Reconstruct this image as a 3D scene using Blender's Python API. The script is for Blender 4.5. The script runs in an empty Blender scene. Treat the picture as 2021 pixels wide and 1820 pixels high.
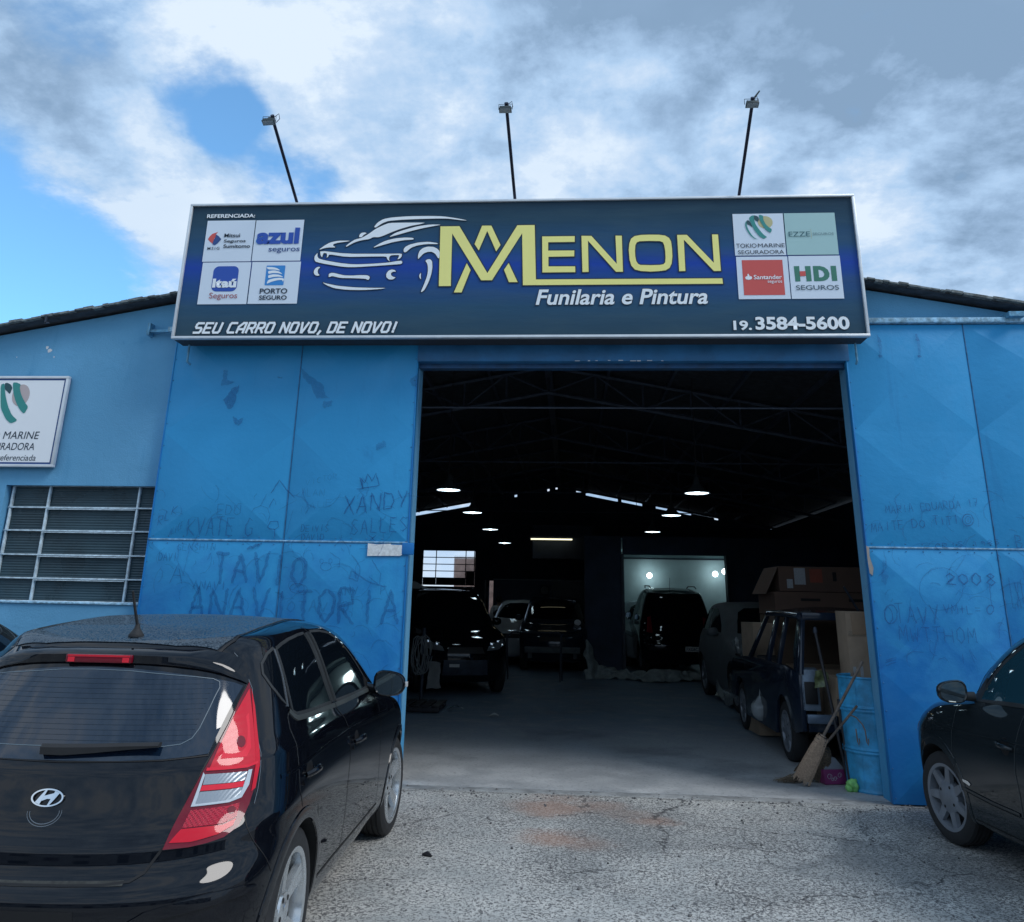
import bpy, bmesh, math, random
from mathutils import Vector, Matrix
from mathutils.bvhtree import BVHTree
R_ = math.radians
random.seed(7)
scene = bpy.context.scene
COL = scene.collection

# ------------------------------------------------------------------ camera
cam_data = bpy.data.cameras.new('camera')
cam = bpy.data.objects.new('camera', cam_data)
COL.objects.link(cam)
cam_data.sensor_width = 36.0
cam_data.sensor_fit = 'HORIZONTAL'
cam_data.lens = 1608.71 / 2021.0 * 36.0
cam_data.shift_y = -(910.0 - 682.41) / 2021.0
cam_data.clip_start = 0.05
cam_data.clip_end = 4000.0
_pitch, _roll, _yaw = 0.300, 0.019, -0.073
_cp, _sp = math.cos(_pitch), math.sin(_pitch)
_F = Vector((math.sin(_yaw) * _cp, math.cos(_yaw) * _cp, _sp))
_R0 = Vector((math.cos(_yaw), -math.sin(_yaw), 0))
_U0 = _R0.cross(_F)
_RR = math.cos(_roll) * _R0 + math.sin(_roll) * _U0
_UU = -math.sin(_roll) * _R0 + math.cos(_roll) * _U0
_m = Matrix((_RR, _UU, -_F)).transposed().to_4x4()
_m.translation = Vector((0, -8.474, 1.712))
cam.matrix_world = _m
scene.camera = cam

# ------------------------------------------------------------------ view
scene.view_settings.view_transform = 'Standard'
scene.view_settings.look = 'None'
scene.view_settings.gamma = 1.0
scene.view_settings.use_curve_mapping = False
scene.view_settings.exposure = 0.26
scene.cycles.max_bounces = 8
scene.cycles.diffuse_bounces = 4
scene.cycles.glossy_bounces = 4
scene.cycles.transmission_bounces = 6
scene.cycles.caustics_reflective = False
scene.cycles.caustics_refractive = False
scene.cycles.sample_clamp_indirect = 4.0
try:
    scene.cycles.use_denoising = True
    scene.cycles.denoiser = 'OPENIMAGEDENOISE'
except Exception:
    pass

SUN_EL, SUN_AZ = 44.0, 116.0      # compass style: 180 = from behind the camera

# ------------------------------------------------------------------ node helper
class NT:
    def __init__(self, tree):
        self.t = tree
    def n(self, typ, ins=None, **props):
        nd = self.t.nodes.new(typ)
        for k, v in props.items():
            setattr(nd, k, v)
        if ins:
            for k, v in ins.items():
                s = nd.inputs[k]
                if isinstance(v, bpy.types.NodeSocket):
                    self.t.links.new(v, s)
                else:
                    s.default_value = v
        return nd
    def link(self, a, b):
        self.t.links.new(a, b)
    def math(self, op, a, b=0.0, c=None, clamp=False):
        ins = {0: a, 1: b}
        if c is not None:
            ins[2] = c
        return self.n('ShaderNodeMath', ins, operation=op, use_clamp=clamp).outputs[0]
    def mix(self, f, a, b, blend='MIX'):
        nd = self.n('ShaderNodeMix', None, data_type='RGBA', blend_type=blend)
        for idx, v in ((0, f), (6, a), (7, b)):
            s = nd.inputs[idx]
            if isinstance(v, bpy.types.NodeSocket):
                self.t.links.new(v, s)
            else:
                s.default_value = v
        return nd.outputs[2]
    def ramp(self, f, stops, interp='LINEAR'):
        nd = self.n('ShaderNodeValToRGB')
        cr = nd.color_ramp
        cr.interpolation = interp
        while len(cr.elements) < len(stops):
            cr.elements.new(0.5)
        for e, (p, c) in zip(cr.elements, stops):
            e.position = p
            e.color = c if len(c) == 4 else (*c, 1)
        self.t.links.new(f, nd.inputs[0])
        return nd.outputs[0]
    def smooth(self, v, a, b, lo=0.0, hi=1.0):
        nd = self.n('ShaderNodeMapRange', {1: a, 2: b, 3: lo, 4: hi}, interpolation_type='SMOOTHSTEP')
        self.t.links.new(v, nd.inputs[0])
        return nd.outputs[0]
    def noise(self, vec, scale, detail=4, rough=0.5, dist=0.0, out=0):
        nd = self.n('ShaderNodeTexNoise', {'Scale': scale, 'Detail': detail, 'Roughness': rough, 'Distortion': dist})
        if vec is not None:
            self.t.links.new(vec, nd.inputs['Vector'])
        return nd.outputs[out]
def C4(c):
    return (c[0], c[1], c[2], 1.0)
def srgb(r, g, b):
    f = lambda x: (x / 255.0) / 12.92 if x / 255.0 <= 0.04045 else ((x / 255.0 + 0.055) / 1.055) ** 2.4
    return (f(r), f(g), f(b))

# ------------------------------------------------------------------ sky and sun
world = bpy.data.worlds.new('World')
scene.world = world
world.use_nodes = True
wt = world.node_tree
wt.nodes.clear()
w = NT(wt)
tc = w.n('ShaderNodeTexCoord')
dirv = tc.outputs['Generated']
sky = w.n('ShaderNodeTexSky', None, sky_type='NISHITA', sun_disc=False, sun_elevation=R_(SUN_EL),
          sun_rotation=R_(SUN_AZ), altitude=600.0, air_density=1.0, dust_density=0.6, ozone_density=3.0)
skycol = w.mix(0.10, w.mix(1.0, sky.outputs[0], (1.2, 1.9, 2.0, 1), 'MULTIPLY'), (4.0, 5.2, 6.4, 1))
sx = w.n('ShaderNodeSeparateXYZ', {0: dirv})
zz = w.math('ADD', w.math('MAXIMUM', sx.outputs[2], 0.0), 0.26)
cx_ = w.math('DIVIDE', sx.outputs[0], zz)
cy_ = w.math('DIVIDE', sx.outputs[1], zz)
cvec = w.n('ShaderNodeCombineXYZ', {0: cx_, 1: cy_, 2: 0.35}).outputs[0]
def off(x, y, z): return w.n('ShaderNodeVectorMath', {0: cvec, 1: (x, y, z)}, operation='ADD').outputs[0]
n1 = w.noise(off(2.3, 0.4, 0), 1.9, 10, 0.62, 0.2)
n2 = w.noise(off(3.1, 7.7, 0), 1.5, 6, 0.55, 0.2)
n3 = w.noise(off(9.1, 1.7, 2), 5.2, 9, 0.62, 0.1)
def lobe(az, el, size):
    d = Vector((math.sin(R_(az)) * math.cos(R_(el)), math.cos(R_(az)) * math.cos(R_(el)), math.sin(R_(el))))
    dt = w.n('ShaderNodeVectorMath', {0: dirv, 1: d}, operation='DOT_PRODUCT').outputs['Value']
    return w.smooth(dt, math.cos(R_(size)), math.cos(R_(size * 0.15)))
def lobes(L):
    acc = None
    for az, el, sz, k in L:
        g = w.math('MULTIPLY', lobe(az, el, sz), k)
        acc = g if acc is None else w.math('ADD', acc, g)
    return acc
# openings in the cloud deck, thick grey banks and bright crests (az, el, size, weight)
SKY_GAPS = ((-41, 17, 12, 0.36), (-32, 17, 9, 0.22), (-27.8, 31.4, 4.6, 0.22), (-25.0, 29.8, 3.6, 0.16), (-20.4, 26.5, 4.5, 0.24), (-17.5, 23.5, 3, 0.12), (-37, 36, 6, 0.10), (30, 12, 9, 0.10))
SKY_BANK = ((5, 43, 13, 0.75), (20, 43, 16, 0.80), (33, 32, 8, 0.50), (-8, 41, 9, 0.40), (19, 33, 5, 0.30), (27, 22, 8, 0.15))
SKY_CREST = ((-33, 24.5, 7, 0.30), (-20, 36, 4.5, 0.16), (7.5, 33.0, 6.5, 0.38), (-13, 25, 6, 0.24), (21, 24, 6, 0.34), (13, 30, 4, 0.26), (-26, 21.5, 5, 0.22), (0, 27, 7, 0.16))
gaps, banks, crest = lobes(SKY_GAPS), lobes(SKY_BANK), lobes(SKY_CREST)
base = w.math('ADD', w.math('MULTIPLY', n1, 0.60), w.math('MULTIPLY', n3, 0.40))
cov = w.math('ADD', w.math('SUBTRACT', w.math('ADD', base, 0.16), gaps), w.math('MULTIPLY', crest, 0.3))
cover = w.smooth(cov, 0.40, 0.60)
tex = w.math('ADD', w.math('MULTIPLY', w.smooth(n1, 0.30, 0.70, 1, -1), 0.24), w.math('MULTIPLY', w.smooth(n3, 0.32, 0.70, 1, -1), 0.20))
shade = w.math('ADD', w.math('ADD', 0.37, w.math('MULTIPLY', tex, 1.75)), w.math('SUBTRACT', w.math('MULTIPLY', banks, 0.72), crest), clamp=True)
shade = w.math('ADD', shade, w.math('MULTIPLY', w.smooth(n2, 0.35, 0.65, -1, 1), 0.10), clamp=True)
ccol = w.ramp(shade, [(0.0, (0.64, 0.74, 0.85)), (0.22, (0.49, 0.62, 0.79)), (0.48, (0.37, 0.53, 0.74)), (0.78, (0.27, 0.40, 0.58)), (1.0, (0.205, 0.315, 0.465))])
sky01 = w.mix(1.0, skycol, (0.105, 0.11, 0.115, 1), 'MULTIPLY')
fin = w.mix(cover, sky01, ccol)
low = w.smooth(sx.outputs[2], -0.02, 0.0)
fin2 = w.mix(low, (0.10, 0.12, 0.14, 1), fin)
bg = w.n('ShaderNodeBackground', {'Color': fin2, 'Strength': 1.0})
wo = w.n('ShaderNodeOutputWorld')
w.link(bg.outputs[0], wo.inputs[0])
try:
    world.cycles.sampling_method = 'MANUAL'
    world.cycles.sample_map_resolution = 1024
except Exception:
    pass

sun_d = bpy.data.lights.new('sun', 'SUN')
sun = bpy.data.objects.new('sun', sun_d)
COL.objects.link(sun)
sun_d.energy = 1.5
sun_d.angle = R_(24)
sun_d.color = (1.0, 0.98, 0.96)
_sd = Vector((math.sin(R_(SUN_AZ)) * math.cos(R_(SUN_EL)), math.cos(R_(SUN_AZ)) * math.cos(R_(SUN_EL)), math.sin(R_(SUN_EL))))
sun.rotation_euler = (-_sd).to_track_quat('-Z', 'Y').to_euler()
sun.location = (2, -20, 30)

# ------------------------------------------------------------------ object helpers
def tag(o, label=None, cat=None, group=None, kind=None):
    if label: o['label'] = label
    if cat: o['category'] = cat
    if group: o['group'] = group
    if kind: o['kind'] = kind
    return o
def thing(name, loc=(0, 0, 0), rz=0.0, label=None, cat=None, group=None):
    o = bpy.data.objects.new(name, None)
    o.empty_display_size = 0.2
    o.location = loc
    o.rotation_euler = (0, 0, rz)
    COL.objects.link(o)
    return tag(o, label, cat, group)
def copy_tree(o, parent=None):
    c = o.copy()
    COL.objects.link(c)
    if parent is not None:
        c.parent = parent
    for ch in list(o.children):
        copy_tree(ch, c)
    return c
def finish(bm, name, mat, parent=None, smooth=None, loc=None, rot=None, label=None):
    me = bpy.data.meshes.new(name)
    if smooth is not None:
        for f in bm.faces:
            f.smooth = True
        lim = R_(smooth)
        for e in bm.edges:
            if len(e.link_faces) == 2:
                e.smooth = e.calc_face_angle(0.0) < lim
    bm.to_mesh(me)
    bm.free()
    return meshobj(me, name, mat, parent, loc, rot, label)
def meshobj(me, name, mat, parent=None, loc=None, rot=None, label=None):
    o = bpy.data.objects.new(name, me)
    mats = mat if isinstance(mat, (list, tuple)) else [mat]
    if len(me.materials) == 0:
        for m in mats:
            me.materials.append(m)
    COL.objects.link(o)
    if parent is not None:
        o.parent = parent
    if loc is not None: o.location = loc
    if rot is not None: o.rotation_euler = rot
    if label: o['label'] = label
    return o
def add_box(bm, c, s, rot=None, bevel=0.0, mi=0):
    r = bmesh.ops.create_cube(bm, size=1.0)
    vs = r['verts']
    bmesh.ops.scale(bm, vec=s, verts=vs)
    if bevel > 0:
        es = list({e for v in vs for e in v.link_edges})
        rb = bmesh.ops.bevel(bm, geom=es, offset=bevel, segments=2, affect='EDGES', profile=0.5)
        vs = list({v for f in rb['faces'] for v in f.verts} | {v for v in vs if v.is_valid})
    if rot is not None:
        bmesh.ops.rotate(bm, verts=vs, cent=(0, 0, 0), matrix=rot)
    bmesh.ops.translate(bm, verts=vs, vec=c)
    if mi:
        for v in vs:
            for f in v.link_faces: f.material_index = mi
    return vs
def box(name, c, s, mat, parent=None, bevel=0.0, rot=None, label=None):
    bm = bmesh.new()
    add_box(bm, (0, 0, 0), s, rot, bevel)
    return finish(bm, name, mat, parent, smooth=(40 if bevel else None), loc=c, label=label)
def frame_basis(d):
    d = Vector(d).normalized()
    up = Vector((0, 0, 1)) if abs(d.z) < 0.95 else Vector((1, 0, 0))
    a = d.cross(up).normalized()
    return d, a, d.cross(a).normalized()
def add_tube(bm, pts, rad, seg=8, caps=True):
    pts = [Vector(p) for p in pts]
    rads = rad if isinstance(rad, (list, tuple)) else [rad] * len(pts)
    rings = []
    a_prev = None
    for i, p in enumerate(pts):
        if i == 0: d = pts[1] - pts[0]
        elif i == len(pts) - 1: d = pts[-1] - pts[-2]
        else: d = (pts[i + 1] - pts[i]).normalized() + (pts[i] - pts[i - 1]).normalized()
        d = d.normalized() if d.length > 1e-9 else Vector((0, 0, 1))
        if a_prev is None:
            _, a, b = frame_basis(d)
        else:
            a = (a_prev - d * a_prev.dot(d))
            a = a.normalized() if a.length > 1e-6 else frame_basis(d)[1]
            b = d.cross(a)
        a_prev = a
        rings.append([bm.verts.new(p + (a * math.cos(t) + b * math.sin(t)) * rads[i]) for t in [2 * math.pi * k / seg for k in range(seg)]])
    for r0, r1 in zip(rings, rings[1:]):
        for k in range(seg):
            bm.faces.new((r0[k], r0[(k + 1) % seg], r1[(k + 1) % seg], r1[k]))
    if caps:
        bm.faces.new(rings[0][::-1]); bm.faces.new(rings[-1])
    return rings
def tube(name, pts, rad, mat, parent=None, seg=8, label=None):
    bm = bmesh.new()
    add_tube(bm, pts, rad, seg)
    bmesh.ops.recalc_face_normals(bm, faces=bm.faces)
    return finish(bm, name, mat, parent, smooth=50, label=label)
def add_lathe(bm, prof, seg=32, axis='Z', origin=(0, 0, 0), closed=False):
    rings = []
    o = Vector(origin)
    for r, h in prof:
        ring = []
        for k in range(seg):
            t = 2 * math.pi * k / seg
            if axis == 'Z': p = Vector((r * math.cos(t), r * math.sin(t), h))
            else: p = Vector((r * math.cos(t), h, r * math.sin(t)))
            ring.append(bm.verts.new(o + p))
        rings.append(ring)
    pairs = list(zip(rings, rings[1:]))
    if closed: pairs.append((rings[-1], rings[0]))
    for r0, r1 in pairs:
        for k in range(seg):
            bm.faces.new((r0[k], r0[(k + 1) % seg], r1[(k + 1) % seg], r1[k]))
    return rings
def lathe(name, prof, mat, parent=None, seg=32, axis='Z', loc=None, smooth=35, cap=False, label=None, closed=False):
    bm = bmesh.new()
    rg = add_lathe(bm, prof, seg, axis, closed=closed)
    if cap:
        bm.faces.new(rg[0][::-1]); bm.faces.new(rg[-1])
    bmesh.ops.recalc_face_normals(bm, faces=bm.faces)
    return finish(bm, name, mat, parent, smooth=smooth, loc=loc, label=label)
def add_prism(bm, poly, to3, depth_vec, mi=0):
    """poly 2-D list, to3 maps (a,b)->Vector; extruded by depth_vec"""
    dv = Vector(depth_vec)
    a = [bm.verts.new(to3(*p)) for p in poly]
    b = [bm.verts.new(to3(*p) + dv) for p in poly]
    fs = [bm.faces.new(a), bm.faces.new(b[::-1])]
    for i in range(len(a)):
        j = (i + 1) % len(a)
        fs.append(bm.faces.new((a[j], a[i], b[i], b[j])))
    for f in fs: f.material_index = mi
    return fs
def prism(name, poly, to3, depth_vec, mat, parent=None, bevel=0.0, label=None):
    bm = bmesh.new()
    add_prism(bm, poly, to3, depth_vec)
    bmesh.ops.recalc_face_normals(bm, faces=bm.faces)
    if bevel:
        bmesh.ops.bevel(bm, geom=list(bm.edges), offset=bevel, segments=2, affect='EDGES', profile=0.5)
    return finish(bm, name, mat, parent, smooth=(35 if bevel else None), label=label)
def sheet(name, x0, x1, y0, y1, z, mat, parent=None):
    bm = bmesh.new()
    vs = [bm.verts.new(p) for p in ((x0, y0, z), (x1, y0, z), (x1, y1, z), (x0, y1, z))]
    bm.faces.new(vs)
    return finish(bm, name, mat, parent)

# ------------------------------------------------------------------ materials
MATS = {}
def mat_base(name, color=(0.5, 0.5, 0.5), rough=0.5, metal=0.0, **kw):
    m = bpy.data.materials.new(name)
    m.use_nodes = True
    b = m.node_tree.nodes['Principled BSDF']
    b.inputs['Base Color'].default_value = C4(color)
    b.inputs['Roughness'].default_value = rough
    b.inputs['Metallic'].default_value = metal
    for k, v in kw.items():
        b.inputs[k.replace('_', ' ')].default_value = v
    MATS[name] = m
    return m
def mt(name, color, rough=0.5, metal=0.0, var=0.12, nscale=6.0, bump=0.0, bscale=40.0, rvar=0.1, **kw):
    """principled with object-space colour / roughness wear and optional fine relief"""
    m = mat_base(name, color, rough, metal, **kw)
    t = NT(m.node_tree)
    b = m.node_tree.nodes['Principled BSDF']
    co = t.n('ShaderNodeTexCoord').outputs['Object']
    n = t.noise(co, nscale, 5, 0.6)
    dark = tuple(c * (1 - var) for c in color); lite = tuple(min(1, c * (1 + var)) for c in color)
    t.link(t.mix(t.smooth(n, 0.3, 0.7), C4(dark), C4(lite)), b.inputs['Base Color'])
    t.link(t.smooth(n, 0.3, 0.7, max(0, rough - rvar), min(1, rough + rvar)), b.inputs['Roughness'])
    if bump:
        n2_ = t.noise(co, bscale, 4, 0.6)
        bp = t.n('ShaderNodeBump', {'Strength': bump, 'Distance': 0.01, 'Height': n2_})
        t.link(bp.outputs[0], b.inputs['Normal'])
    return m
def emis(name, color, strength):
    m = mat_base(name, color, 0.5)
    b = m.node_tree.nodes['Principled BSDF']
    b.inputs['Emission Color'].default_value = C4(color)
    b.inputs['Emission Strength'].default_value = strength
    return m
# sign artwork, metres on the sign face (x, z)
SIGN = {'azul_swoosh': [(-3.29, 5.462), (-3.347, 5.459), (-3.384, 5.446), (-3.397, 5.418), (-3.399, 5.401), (-3.363, 5.396), (-3.373, 5.376), (-3.402, 5.372), (-3.428, 5.392), (-3.437, 5.416),
                 (-3.426, 5.443), (-3.386, 5.459), (-3.335, 5.467)],
 'blocks': {'itau': [(-3.87, 4.823), (-3.587, 5.118)], 'porto': [(-3.281, 4.891), (-3.072, 5.121)], 'sant': [(1.805, 4.739), (2.221, 5.13)]},
 'car_lines': [[(-2.128, 5.565), (-2.09, 5.62), (-2.028, 5.66), (-1.936, 5.678), (-1.741, 5.69), (-1.509, 5.689), (-1.37, 5.683), (-1.231, 5.66), (-1.138, 5.64), (-1.101, 5.627), (-1.184, 5.636),
                (-1.304, 5.654), (-1.415, 5.658), (-1.646, 5.654), (-1.831, 5.648), (-1.97, 5.637), (-2.034, 5.611), (-2.087, 5.572), (-2.107, 5.558)],
               [(-2.425, 5.34), (-2.38, 5.383), (-2.327, 5.418), (-2.254, 5.437), (-2.183, 5.481), (-2.104, 5.545), (-2.023, 5.587), (-1.959, 5.612), (-1.783, 5.613), (-1.555, 5.61), (-1.615, 5.593),
                (-1.716, 5.574), (-1.825, 5.541), (-1.925, 5.502), (-2.015, 5.46), (-2.069, 5.442), (-2.129, 5.445), (-2.169, 5.421), (-2.234, 5.413), (-2.307, 5.394), (-2.36, 5.368),
                (-2.413, 5.334)],
               [(-1.958, 5.44), (-1.887, 5.492), (-1.778, 5.53), (-1.642, 5.568), (-1.504, 5.587), (-1.379, 5.583), (-1.448, 5.571), (-1.594, 5.543), (-1.731, 5.507), (-1.849, 5.471)],
               [(-2.287, 5.447), (-2.28, 5.477), (-2.259, 5.498), (-2.226, 5.502), (-2.201, 5.492), (-2.234, 5.473), (-2.255, 5.444)],
               [(-2.127, 5.316), (-2.063, 5.36), (-1.992, 5.398), (-1.883, 5.427), (-1.773, 5.435), (-1.69, 5.431), (-1.678, 5.419), (-1.688, 5.409), (-1.789, 5.404), (-1.908, 5.382),
                (-2.017, 5.349)],
               [(-2.722, 5.298), (-2.666, 5.347), (-2.604, 5.386), (-2.512, 5.407), (-2.374, 5.405), (-2.418, 5.394), (-2.51, 5.383), (-2.56, 5.368), (-2.568, 5.351), (-2.532, 5.327), (-2.599, 5.328),
                (-2.654, 5.322)],
               [(-2.705, 5.291), (-2.407, 5.25), (-1.945, 5.245), (-1.796, 5.247), (-1.801, 5.209), (-1.818, 5.187), (-1.845, 5.178), (-1.831, 5.204), (-1.827, 5.23), (-1.908, 5.229), (-1.932, 5.215),
                (-1.937, 5.181), (-1.923, 5.153), (-1.955, 5.181), (-1.966, 5.215), (-2.127, 5.215), (-2.404, 5.213), (-2.601, 5.247), (-2.608, 5.219), (-2.624, 5.206), (-2.62, 5.229),
                (-2.628, 5.259), (-2.663, 5.263), (-2.672, 5.233), (-2.674, 5.21), (-2.693, 5.233)],
               [(-2.728, 5.266), (-2.758, 5.229), (-2.759, 5.189), (-2.744, 5.162), (-2.685, 5.144), (-2.488, 5.106), (-2.394, 5.094), (-2.284, 5.093), (-2.028, 5.108), (-1.81, 5.123), (-1.792, 5.13),
                (-1.788, 5.148), (-1.798, 5.162), (-1.839, 5.16), (-1.939, 5.142), (-2.121, 5.129), (-2.323, 5.124), (-2.491, 5.145), (-2.651, 5.178), (-2.713, 5.199), (-2.73, 5.229)],
               [(-2.682, 5.096), (-2.709, 5.101), (-2.735, 5.086), (-2.751, 5.057), (-2.75, 5.028), (-2.732, 5.003), (-2.704, 4.996), (-2.682, 5.003), (-2.702, 5.02), (-2.71, 5.047), (-2.705, 5.075)],
               [(-2.583, 4.982), (-2.583, 5.016), (-2.559, 5.029), (-2.527, 5.027), (-2.471, 5.012), (-2.414, 4.998), (-2.331, 4.994), (-2.249, 4.999), (-2.167, 4.998), (-2.139, 4.988),
                (-2.132, 4.968), (-2.14, 4.946), (-2.158, 4.945), (-2.175, 4.957), (-2.292, 4.964), (-2.458, 4.969), (-2.542, 4.992), (-2.569, 4.982)],
               [(-1.85, 5.036), (-1.865, 5.055), (-1.897, 5.062), (-1.933, 5.049), (-1.956, 5.01), (-1.951, 4.972), (-1.922, 4.947), (-1.881, 4.945), (-1.848, 4.97), (-1.878, 4.976), (-1.902, 4.995),
                (-1.904, 5.022), (-1.882, 5.036)],
               [(-2.647, 4.92), (-2.599, 4.905), (-2.469, 4.877), (-2.284, 4.858), (-2.102, 4.851), (-1.938, 4.849), (-2.01, 4.838), (-2.191, 4.827), (-2.373, 4.831), (-2.512, 4.851),
                (-2.598, 4.886)],
               [(-1.78, 5.267), (-1.783, 5.297), (-1.766, 5.324), (-1.722, 5.35), (-1.631, 5.374), (-1.513, 5.382), (-1.42, 5.366), (-1.407, 5.353), (-1.539, 5.355), (-1.639, 5.339), (-1.702, 5.314),
                (-1.749, 5.267), (-1.767, 5.259)],
               [(-1.619, 5.177), (-1.622, 5.226), (-1.608, 5.275), (-1.573, 5.309), (-1.519, 5.325), (-1.455, 5.32), (-1.417, 5.3), (-1.387, 5.268), (-1.388, 5.184), (-1.403, 5.189), (-1.433, 5.239),
                (-1.47, 5.262), (-1.516, 5.264), (-1.561, 5.245), (-1.595, 5.206)],
               [(-1.538, 5.157), (-1.521, 5.174), (-1.489, 5.178), (-1.465, 5.154), (-1.458, 5.088), (-1.465, 5.011), (-1.49, 4.915), (-1.53, 4.824), (-1.56, 4.799), (-1.569, 4.804), (-1.542, 4.877),
                (-1.515, 4.963), (-1.504, 5.03), (-1.508, 5.098), (-1.52, 5.132)],
               [(-1.578, 5.023), (-1.595, 4.997), (-1.594, 4.968), (-1.574, 4.942), (-1.58, 4.983)]],
 'ezzeline': [(2.54, 5.478), (2.543, 5.478), (2.543, 5.368), (2.54, 5.368)],
 'hdi': {'d_i': [(2.578, 5.015), (2.599, 5.013), (2.621, 4.999), (2.634, 4.972), (2.632, 4.953), (2.619, 4.937), (2.6, 4.93), (2.578, 4.929)],
         'd_o': [(2.525, 5.057), (2.594, 5.057), (2.64, 5.044), (2.673, 5.014), (2.687, 4.972), (2.682, 4.936), (2.66, 4.907), (2.626, 4.892), (2.59, 4.888), (2.525, 4.888)],
         'h1': [(2.332, 5.057), (2.387, 5.058), (2.387, 4.888), (2.336, 4.886)],
         'h2': [(2.445, 5.057), (2.501, 5.057), (2.501, 4.888), (2.449, 4.887)],
         'i': [(2.704, 5.057), (2.759, 5.057), (2.759, 4.89), (2.706, 4.888)],
         'red': [(2.387, 4.999), (2.445, 5.0), (2.445, 4.946), (2.387, 4.944)]},
 'letter_o': ([(0.636, 5.262), (0.644, 5.334), (0.663, 5.39), (0.702, 5.42), (0.768, 5.432), (0.853, 5.434), (0.959, 5.432), (1.022, 5.422), (1.063, 5.395), (1.083, 5.352), (1.09, 5.271),
               (1.09, 5.179), (1.079, 5.099), (1.056, 5.051), (1.014, 5.024), (0.944, 5.015), (0.855, 5.011), (0.756, 5.018), (0.694, 5.036), (0.659, 5.08), (0.642, 5.149)],
              [(0.701, 5.252), (0.707, 5.316), (0.723, 5.347), (0.755, 5.359), (0.851, 5.362), (0.967, 5.358), (0.998, 5.344), (1.009, 5.312), (1.018, 5.249), (1.019, 5.168), (1.013, 5.113),
               (0.995, 5.093), (0.957, 5.085), (0.858, 5.083), (0.753, 5.087), (0.729, 5.1), (0.711, 5.131), (0.702, 5.189)]),
 'msig': {'blue': [(-3.902, 5.502), (-3.866, 5.479), (-3.83, 5.441), (-3.862, 5.397), (-3.894, 5.369), (-3.921, 5.378), (-3.921, 5.411), (-3.905, 5.456), (-3.896, 5.48)],
          'red': [(-3.88, 5.529), (-3.901, 5.497), (-3.896, 5.48), (-3.911, 5.452), (-3.922, 5.387), (-3.955, 5.412), (-3.984, 5.443), (-3.969, 5.474), (-3.941, 5.508)]},
 'panels': {'azul': [(-3.466, 5.668), (-2.921, 5.663), (-2.91, 5.177), (-3.45, 5.176)],
            'ezze': [(2.277, 5.664), (2.802, 5.664), (2.804, 5.184), (2.279, 5.185)],
            'hdi': [(2.283, 5.171), (2.805, 5.173), (2.812, 4.697), (2.286, 4.695)],
            'itau': [(-4.01, 5.164), (-3.465, 5.164), (-3.452, 4.679), (-3.996, 4.675)],
            'msig': [(-4.023, 5.669), (-3.476, 5.667), (-3.46, 5.174), (-4.007, 5.174)],
            'porto': [(-3.452, 5.165), (-2.91, 5.165), (-2.899, 4.68), (-3.441, 4.677)],
            'sant': [(1.746, 5.169), (2.272, 5.169), (2.277, 4.697), (1.752, 4.695)],
            'tokio': [(1.739, 5.664), (2.265, 5.663), (2.269, 5.182), (1.745, 5.184)]},
 'sail': [[(-3.282, 5.103), (-3.212, 5.102), (-3.16, 5.088), (-3.12, 5.059), (-3.19, 5.072), (-3.261, 5.075)],
          [(-3.259, 5.056), (-3.189, 5.064), (-3.131, 5.048), (-3.092, 5.017), (-3.141, 5.03), (-3.205, 5.032), (-3.252, 5.022)],
          [(-3.252, 5.007), (-3.191, 5.018), (-3.127, 5.011), (-3.076, 4.981), (-3.137, 4.99), (-3.2, 4.985), (-3.248, 4.971)],
          [(-3.246, 4.952), (-3.186, 4.97), (-3.123, 4.977), (-3.078, 4.969), (-3.071, 4.957), (-3.08, 4.928), (-3.092, 4.951), (-3.145, 4.948), (-3.207, 4.931), (-3.261, 4.905)]],
 'santflame': [[(1.827, 4.931), (1.834, 4.943), (1.852, 4.95), (1.853, 4.967), (1.863, 4.978), (1.872, 4.957), (1.878, 4.937), (1.881, 4.951), (1.894, 4.943), (1.899, 4.93), (1.889, 4.914),
                (1.861, 4.908), (1.835, 4.914)]],
 'slogan': [(-3.997, 4.342), (-1.783, 4.472)],
 'texts': [('REFERENCIADA:', (-4.028, 5.7), (-3.479, 5.746), 'white', 0.025, 0), ('MSIG', (-3.973, 5.315), (-3.836, 5.347), 'ink', 0.01, 0),
           ('Mitsui', (-3.8, 5.461), (-3.622, 5.508), 'ink', 0.018, 0), ('Seguros', (-3.797, 5.389), (-3.55, 5.436), 'ink', 0.018, 0), ('Sumitomo', (-3.795, 5.333), (-3.493, 5.377), 'ink', 0.018, 0),
           ('azul', (-3.428, 5.374), (-2.951, 5.569), 'royal', 0.045, 0), ('seguros', (-3.28, 5.266), (-2.933, 5.328), 'navy', 0.006, 0), ('Itaú', (-3.861, 4.866), (-3.594, 4.971), 'white', 0.05, 0),
           ('Seguros', (-3.88, 4.722), (-3.568, 4.809), 'maroon', 0.004, 0), ('PORTO', (-3.325, 4.792), (-3.021, 4.853), 'ink', 0.022, 0), ('SEGURO', (-3.325, 4.722), (-3.02, 4.773), 'ink', 0.022, 0),
           ('TOKIO', (1.758, 5.269), (1.968, 5.317), 'ink', 0.0, 0), ('MARINE', (1.983, 5.272), (2.258, 5.316), 'ink', 0.0, 0), ('SEGURADORA', (1.773, 5.197), (2.245, 5.241), 'ink', 0.0, 0),
           ('EZZE', (2.309, 5.392), (2.528, 5.447), 'tealink', 0.0, 0), ('SEGUROS', (2.557, 5.407), (2.771, 5.434), 'greytext', 0.0, 0),
           ('Santander', (1.915, 4.912), (2.201, 4.961), 'white', 0.012, 0), ('seguros', (2.053, 4.862), (2.199, 4.896), 'white', 0.004, 0),
           ('SEGUROS', (2.335, 4.791), (2.766, 4.843), 'slate', 0.006, 0), ('Funilaria e Pintura', (-0.347, 4.644), (1.464, 4.817), 'white', 0.022, 0.22),
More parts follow.
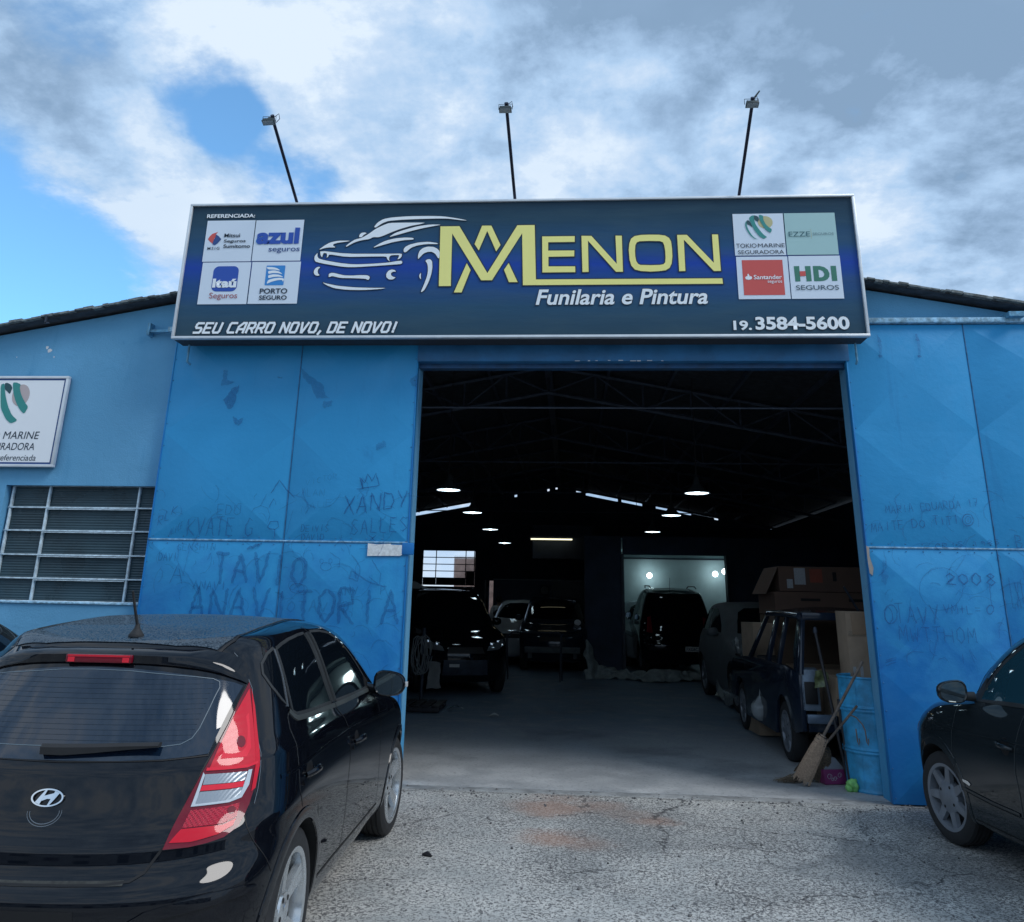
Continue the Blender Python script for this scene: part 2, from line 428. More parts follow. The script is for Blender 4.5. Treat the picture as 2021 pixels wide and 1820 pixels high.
           ('19.', (1.676, 4.358), (1.86, 4.462), 'white', 0.03, 0), ('3584-5600', (1.897, 4.361), (2.832, 4.504), 'white', 0.035, 0)],
 'tokio': {'dark': [[(1.965, 5.645), (2.001, 5.634), (2.015, 5.605), (2.006, 5.567), (1.985, 5.578), (1.962, 5.599), (1.963, 5.626)],
                    [(1.891, 5.59), (1.915, 5.579), (1.936, 5.531), (1.942, 5.503), (1.915, 5.528), (1.882, 5.545), (1.882, 5.569)]],
           'globe': [(2.0, 5.49), (2.155, 5.634)],
           'teal': [[(1.915, 5.62), (1.941, 5.64), (1.965, 5.645), (1.961, 5.599), (1.976, 5.537), (2.014, 5.468), (2.053, 5.414), (2.086, 5.39), (2.047, 5.369), (2.003, 5.401), (1.959, 5.469),
                     (1.931, 5.545), (1.916, 5.589)],
                    [(1.894, 5.587), (1.88, 5.566), (1.883, 5.525), (1.899, 5.47), (1.931, 5.409), (1.965, 5.374), (1.993, 5.363), (1.953, 5.371), (1.913, 5.409), (1.88, 5.47), (1.866, 5.525),
                     (1.871, 5.566)],
                    [(2.015, 5.647), (2.039, 5.646), (2.061, 5.636), (2.059, 5.59), (2.08, 5.536), (2.114, 5.498), (2.141, 5.48), (2.126, 5.434), (2.081, 5.468), (2.048, 5.522), (2.02, 5.591)]]},
 'wallsign': {'band': [[(-6.315, 3.877), (-6.273, 3.893), (-6.255, 3.823), (-6.229, 3.746), (-6.179, 3.633), (-6.113, 3.532), (-6.033, 3.473), (-6.106, 3.436), (-6.174, 3.488), (-6.239, 3.582),
                        (-6.263, 3.632)]],
              'band2': [[(-6.173, 3.877), (-6.171, 3.902), (-6.132, 3.902), (-6.079, 3.88), (-6.087, 3.842), (-6.05, 3.759), (-5.987, 3.671), (-5.942, 3.624), (-5.974, 3.544), (-6.036, 3.595),
                         (-6.099, 3.683), (-6.142, 3.772)]],
              'dark': [[(-6.27, 3.893), (-6.242, 3.899), (-6.199, 3.88), (-6.17, 3.842), (-6.185, 3.767), (-6.22, 3.797), (-6.255, 3.823)]],
              'globe': [(-6.156, 3.633), (-5.955, 3.88)],
              'inner': [(-5.584, 3.948), (-5.561, 3.013)],
              'outer': [(-6.336, 3.975), (-5.55, 3.973), (-5.518, 2.966), (-6.119, 2.96)],
              't1': [(-6.185, 3.268), (-5.752, 3.35)],
              't2': [(-6.159, 3.146), (-5.775, 3.226)],
              't3': [(-6.129, 3.031), (-5.738, 3.097)]},
 'yellow': {'letter_e': [[(-0.284, 5.428), (0.065, 5.428), (0.064, 5.36), (-0.219, 5.36), (-0.219, 5.262), (0.06, 5.261), (0.058, 5.193), (-0.216, 5.191), (-0.215, 5.08), (0.068, 5.078),
                          (0.069, 5.012), (-0.278, 5.012)]],
            'letter_m': [[(-1.392, 5.562), (-1.184, 5.562), (-0.864, 5.009), (-0.553, 5.564), (-0.366, 5.564), (-0.347, 4.932), (-0.141, 4.932), (1.594, 4.928), (1.597, 4.868), (-0.483, 4.869),
                          (-0.5, 5.469), (-0.813, 4.928), (-0.929, 4.929), (-1.26, 5.476), (-1.251, 4.866), (-1.379, 4.866)],
                         [(-0.936, 5.565), (-0.835, 5.563), (-0.731, 5.334), (-0.776, 5.259), (-0.879, 5.502), (-0.964, 5.273), (-1.012, 5.348)],
                         [(-1.089, 5.126), (-1.045, 5.047), (-1.133, 4.792), (-1.215, 4.793)], [(-0.639, 5.123), (-0.54, 4.904), (-0.632, 4.905), (-0.687, 5.046)]],
            'letter_n': [[(0.137, 5.43), (0.243, 5.428), (0.506, 5.102), (0.499, 5.427), (0.566, 5.426), (0.569, 5.011), (0.496, 5.012), (0.206, 5.373), (0.209, 5.013), (0.145, 5.012)]],
            'letter_n2': [[(1.15, 5.427), (1.252, 5.427), (1.517, 5.103), (1.515, 5.428), (1.578, 5.427), (1.584, 5.011), (1.512, 5.011), (1.218, 5.371), (1.218, 5.014), (1.155, 5.013)]]}}
# hand drawn marks on the doors, metres (x, z)
GRAF_TEXT = [('EDU', -3.645, 2.478, -3.377, 2.581, 0.012, 0.3, 0), ('DEIVIS', -2.742, 2.322, -2.444, 2.391, 0.01, 0.55, 0), ('DAVID', -2.73, 2.236, -2.481, 2.301, 0.01, 0.55, 0), ('XANDY', -2.314, 2.494, -1.627, 2.75, 0.018, 0.55, 0), ('SALLES', -2.216, 2.293, -1.627, 2.487, 0.016, 0.5, 0), ('X', -2.026, 2.232, -1.926, 2.29, 0.014, 0.5, 0), ('ALAN', -2.772, 2.679, -2.518, 2.756, 0.01, 0.2, 0), ('MAUE', -2.761, 2.518, -2.418, 2.653, 0.01, 0.22, 0), ('VICTOR', -2.735, 2.798, -2.393, 2.906, 0.01, 0.15, 0), ('RLK', -4.264, 2.368, -4.061, 2.562, 0.014, 0.5, 0.35), ('KVATE G', -3.942, 2.27, -3.218, 2.454, 0.016, 0.45, 0), ('GENSHIN', -4.02, 2.118, -3.603, 2.181, 0.012, 0.35, 0), ('DAVI', -4.202, 2.008, -3.993, 2.09, 0.011, 0.45, 0), ('ALICE', -4.124, 2.253, -3.991, 2.401, 0.012, 0.3, 0.5), ('TAVIO', -3.62, 1.791, -2.58, 2.103, 0.04, 0.4, 0), ('ANAVITORIA', -3.826, 1.442, -1.63, 1.77, 0.036, 0.4, 0), ('ANAVI', -3.799, 1.732, -3.444, 1.822, 0.014, 0.4, 0), ('ANY', -2.309, 1.703, -2.082, 1.79, 0.014, 0.4, 0), ('P', -1.873, 1.718, -1.817, 1.794, 0.01, 0.5, 0), ('A', -4.055, 1.784, -3.889, 1.998, 0.012, 0.5, 0), ('OTAVIO', -2.806, 1.544, -2.159, 1.651, 0.02, 0.25, 0), ('MARIA EDUARDA 17', 3.1, 2.562, 3.999, 2.724, 0.01, 0.55, 0), ('MAITE DO TITI', 2.942, 2.389, 3.802, 2.56, 0.012, 0.6, 0), ('CRIS 1983', 3.529, 2.244, 4.16, 2.331, 0.014, 0.5, 0), ('2008', 3.579, 1.913, 4.071, 2.019, 0.02, 0.55, 0), ('OTAVY', 2.978, 1.544, 3.511, 1.714, 0.014, 0.5, 0), ('VM+L=', 3.532, 1.645, 3.89, 1.732, 0.012, 0.55, 0), ('MWTTHOM', 3.093, 1.387, 3.819, 1.521, 0.012, 0.5, 0), ('B', 4.283, 2.26, 4.365, 2.387, 0.016, 0.5, 0), ('LXI', 4.168, 1.697, 4.299, 1.951, 0.014, 0.4, 0)]
GRAF_LINES = [([(-2.147, 2.871), (-2.124, 2.759), (-2.171, 2.878)], 0.012, 0.5), ([(-2.192, 2.756), (-1.958, 2.798), (-2.002, 2.921), (-2.039, 2.842), (-2.087, 2.916), (-2.113, 2.819), (-2.16, 2.875), (-2.132, 2.762)], 0.014, 0.55), ([(-3.093, 2.706), (-3.018, 2.843), (-2.936, 2.744), (-2.841, 2.667)], 0.014, 0.55), ([(-3.193, 2.572), (-3.138, 2.698)], 0.012, 0.4), ([(-3.1, 2.558), (-3.059, 2.65)], 0.014, 0.5), ([(-3.278, 2.512), (-3.259, 2.549), (-3.186, 2.579), (-3.114, 2.55), (-3.081, 2.485), (-3.097, 2.397)], 0.01, 0.4), ([(-3.288, 2.143), (-3.135, 2.195)], 0.03, 0.5), ([(-3.007, 2.261), (-3.015, 2.34), (-3.069, 2.347), (-3.093, 2.361), (-3.069, 2.412), (-2.994, 2.42), (-2.98, 2.362), (-3.015, 2.34)], 0.014, 0.6), ([(-4.006, 2.183), (-3.999, 2.025)], 0.012, 0.3), ([(3.922, 2.516), (3.918, 2.501), (3.909, 2.486), (3.898, 2.474), (3.884, 2.466), (3.869, 2.461), (3.854, 2.461), (3.841, 2.465), (3.829, 2.474), (3.821, 2.485), (3.817, 2.5), (3.817, 2.515), (3.821, 2.531), (3.83, 2.545), (3.841, 2.558), (3.855, 2.566), (3.87, 2.571), (3.885, 2.571), (3.899, 2.567), (3.91, 2.558), (3.918, 2.546), (3.922, 2.532), (3.922, 2.516)], 0.012, 0.6), ([(3.899, 2.516), (3.896, 2.506), (3.892, 2.497), (3.886, 2.489), (3.878, 2.483), (3.87, 2.48), (3.863, 2.48), (3.856, 2.483), (3.85, 2.488), (3.846, 2.496), (3.844, 2.505), (3.844, 2.516), (3.847, 2.526), (3.851, 2.535), (3.858, 2.543), (3.865, 2.549), (3.873, 2.552), (3.881, 2.552), (3.888, 2.549), (3.893, 2.544), (3.897, 2.536), (3.899, 2.526), (3.899, 2.516)], 0.01, 0.5), ([(3.873, 2.537), (3.869, 2.495)], 0.012, 0.5), ([(3.732, 1.87), (3.716, 1.816), (3.685, 1.765), (3.643, 1.723), (3.591, 1.693), (3.534, 1.677), (3.478, 1.676), (3.425, 1.69), (3.381, 1.718), (3.349, 1.759), (3.331, 1.809), (3.33, 1.863), (3.345, 1.918), (3.375, 1.969), (3.418, 2.012), (3.471, 2.043), (3.528, 2.06), (3.586, 2.061), (3.639, 2.046), (3.683, 2.016), (3.715, 1.975), (3.731, 1.925), (3.732, 1.87)], 0.008, 0.3), ([(4.033, 2.008), (4.017, 1.956), (3.986, 1.908), (3.942, 1.868), (3.889, 1.839), (3.831, 1.823), (3.773, 1.822), (3.719, 1.836), (3.673, 1.863), (3.641, 1.902), (3.623, 1.949), (3.621, 2.001), (3.637, 2.054), (3.668, 2.103), (3.712, 2.143), (3.766, 2.173), (3.825, 2.189), (3.884, 2.19), (3.938, 2.176), (3.983, 2.147), (4.016, 2.108), (4.033, 2.06), (4.033, 2.008)], 0.007, 0.2), ([(3.096, 1.631), (3.091, 1.607), (3.082, 1.585), (3.069, 1.566), (3.054, 1.553), (3.038, 1.546), (3.022, 1.545), (3.007, 1.552), (2.995, 1.565), (2.987, 1.583), (2.982, 1.605), (2.983, 1.629), (2.988, 1.653), (2.997, 1.676), (3.01, 1.694), (3.025, 1.708), (3.041, 1.715), (3.057, 1.715), (3.072, 1.709), (3.084, 1.696), (3.093, 1.677), (3.097, 1.655), (3.096, 1.631)], 0.014, 0.45), ([(3.985, 1.688), (3.982, 1.677), (3.977, 1.667), (3.97, 1.658), (3.962, 1.651), (3.953, 1.648), (3.945, 1.648), (3.937, 1.651), (3.93, 1.657), (3.926, 1.666), (3.924, 1.676), (3.924, 1.687), (3.927, 1.698), (3.932, 1.709), (3.939, 1.718), (3.948, 1.724), (3.956, 1.727), (3.965, 1.728), (3.973, 1.725), (3.979, 1.718), (3.984, 1.71), (3.986, 1.7), (3.985, 1.688)], 0.012, 0.55), ([(3.979, 1.92), (3.975, 1.723)], 0.012, 0.45), ([(3.137, 1.212), (3.14, 1.27), (3.194, 1.301), (3.304, 1.294)], 0.01, 0.35), ([(3.417, 1.238), (3.48, 1.254), (3.519, 1.211)], 0.01, 0.35), ([(2.941, 1.173), (2.988, 1.189), (3.035, 1.2)], 0.016, 0.4), ([(2.944, 1.195), (2.991, 1.211), (3.038, 1.221)], 0.016, 0.4), ([(2.946, 1.216), (2.993, 1.232), (3.04, 1.243)], 0.016, 0.4), ([(3.71, 1.322), (3.745, 1.216)], 0.01, 0.3), ([(3.646, 1.291), (3.643, 1.204)], 0.01, 0.3), ([(-2.394, 1.979), (-2.395, 1.968), (-2.401, 1.958), (-2.411, 1.949), (-2.423, 1.943), (-2.438, 1.94), (-2.454, 1.939), (-2.47, 1.942), (-2.484, 1.948), (-2.495, 1.956), (-2.503, 1.966), (-2.506, 1.977), (-2.505, 1.989), (-2.499, 1.999), (-2.489, 2.007), (-2.476, 2.014), (-2.461, 2.017), (-2.445, 2.017), (-2.43, 2.014), (-2.416, 2.009), (-2.404, 2.0), (-2.397, 1.99), (-2.394, 1.979)], 0.008, 0.5), ([(-2.481, 2.031), (-2.481, 2.025), (-2.483, 2.019), (-2.486, 2.014), (-2.49, 2.011), (-2.494, 2.009), (-2.499, 2.009), (-2.504, 2.01), (-2.509, 2.014), (-2.513, 2.019), (-2.515, 2.024), (-2.517, 2.031), (-2.516, 2.037), (-2.515, 2.043), (-2.512, 2.048), (-2.508, 2.051), (-2.503, 2.053), (-2.498, 2.053), (-2.493, 2.052), (-2.489, 2.048), (-2.485, 2.043), (-2.482, 2.038), (-2.481, 2.031)], 0.006, 0.5), ([(-2.39, 2.035), (-2.39, 2.029), (-2.391, 2.023), (-2.394, 2.018), (-2.398, 2.015), (-2.403, 2.013), (-2.408, 2.013), (-2.413, 2.015), (-2.418, 2.018), (-2.421, 2.023), (-2.424, 2.029), (-2.425, 2.035), (-2.425, 2.041), (-2.423, 2.047), (-2.42, 2.052), (-2.417, 2.056), (-2.412, 2.057), (-2.407, 2.057), (-2.402, 2.056), (-2.397, 2.052), (-2.393, 2.048), (-2.391, 2.042), (-2.39, 2.035)], 0.006, 0.5), ([(-2.652, 1.766), (-2.653, 1.753), (-2.661, 1.741), (-2.674, 1.73), (-2.691, 1.723), (-2.71, 1.719), (-2.731, 1.718), (-2.752, 1.722), (-2.77, 1.729), (-2.785, 1.738), (-2.794, 1.75), (-2.799, 1.764), (-2.797, 1.777), (-2.79, 1.789), (-2.777, 1.8), (-2.76, 1.807), (-2.74, 1.811), (-2.719, 1.812), (-2.699, 1.808), (-2.68, 1.801), (-2.666, 1.791), (-2.656, 1.779), (-2.652, 1.766)], 0.008, 0.45), ([(-2.743, 1.792), (-2.743, 1.781), (-2.746, 1.77), (-2.752, 1.761), (-2.76, 1.754), (-2.77, 1.751), (-2.781, 1.751), (-2.791, 1.754), (-2.8, 1.76), (-2.808, 1.769), (-2.814, 1.779), (-2.816, 1.791), (-2.816, 1.803), (-2.813, 1.814), (-2.807, 1.823), (-2.799, 1.829), (-2.789, 1.833), (-2.778, 1.833), (-2.768, 1.83), (-2.758, 1.824), (-2.751, 1.815), (-2.745, 1.804), (-2.743, 1.792)], 0.006, 0.4), ([(-2.621, 1.753), (-2.622, 1.74), (-2.626, 1.727), (-2.633, 1.717), (-2.643, 1.71), (-2.654, 1.706), (-2.667, 1.706), (-2.679, 1.709), (-2.69, 1.716), (-2.7, 1.726), (-2.706, 1.738), (-2.709, 1.751), (-2.709, 1.765), (-2.705, 1.777), (-2.697, 1.787), (-2.687, 1.795), (-2.676, 1.799), (-2.663, 1.799), (-2.651, 1.795), (-2.64, 1.788), (-2.63, 1.778), (-2.624, 1.766), (-2.621, 1.753)], 0.006, 0.4), ([(-2.418, 2.12), (-2.308, 2.051), (-2.316, 1.966)], 0.012, 0.4), ([(-2.193, 2.095), (-2.097, 1.984), (-2.115, 1.845), (-2.205, 1.871), (-2.181, 1.941), (-1.998, 1.833), (-1.82, 1.794)], 0.018, 0.35), ([(-1.984, 2.056), (-1.887, 1.918), (-1.894, 1.807), (-2.002, 1.888)], 0.014, 0.3)]
GRAF_BLOTS = [([(-3.765, 4.039), (-3.721, 4.022), (-3.716, 3.92), (-3.622, 3.903), (-3.685, 3.869), (-3.785, 3.861), (-3.763, 3.954)], 0.35), ([(-3.647, 3.836), (-3.57, 3.861), (-3.587, 3.752), (-3.604, 3.618), (-3.659, 3.593), (-3.73, 3.693), (-3.687, 3.751)], 0.5), ([(-3.6, 3.519), (-3.537, 3.478), (-3.483, 3.511), (-3.481, 3.454), (-3.529, 3.417), (-3.583, 3.453)], 0.45), ([(-2.909, 4.056), (-2.809, 3.971), (-2.642, 3.87), (-2.607, 3.753), (-2.555, 3.72), (-2.703, 3.72), (-2.783, 3.87), (-2.864, 3.937)], 0.35), ([(-2.634, 3.687), (-2.528, 3.695), (-2.531, 3.638), (-2.619, 3.608)], 0.4), ([(-3.159, 3.962), (-3.104, 3.954), (-3.109, 3.934), (-3.148, 3.94)], 0.4), ([(-2.029, 3.218), (-1.928, 3.267), (-1.916, 3.203), (-2.008, 3.155)], 0.35), ([(-1.708, 3.921), (-1.625, 3.979), (-1.617, 3.838), (-1.681, 3.871)], 0.35), ([(3.229, 4.329), (3.256, 4.329), (3.244, 4.17), (3.211, 4.17)], 0.3), ([(3.212, 4.424), (3.259, 4.352), (3.252, 4.329), (3.22, 4.338)], 0.6), ([(3.623, 4.363), (3.646, 4.357), (3.629, 4.17), (3.605, 4.17)], 0.25), ([(3.601, 4.422), (3.63, 4.422), (3.644, 4.339), (3.603, 4.351)], 0.6), ([(3.213, 4.194), (3.249, 4.19), (3.247, 4.17), (3.215, 4.17)], 0.6), ([(3.604, 4.193), (3.638, 4.189), (3.633, 4.17), (3.607, 4.17)], 0.6), ([(3.025, 2.137), (3.053, 2.106), (2.998, 1.991), (3.061, 1.992), (3.028, 1.889), (2.981, 1.929)], 0.35)]
# ================================================================== materials for the place
def blue_paint(name, base, low, plaster=False):
    m = mat_base(name, base, 0.5)
    t = NT(m.node_tree); b = m.node_tree.nodes['Principled BSDF']
    co = t.n('ShaderNodeTexCoord').outputs['Object']
    sep = t.n('ShaderNodeSeparateXYZ', {0: co})
    z = sep.outputs[2]
    big = t.noise(co, 0.9, 6, 0.62, 0.4)
    mid = t.noise(co, 3.2, 7, 0.66, 0.6)
    fine = t.noise(co, 22.0, 6, 0.7)
    stre = t.noise(t.n('ShaderNodeMapping', {0: co, 3: (5.0, 5.0, 0.55)}).outputs[0], 1.6, 6, 0.6, 0.3)
    zz_ = t.math('ADD', z, t.math('MULTIPLY', t.math('SUBTRACT', mid, 0.5), 2.6))
    hand = t.smooth(zz_, 2.35, 0.7) if not plaster else t.smooth(zz_, 1.2, 0.1)
    c = t.mix(t.math('MULTIPLY', hand, 0.85), C4(base), C4(low))
    lite = tuple(min(1, v * 1.22 + 0.012) for v in base)
    c = t.mix(t.math('MULTIPLY', t.smooth(big, 0.45, 0.72), 0.5 if plaster else 0.35), c, C4(lite))
    drk = tuple(v * 0.72 for v in low)
    c = t.mix(t.math('MULTIPLY', t.smooth(mid, 0.60, 0.72), 0.22), c, C4(drk))
    c = t.mix(t.math('MULTIPLY', t.smooth(stre, 0.60, 0.74), 0.16), c, C4(drk))
    c = t.mix(t.math('MULTIPLY', t.smooth(fine, 0.62, 0.80), 0.18), c, C4(lite))
    t.link(c, b.inputs['Base Color'])
    t.link(t.smooth(mid, 0.3, 0.7, 0.34 if not plaster else 0.7, 0.58 if not plaster else 0.9), b.inputs['Roughness'])
    b.inputs['Specular IOR Level'].default_value = 0.35
    h = t.math('ADD', t.math('MULTIPLY', fine, 0.25), t.math('MULTIPLY', big, 1.6)) if not plaster else t.math('ADD', t.math('MULTIPLY', t.noise(co, 60, 5, 0.7), 0.35), t.math('MULTIPLY', mid, 0.8))
    t.link(t.n('ShaderNodeBump', {'Strength': 0.22 if not plaster else 0.35, 'Distance': 0.035, 'Height': h}).outputs[0], b.inputs['Normal'])
    return m
M_DOOR = blue_paint('door_blue_paint', (0.026, 0.295, 0.60), (0.011, 0.150, 0.46))
M_WALL = blue_paint('plaster_blue_paint', (0.125, 0.36, 0.58), (0.05, 0.31, 0.60), True)
M_BEAM = mt('lintel_blue_paint', (0.025, 0.16, 0.36), 0.55, var=0.2, nscale=3, bump=0.2)
M_BLUETRIM = mt('bare_blue_trim', (0.12, 0.33, 0.50), 0.6, var=0.35, nscale=14, bump=0.3)
M_SEAM = mt('seam_steel', (0.035, 0.16, 0.33), 0.5, var=0.5, nscale=9)
M_SCUFF = mt('scuffed_pale_paint', (0.28, 0.50, 0.66), 0.6, var=0.4, nscale=18)
M_ROOF = mt('weathered_fibre_cement', (0.055, 0.065, 0.08), 0.9, var=0.4, nscale=9, bump=0.6, bscale=30)
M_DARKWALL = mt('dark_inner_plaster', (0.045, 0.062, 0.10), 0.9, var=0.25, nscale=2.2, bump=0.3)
M_BOOTH = mt('booth_grey_paint', (0.40, 0.50, 0.52), 0.7, var=0.08, nscale=2.0)
M_STEEL = mt('dark_steel', (0.035, 0.045, 0.065), 0.5, 0.3, var=0.3)
M_RUST = mt('blue_grey_truss', (0.075, 0.095, 0.135), 0.7, var=0.3)
M_WINBAR = mt('chipped_window_bar', (0.55, 0.68, 0.76), 0.55, var=0.25, nscale=16, bump=0.3)
M_ALU = mt('aluminium_frame', (0.66, 0.70, 0.73), 0.42, 0.35, var=0.06, nscale=5)
M_BLACK = mat_base('black_void', (0.006, 0.007, 0.009), 0.8)
M_RIBGLASS = mt('ribbed_glass', (0.032, 0.064, 0.082), 0.32, var=0.25, nscale=2.0, Specular_IOR_Level=0.35)
M_WHITE = mt('white_paint', (0.70, 0.72, 0.74), 0.5, var=0.06)
M_RUBBER = mt('rubber', (0.018, 0.019, 0.021), 0.75, var=0.25, nscale=14, bump=0.2, bscale=60)

# ================================================================== ground
def ground_material(name, inside=False):
    m = mat_base(name, (0.3, 0.3, 0.3), 0.9)
    t = NT(m.node_tree); b = m.node_tree.nodes['Principled BSDF']
    co = t.n('ShaderNodeTexCoord').outputs['Object']
    sep = t.n('ShaderNodeSeparateXYZ', {0: co}); X, Y = sep.outputs[0], sep.outputs[1]
    warp = t.n('ShaderNodeVectorMath', {0: co, 1: t.n('ShaderNodeVectorMath', {0: t.noise(co, 2.0, 3, 0.5, out=1), 1: (0.10, 0.10, 0)}, operation='MULTIPLY').outputs[0]}, operation='ADD').outputs[0]
    big = t.noise(co, 0.45, 6, 0.6, 0.3)
    mid = t.noise(co, 2.3, 7, 0.65, 0.3)
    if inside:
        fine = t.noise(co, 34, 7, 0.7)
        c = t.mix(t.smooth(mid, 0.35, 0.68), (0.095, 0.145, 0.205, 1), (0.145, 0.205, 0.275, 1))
        dust_or_doorlight = t.smooth(t.math('ADD', Y, t.math('MULTIPLY', t.math('SUBTRACT', mid, 0.5), 2.2)), -5.4, -10.6)  # daylight falloff painted into the floor colour, paler towards the doorway
        c = t.mix(dust_or_doorlight, c, t.mix(t.smooth(mid, 0.35, 0.68), (0.36, 0.375, 0.385, 1), (0.48, 0.49, 0.49, 1)))
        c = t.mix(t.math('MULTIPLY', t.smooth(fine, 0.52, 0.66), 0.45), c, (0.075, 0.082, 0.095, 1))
        c = t.mix(t.math('MULTIPLY', t.smooth(big, 0.52, 0.66), 0.45), c, (0.055, 0.064, 0.08, 1))
        scr = t.noise(t.n('ShaderNodeMapping', {0: warp, 3: (1.1, 5.5, 1)}).outputs[0], 1.7, 6, 0.6)
        c = t.mix(t.math('MULTIPLY', t.smooth(scr, 0.66, 0.72), 0.6), c, (0.42, 0.44, 0.45, 1))
        t.link(c, b.inputs['Base Color'])
        t.link(t.smooth(mid, 0.3, 0.7, 0.45, 0.8), b.inputs['Roughness'])
        t.link(t.n('ShaderNodeBump', {'Strength': 0.35, 'Distance': 0.006, 'Height': fine}).outputs[0], b.inputs['Normal'])
        return m
    # exposed aggregate: pale mortar with dark worn stone tops
    agg = t.noise(warp, 52, 3, 0.58, 1.0)
    agg2 = t.noise(co, 135, 4, 0.7, 0.4)
    a = t.math('ADD', t.math('MULTIPLY', agg, 0.68), t.math('MULTIPLY', agg2, 0.32))
    amount = t.math('ADD', t.math('MULTIPLY', t.smooth(big, 0.36, 0.62), 0.045), t.math('MULTIPLY', t.math('SUBTRACT', mid, 0.5), 0.13))
    thr = t.math('SUBTRACT', 0.525, amount)
    dark = t.smooth(t.math('SUBTRACT', a, thr), -0.022, 0.050)
    pale = t.mix(t.smooth(mid, 0.3, 0.7), (0.42, 0.43, 0.415, 1), (0.66, 0.65, 0.61, 1))
    drk = t.mix(t.smooth(agg2, 0.3, 0.7), (0.075, 0.080, 0.086, 1), (0.190, 0.188, 0.184, 1))
    c = t.mix(dark, pale, drk)
    # smooth patched mortar in places (foreground left)
    def spot(x, y, r, soft=0.5, sx_=1.0):
        d = t.math('POWER', t.math('ADD', t.math('POWER', t.math('MULTIPLY', t.math('SUBTRACT', X, x), sx_), 2.0), t.math('POWER', t.math('SUBTRACT', Y, y), 2.0)), 0.5)
        d = t.math('ADD', d, t.math('MULTIPLY', t.math('SUBTRACT', mid, 0.5), r * 1.6))
        return t.smooth(d, r, r * (1 - soft))
    patch = t.math('MAXIMUM', spot(-0.75, -4.25, 0.62, 0.3), spot(-1.2, -4.9, 0.7, 0.3))
    c = t.mix(t.math('MULTIPLY', patch, 0.85), c, t.mix(0.5, pale, (0.50, 0.49, 0.45, 1)))
    stain = None
    for x, y, r, k in ((-0.15, -0.62, 0.42, 0.8), (0.25, -0.50, 0.30, 0.6), (-0.05, -0.28, 0.36, 0.45), (0.66, -0.95, 0.26, 0.75), (-0.12, -1.55, 0.34, 0.8), (0.12, -1.68, 0.25, 0.6), (0.5, -0.75, 0.3, 0.4)):
        s = t.math('MULTIPLY', spot(x, y, r, 0.85, 0.8), k)
        stain = s if stain is None else t.math('MAXIMUM', stain, s)
    c = t.mix(t.math('MULTIPLY', t.math('MULTIPLY', stain, t.smooth(agg2, 0.35, 0.6, 0.5, 1.0)), 0.8), c, (0.42, 0.22, 0.14, 1))
    # worn concrete apron by the threshold
    yy = t.math('ADD', Y, t.math('MULTIPLY', t.math('SUBTRACT', mid, 0.5), 0.30))
    apron = t.smooth(yy, -0.20, -0.02)
    c = t.mix(t.math('MULTIPLY', apron, 0.85), c, t.mix(t.smooth(agg2, 0.35, 0.7), (0.30, 0.31, 0.30, 1), (0.20, 0.21, 0.21, 1)))
    gr1 = t.smooth(t.math('ABSOLUTE', t.math('ADD', Y, t.math('ADD', 0.155, t.math('MULTIPLY', t.math('SUBTRACT', mid, 0.5), 0.03)))), 0.010, 0.004)
    c = t.mix(t.math('MULTIPLY', gr1, t.smooth(t.noise(co, 3.5, 4, 0.6), 0.42, 0.55)), c, (0.06, 0.06, 0.06, 1))
    # oily dark stain to the right and general soiling
    oil = t.math('MAXIMUM', spot(2.45, -1.9, 1.0, 0.8), spot(1.6, -3.9, 0.8, 0.8))
    c = t.mix(t.math('MULTIPLY', oil, 0.5), c, (0.07, 0.078, 0.085, 1))
    c = t.mix(t.math('MULTIPLY', t.smooth(big, 0.5, 0.64), 0.25), c, (0.11, 0.12, 0.125, 1))
    # cracks
    vo = t.n('ShaderNodeTexVoronoi', {'Scale': 0.62, 'Randomness': 1.0}, feature='DISTANCE_TO_EDGE')
    w2 = t.n('ShaderNodeVectorMath', {0: co, 1: t.n('ShaderNodeVectorMath', {0: t.noise(co, 3.5, 6, 0.65, out=1), 1: (0.42, 0.42, 0)}, operation='MULTIPLY').outputs[0]}, operation='ADD').outputs[0]
    t.link(w2, vo.inputs['Vector'])
    crack = t.smooth(vo.outputs['Distance'], 0.006, 0.0015)
    gate = t.smooth(t.noise(co, 0.8, 3, 0.5), 0.42, 0.50)
    crack = t.math('MULTIPLY', crack, gate)
    vo2 = t.n('ShaderNodeTexVoronoi', {'Scale': 2.6}, feature='DISTANCE_TO_EDGE'); t.link(w2, vo2.inputs['Vector'])
    crack = t.math('MAXIMUM', crack, t.math('MULTIPLY', t.smooth(vo2.outputs['Distance'], 0.022, 0.006), t.math('MULTIPLY', t.math('MAXIMUM', patch, spot(1.45, -1.6, 0.5, 0.5)), 0.9)))
    c = t.mix(t.math('MULTIPLY', crack, 0.75), c, (0.035, 0.035, 0.04, 1))
    t.link(c, b.inputs['Base Color'])
    b.inputs['Roughness'].default_value = 0.88
    b.inputs['Specular IOR Level'].default_value = 0.3
    hgt = t.math('SUBTRACT', t.math('ADD', t.math('MULTIPLY', dark, -0.5), t.math('MULTIPLY', a, 0.8)), t.math('MULTIPLY', crack, 1.2))
    t.link(t.n('ShaderNodeBump', {'Strength': 0.7, 'Distance': 0.006, 'Height': hgt}).outputs[0], b.inputs['Normal'])
    return m
M_YARD = ground_material('worn_aggregate_paving')
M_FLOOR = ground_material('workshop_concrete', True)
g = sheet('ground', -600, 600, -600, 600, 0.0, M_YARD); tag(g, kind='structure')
fl = box('floor', (0, 10.93, -0.094), (14.4, 21.78, 0.2), M_FLOOR); tag(fl, kind='structure')
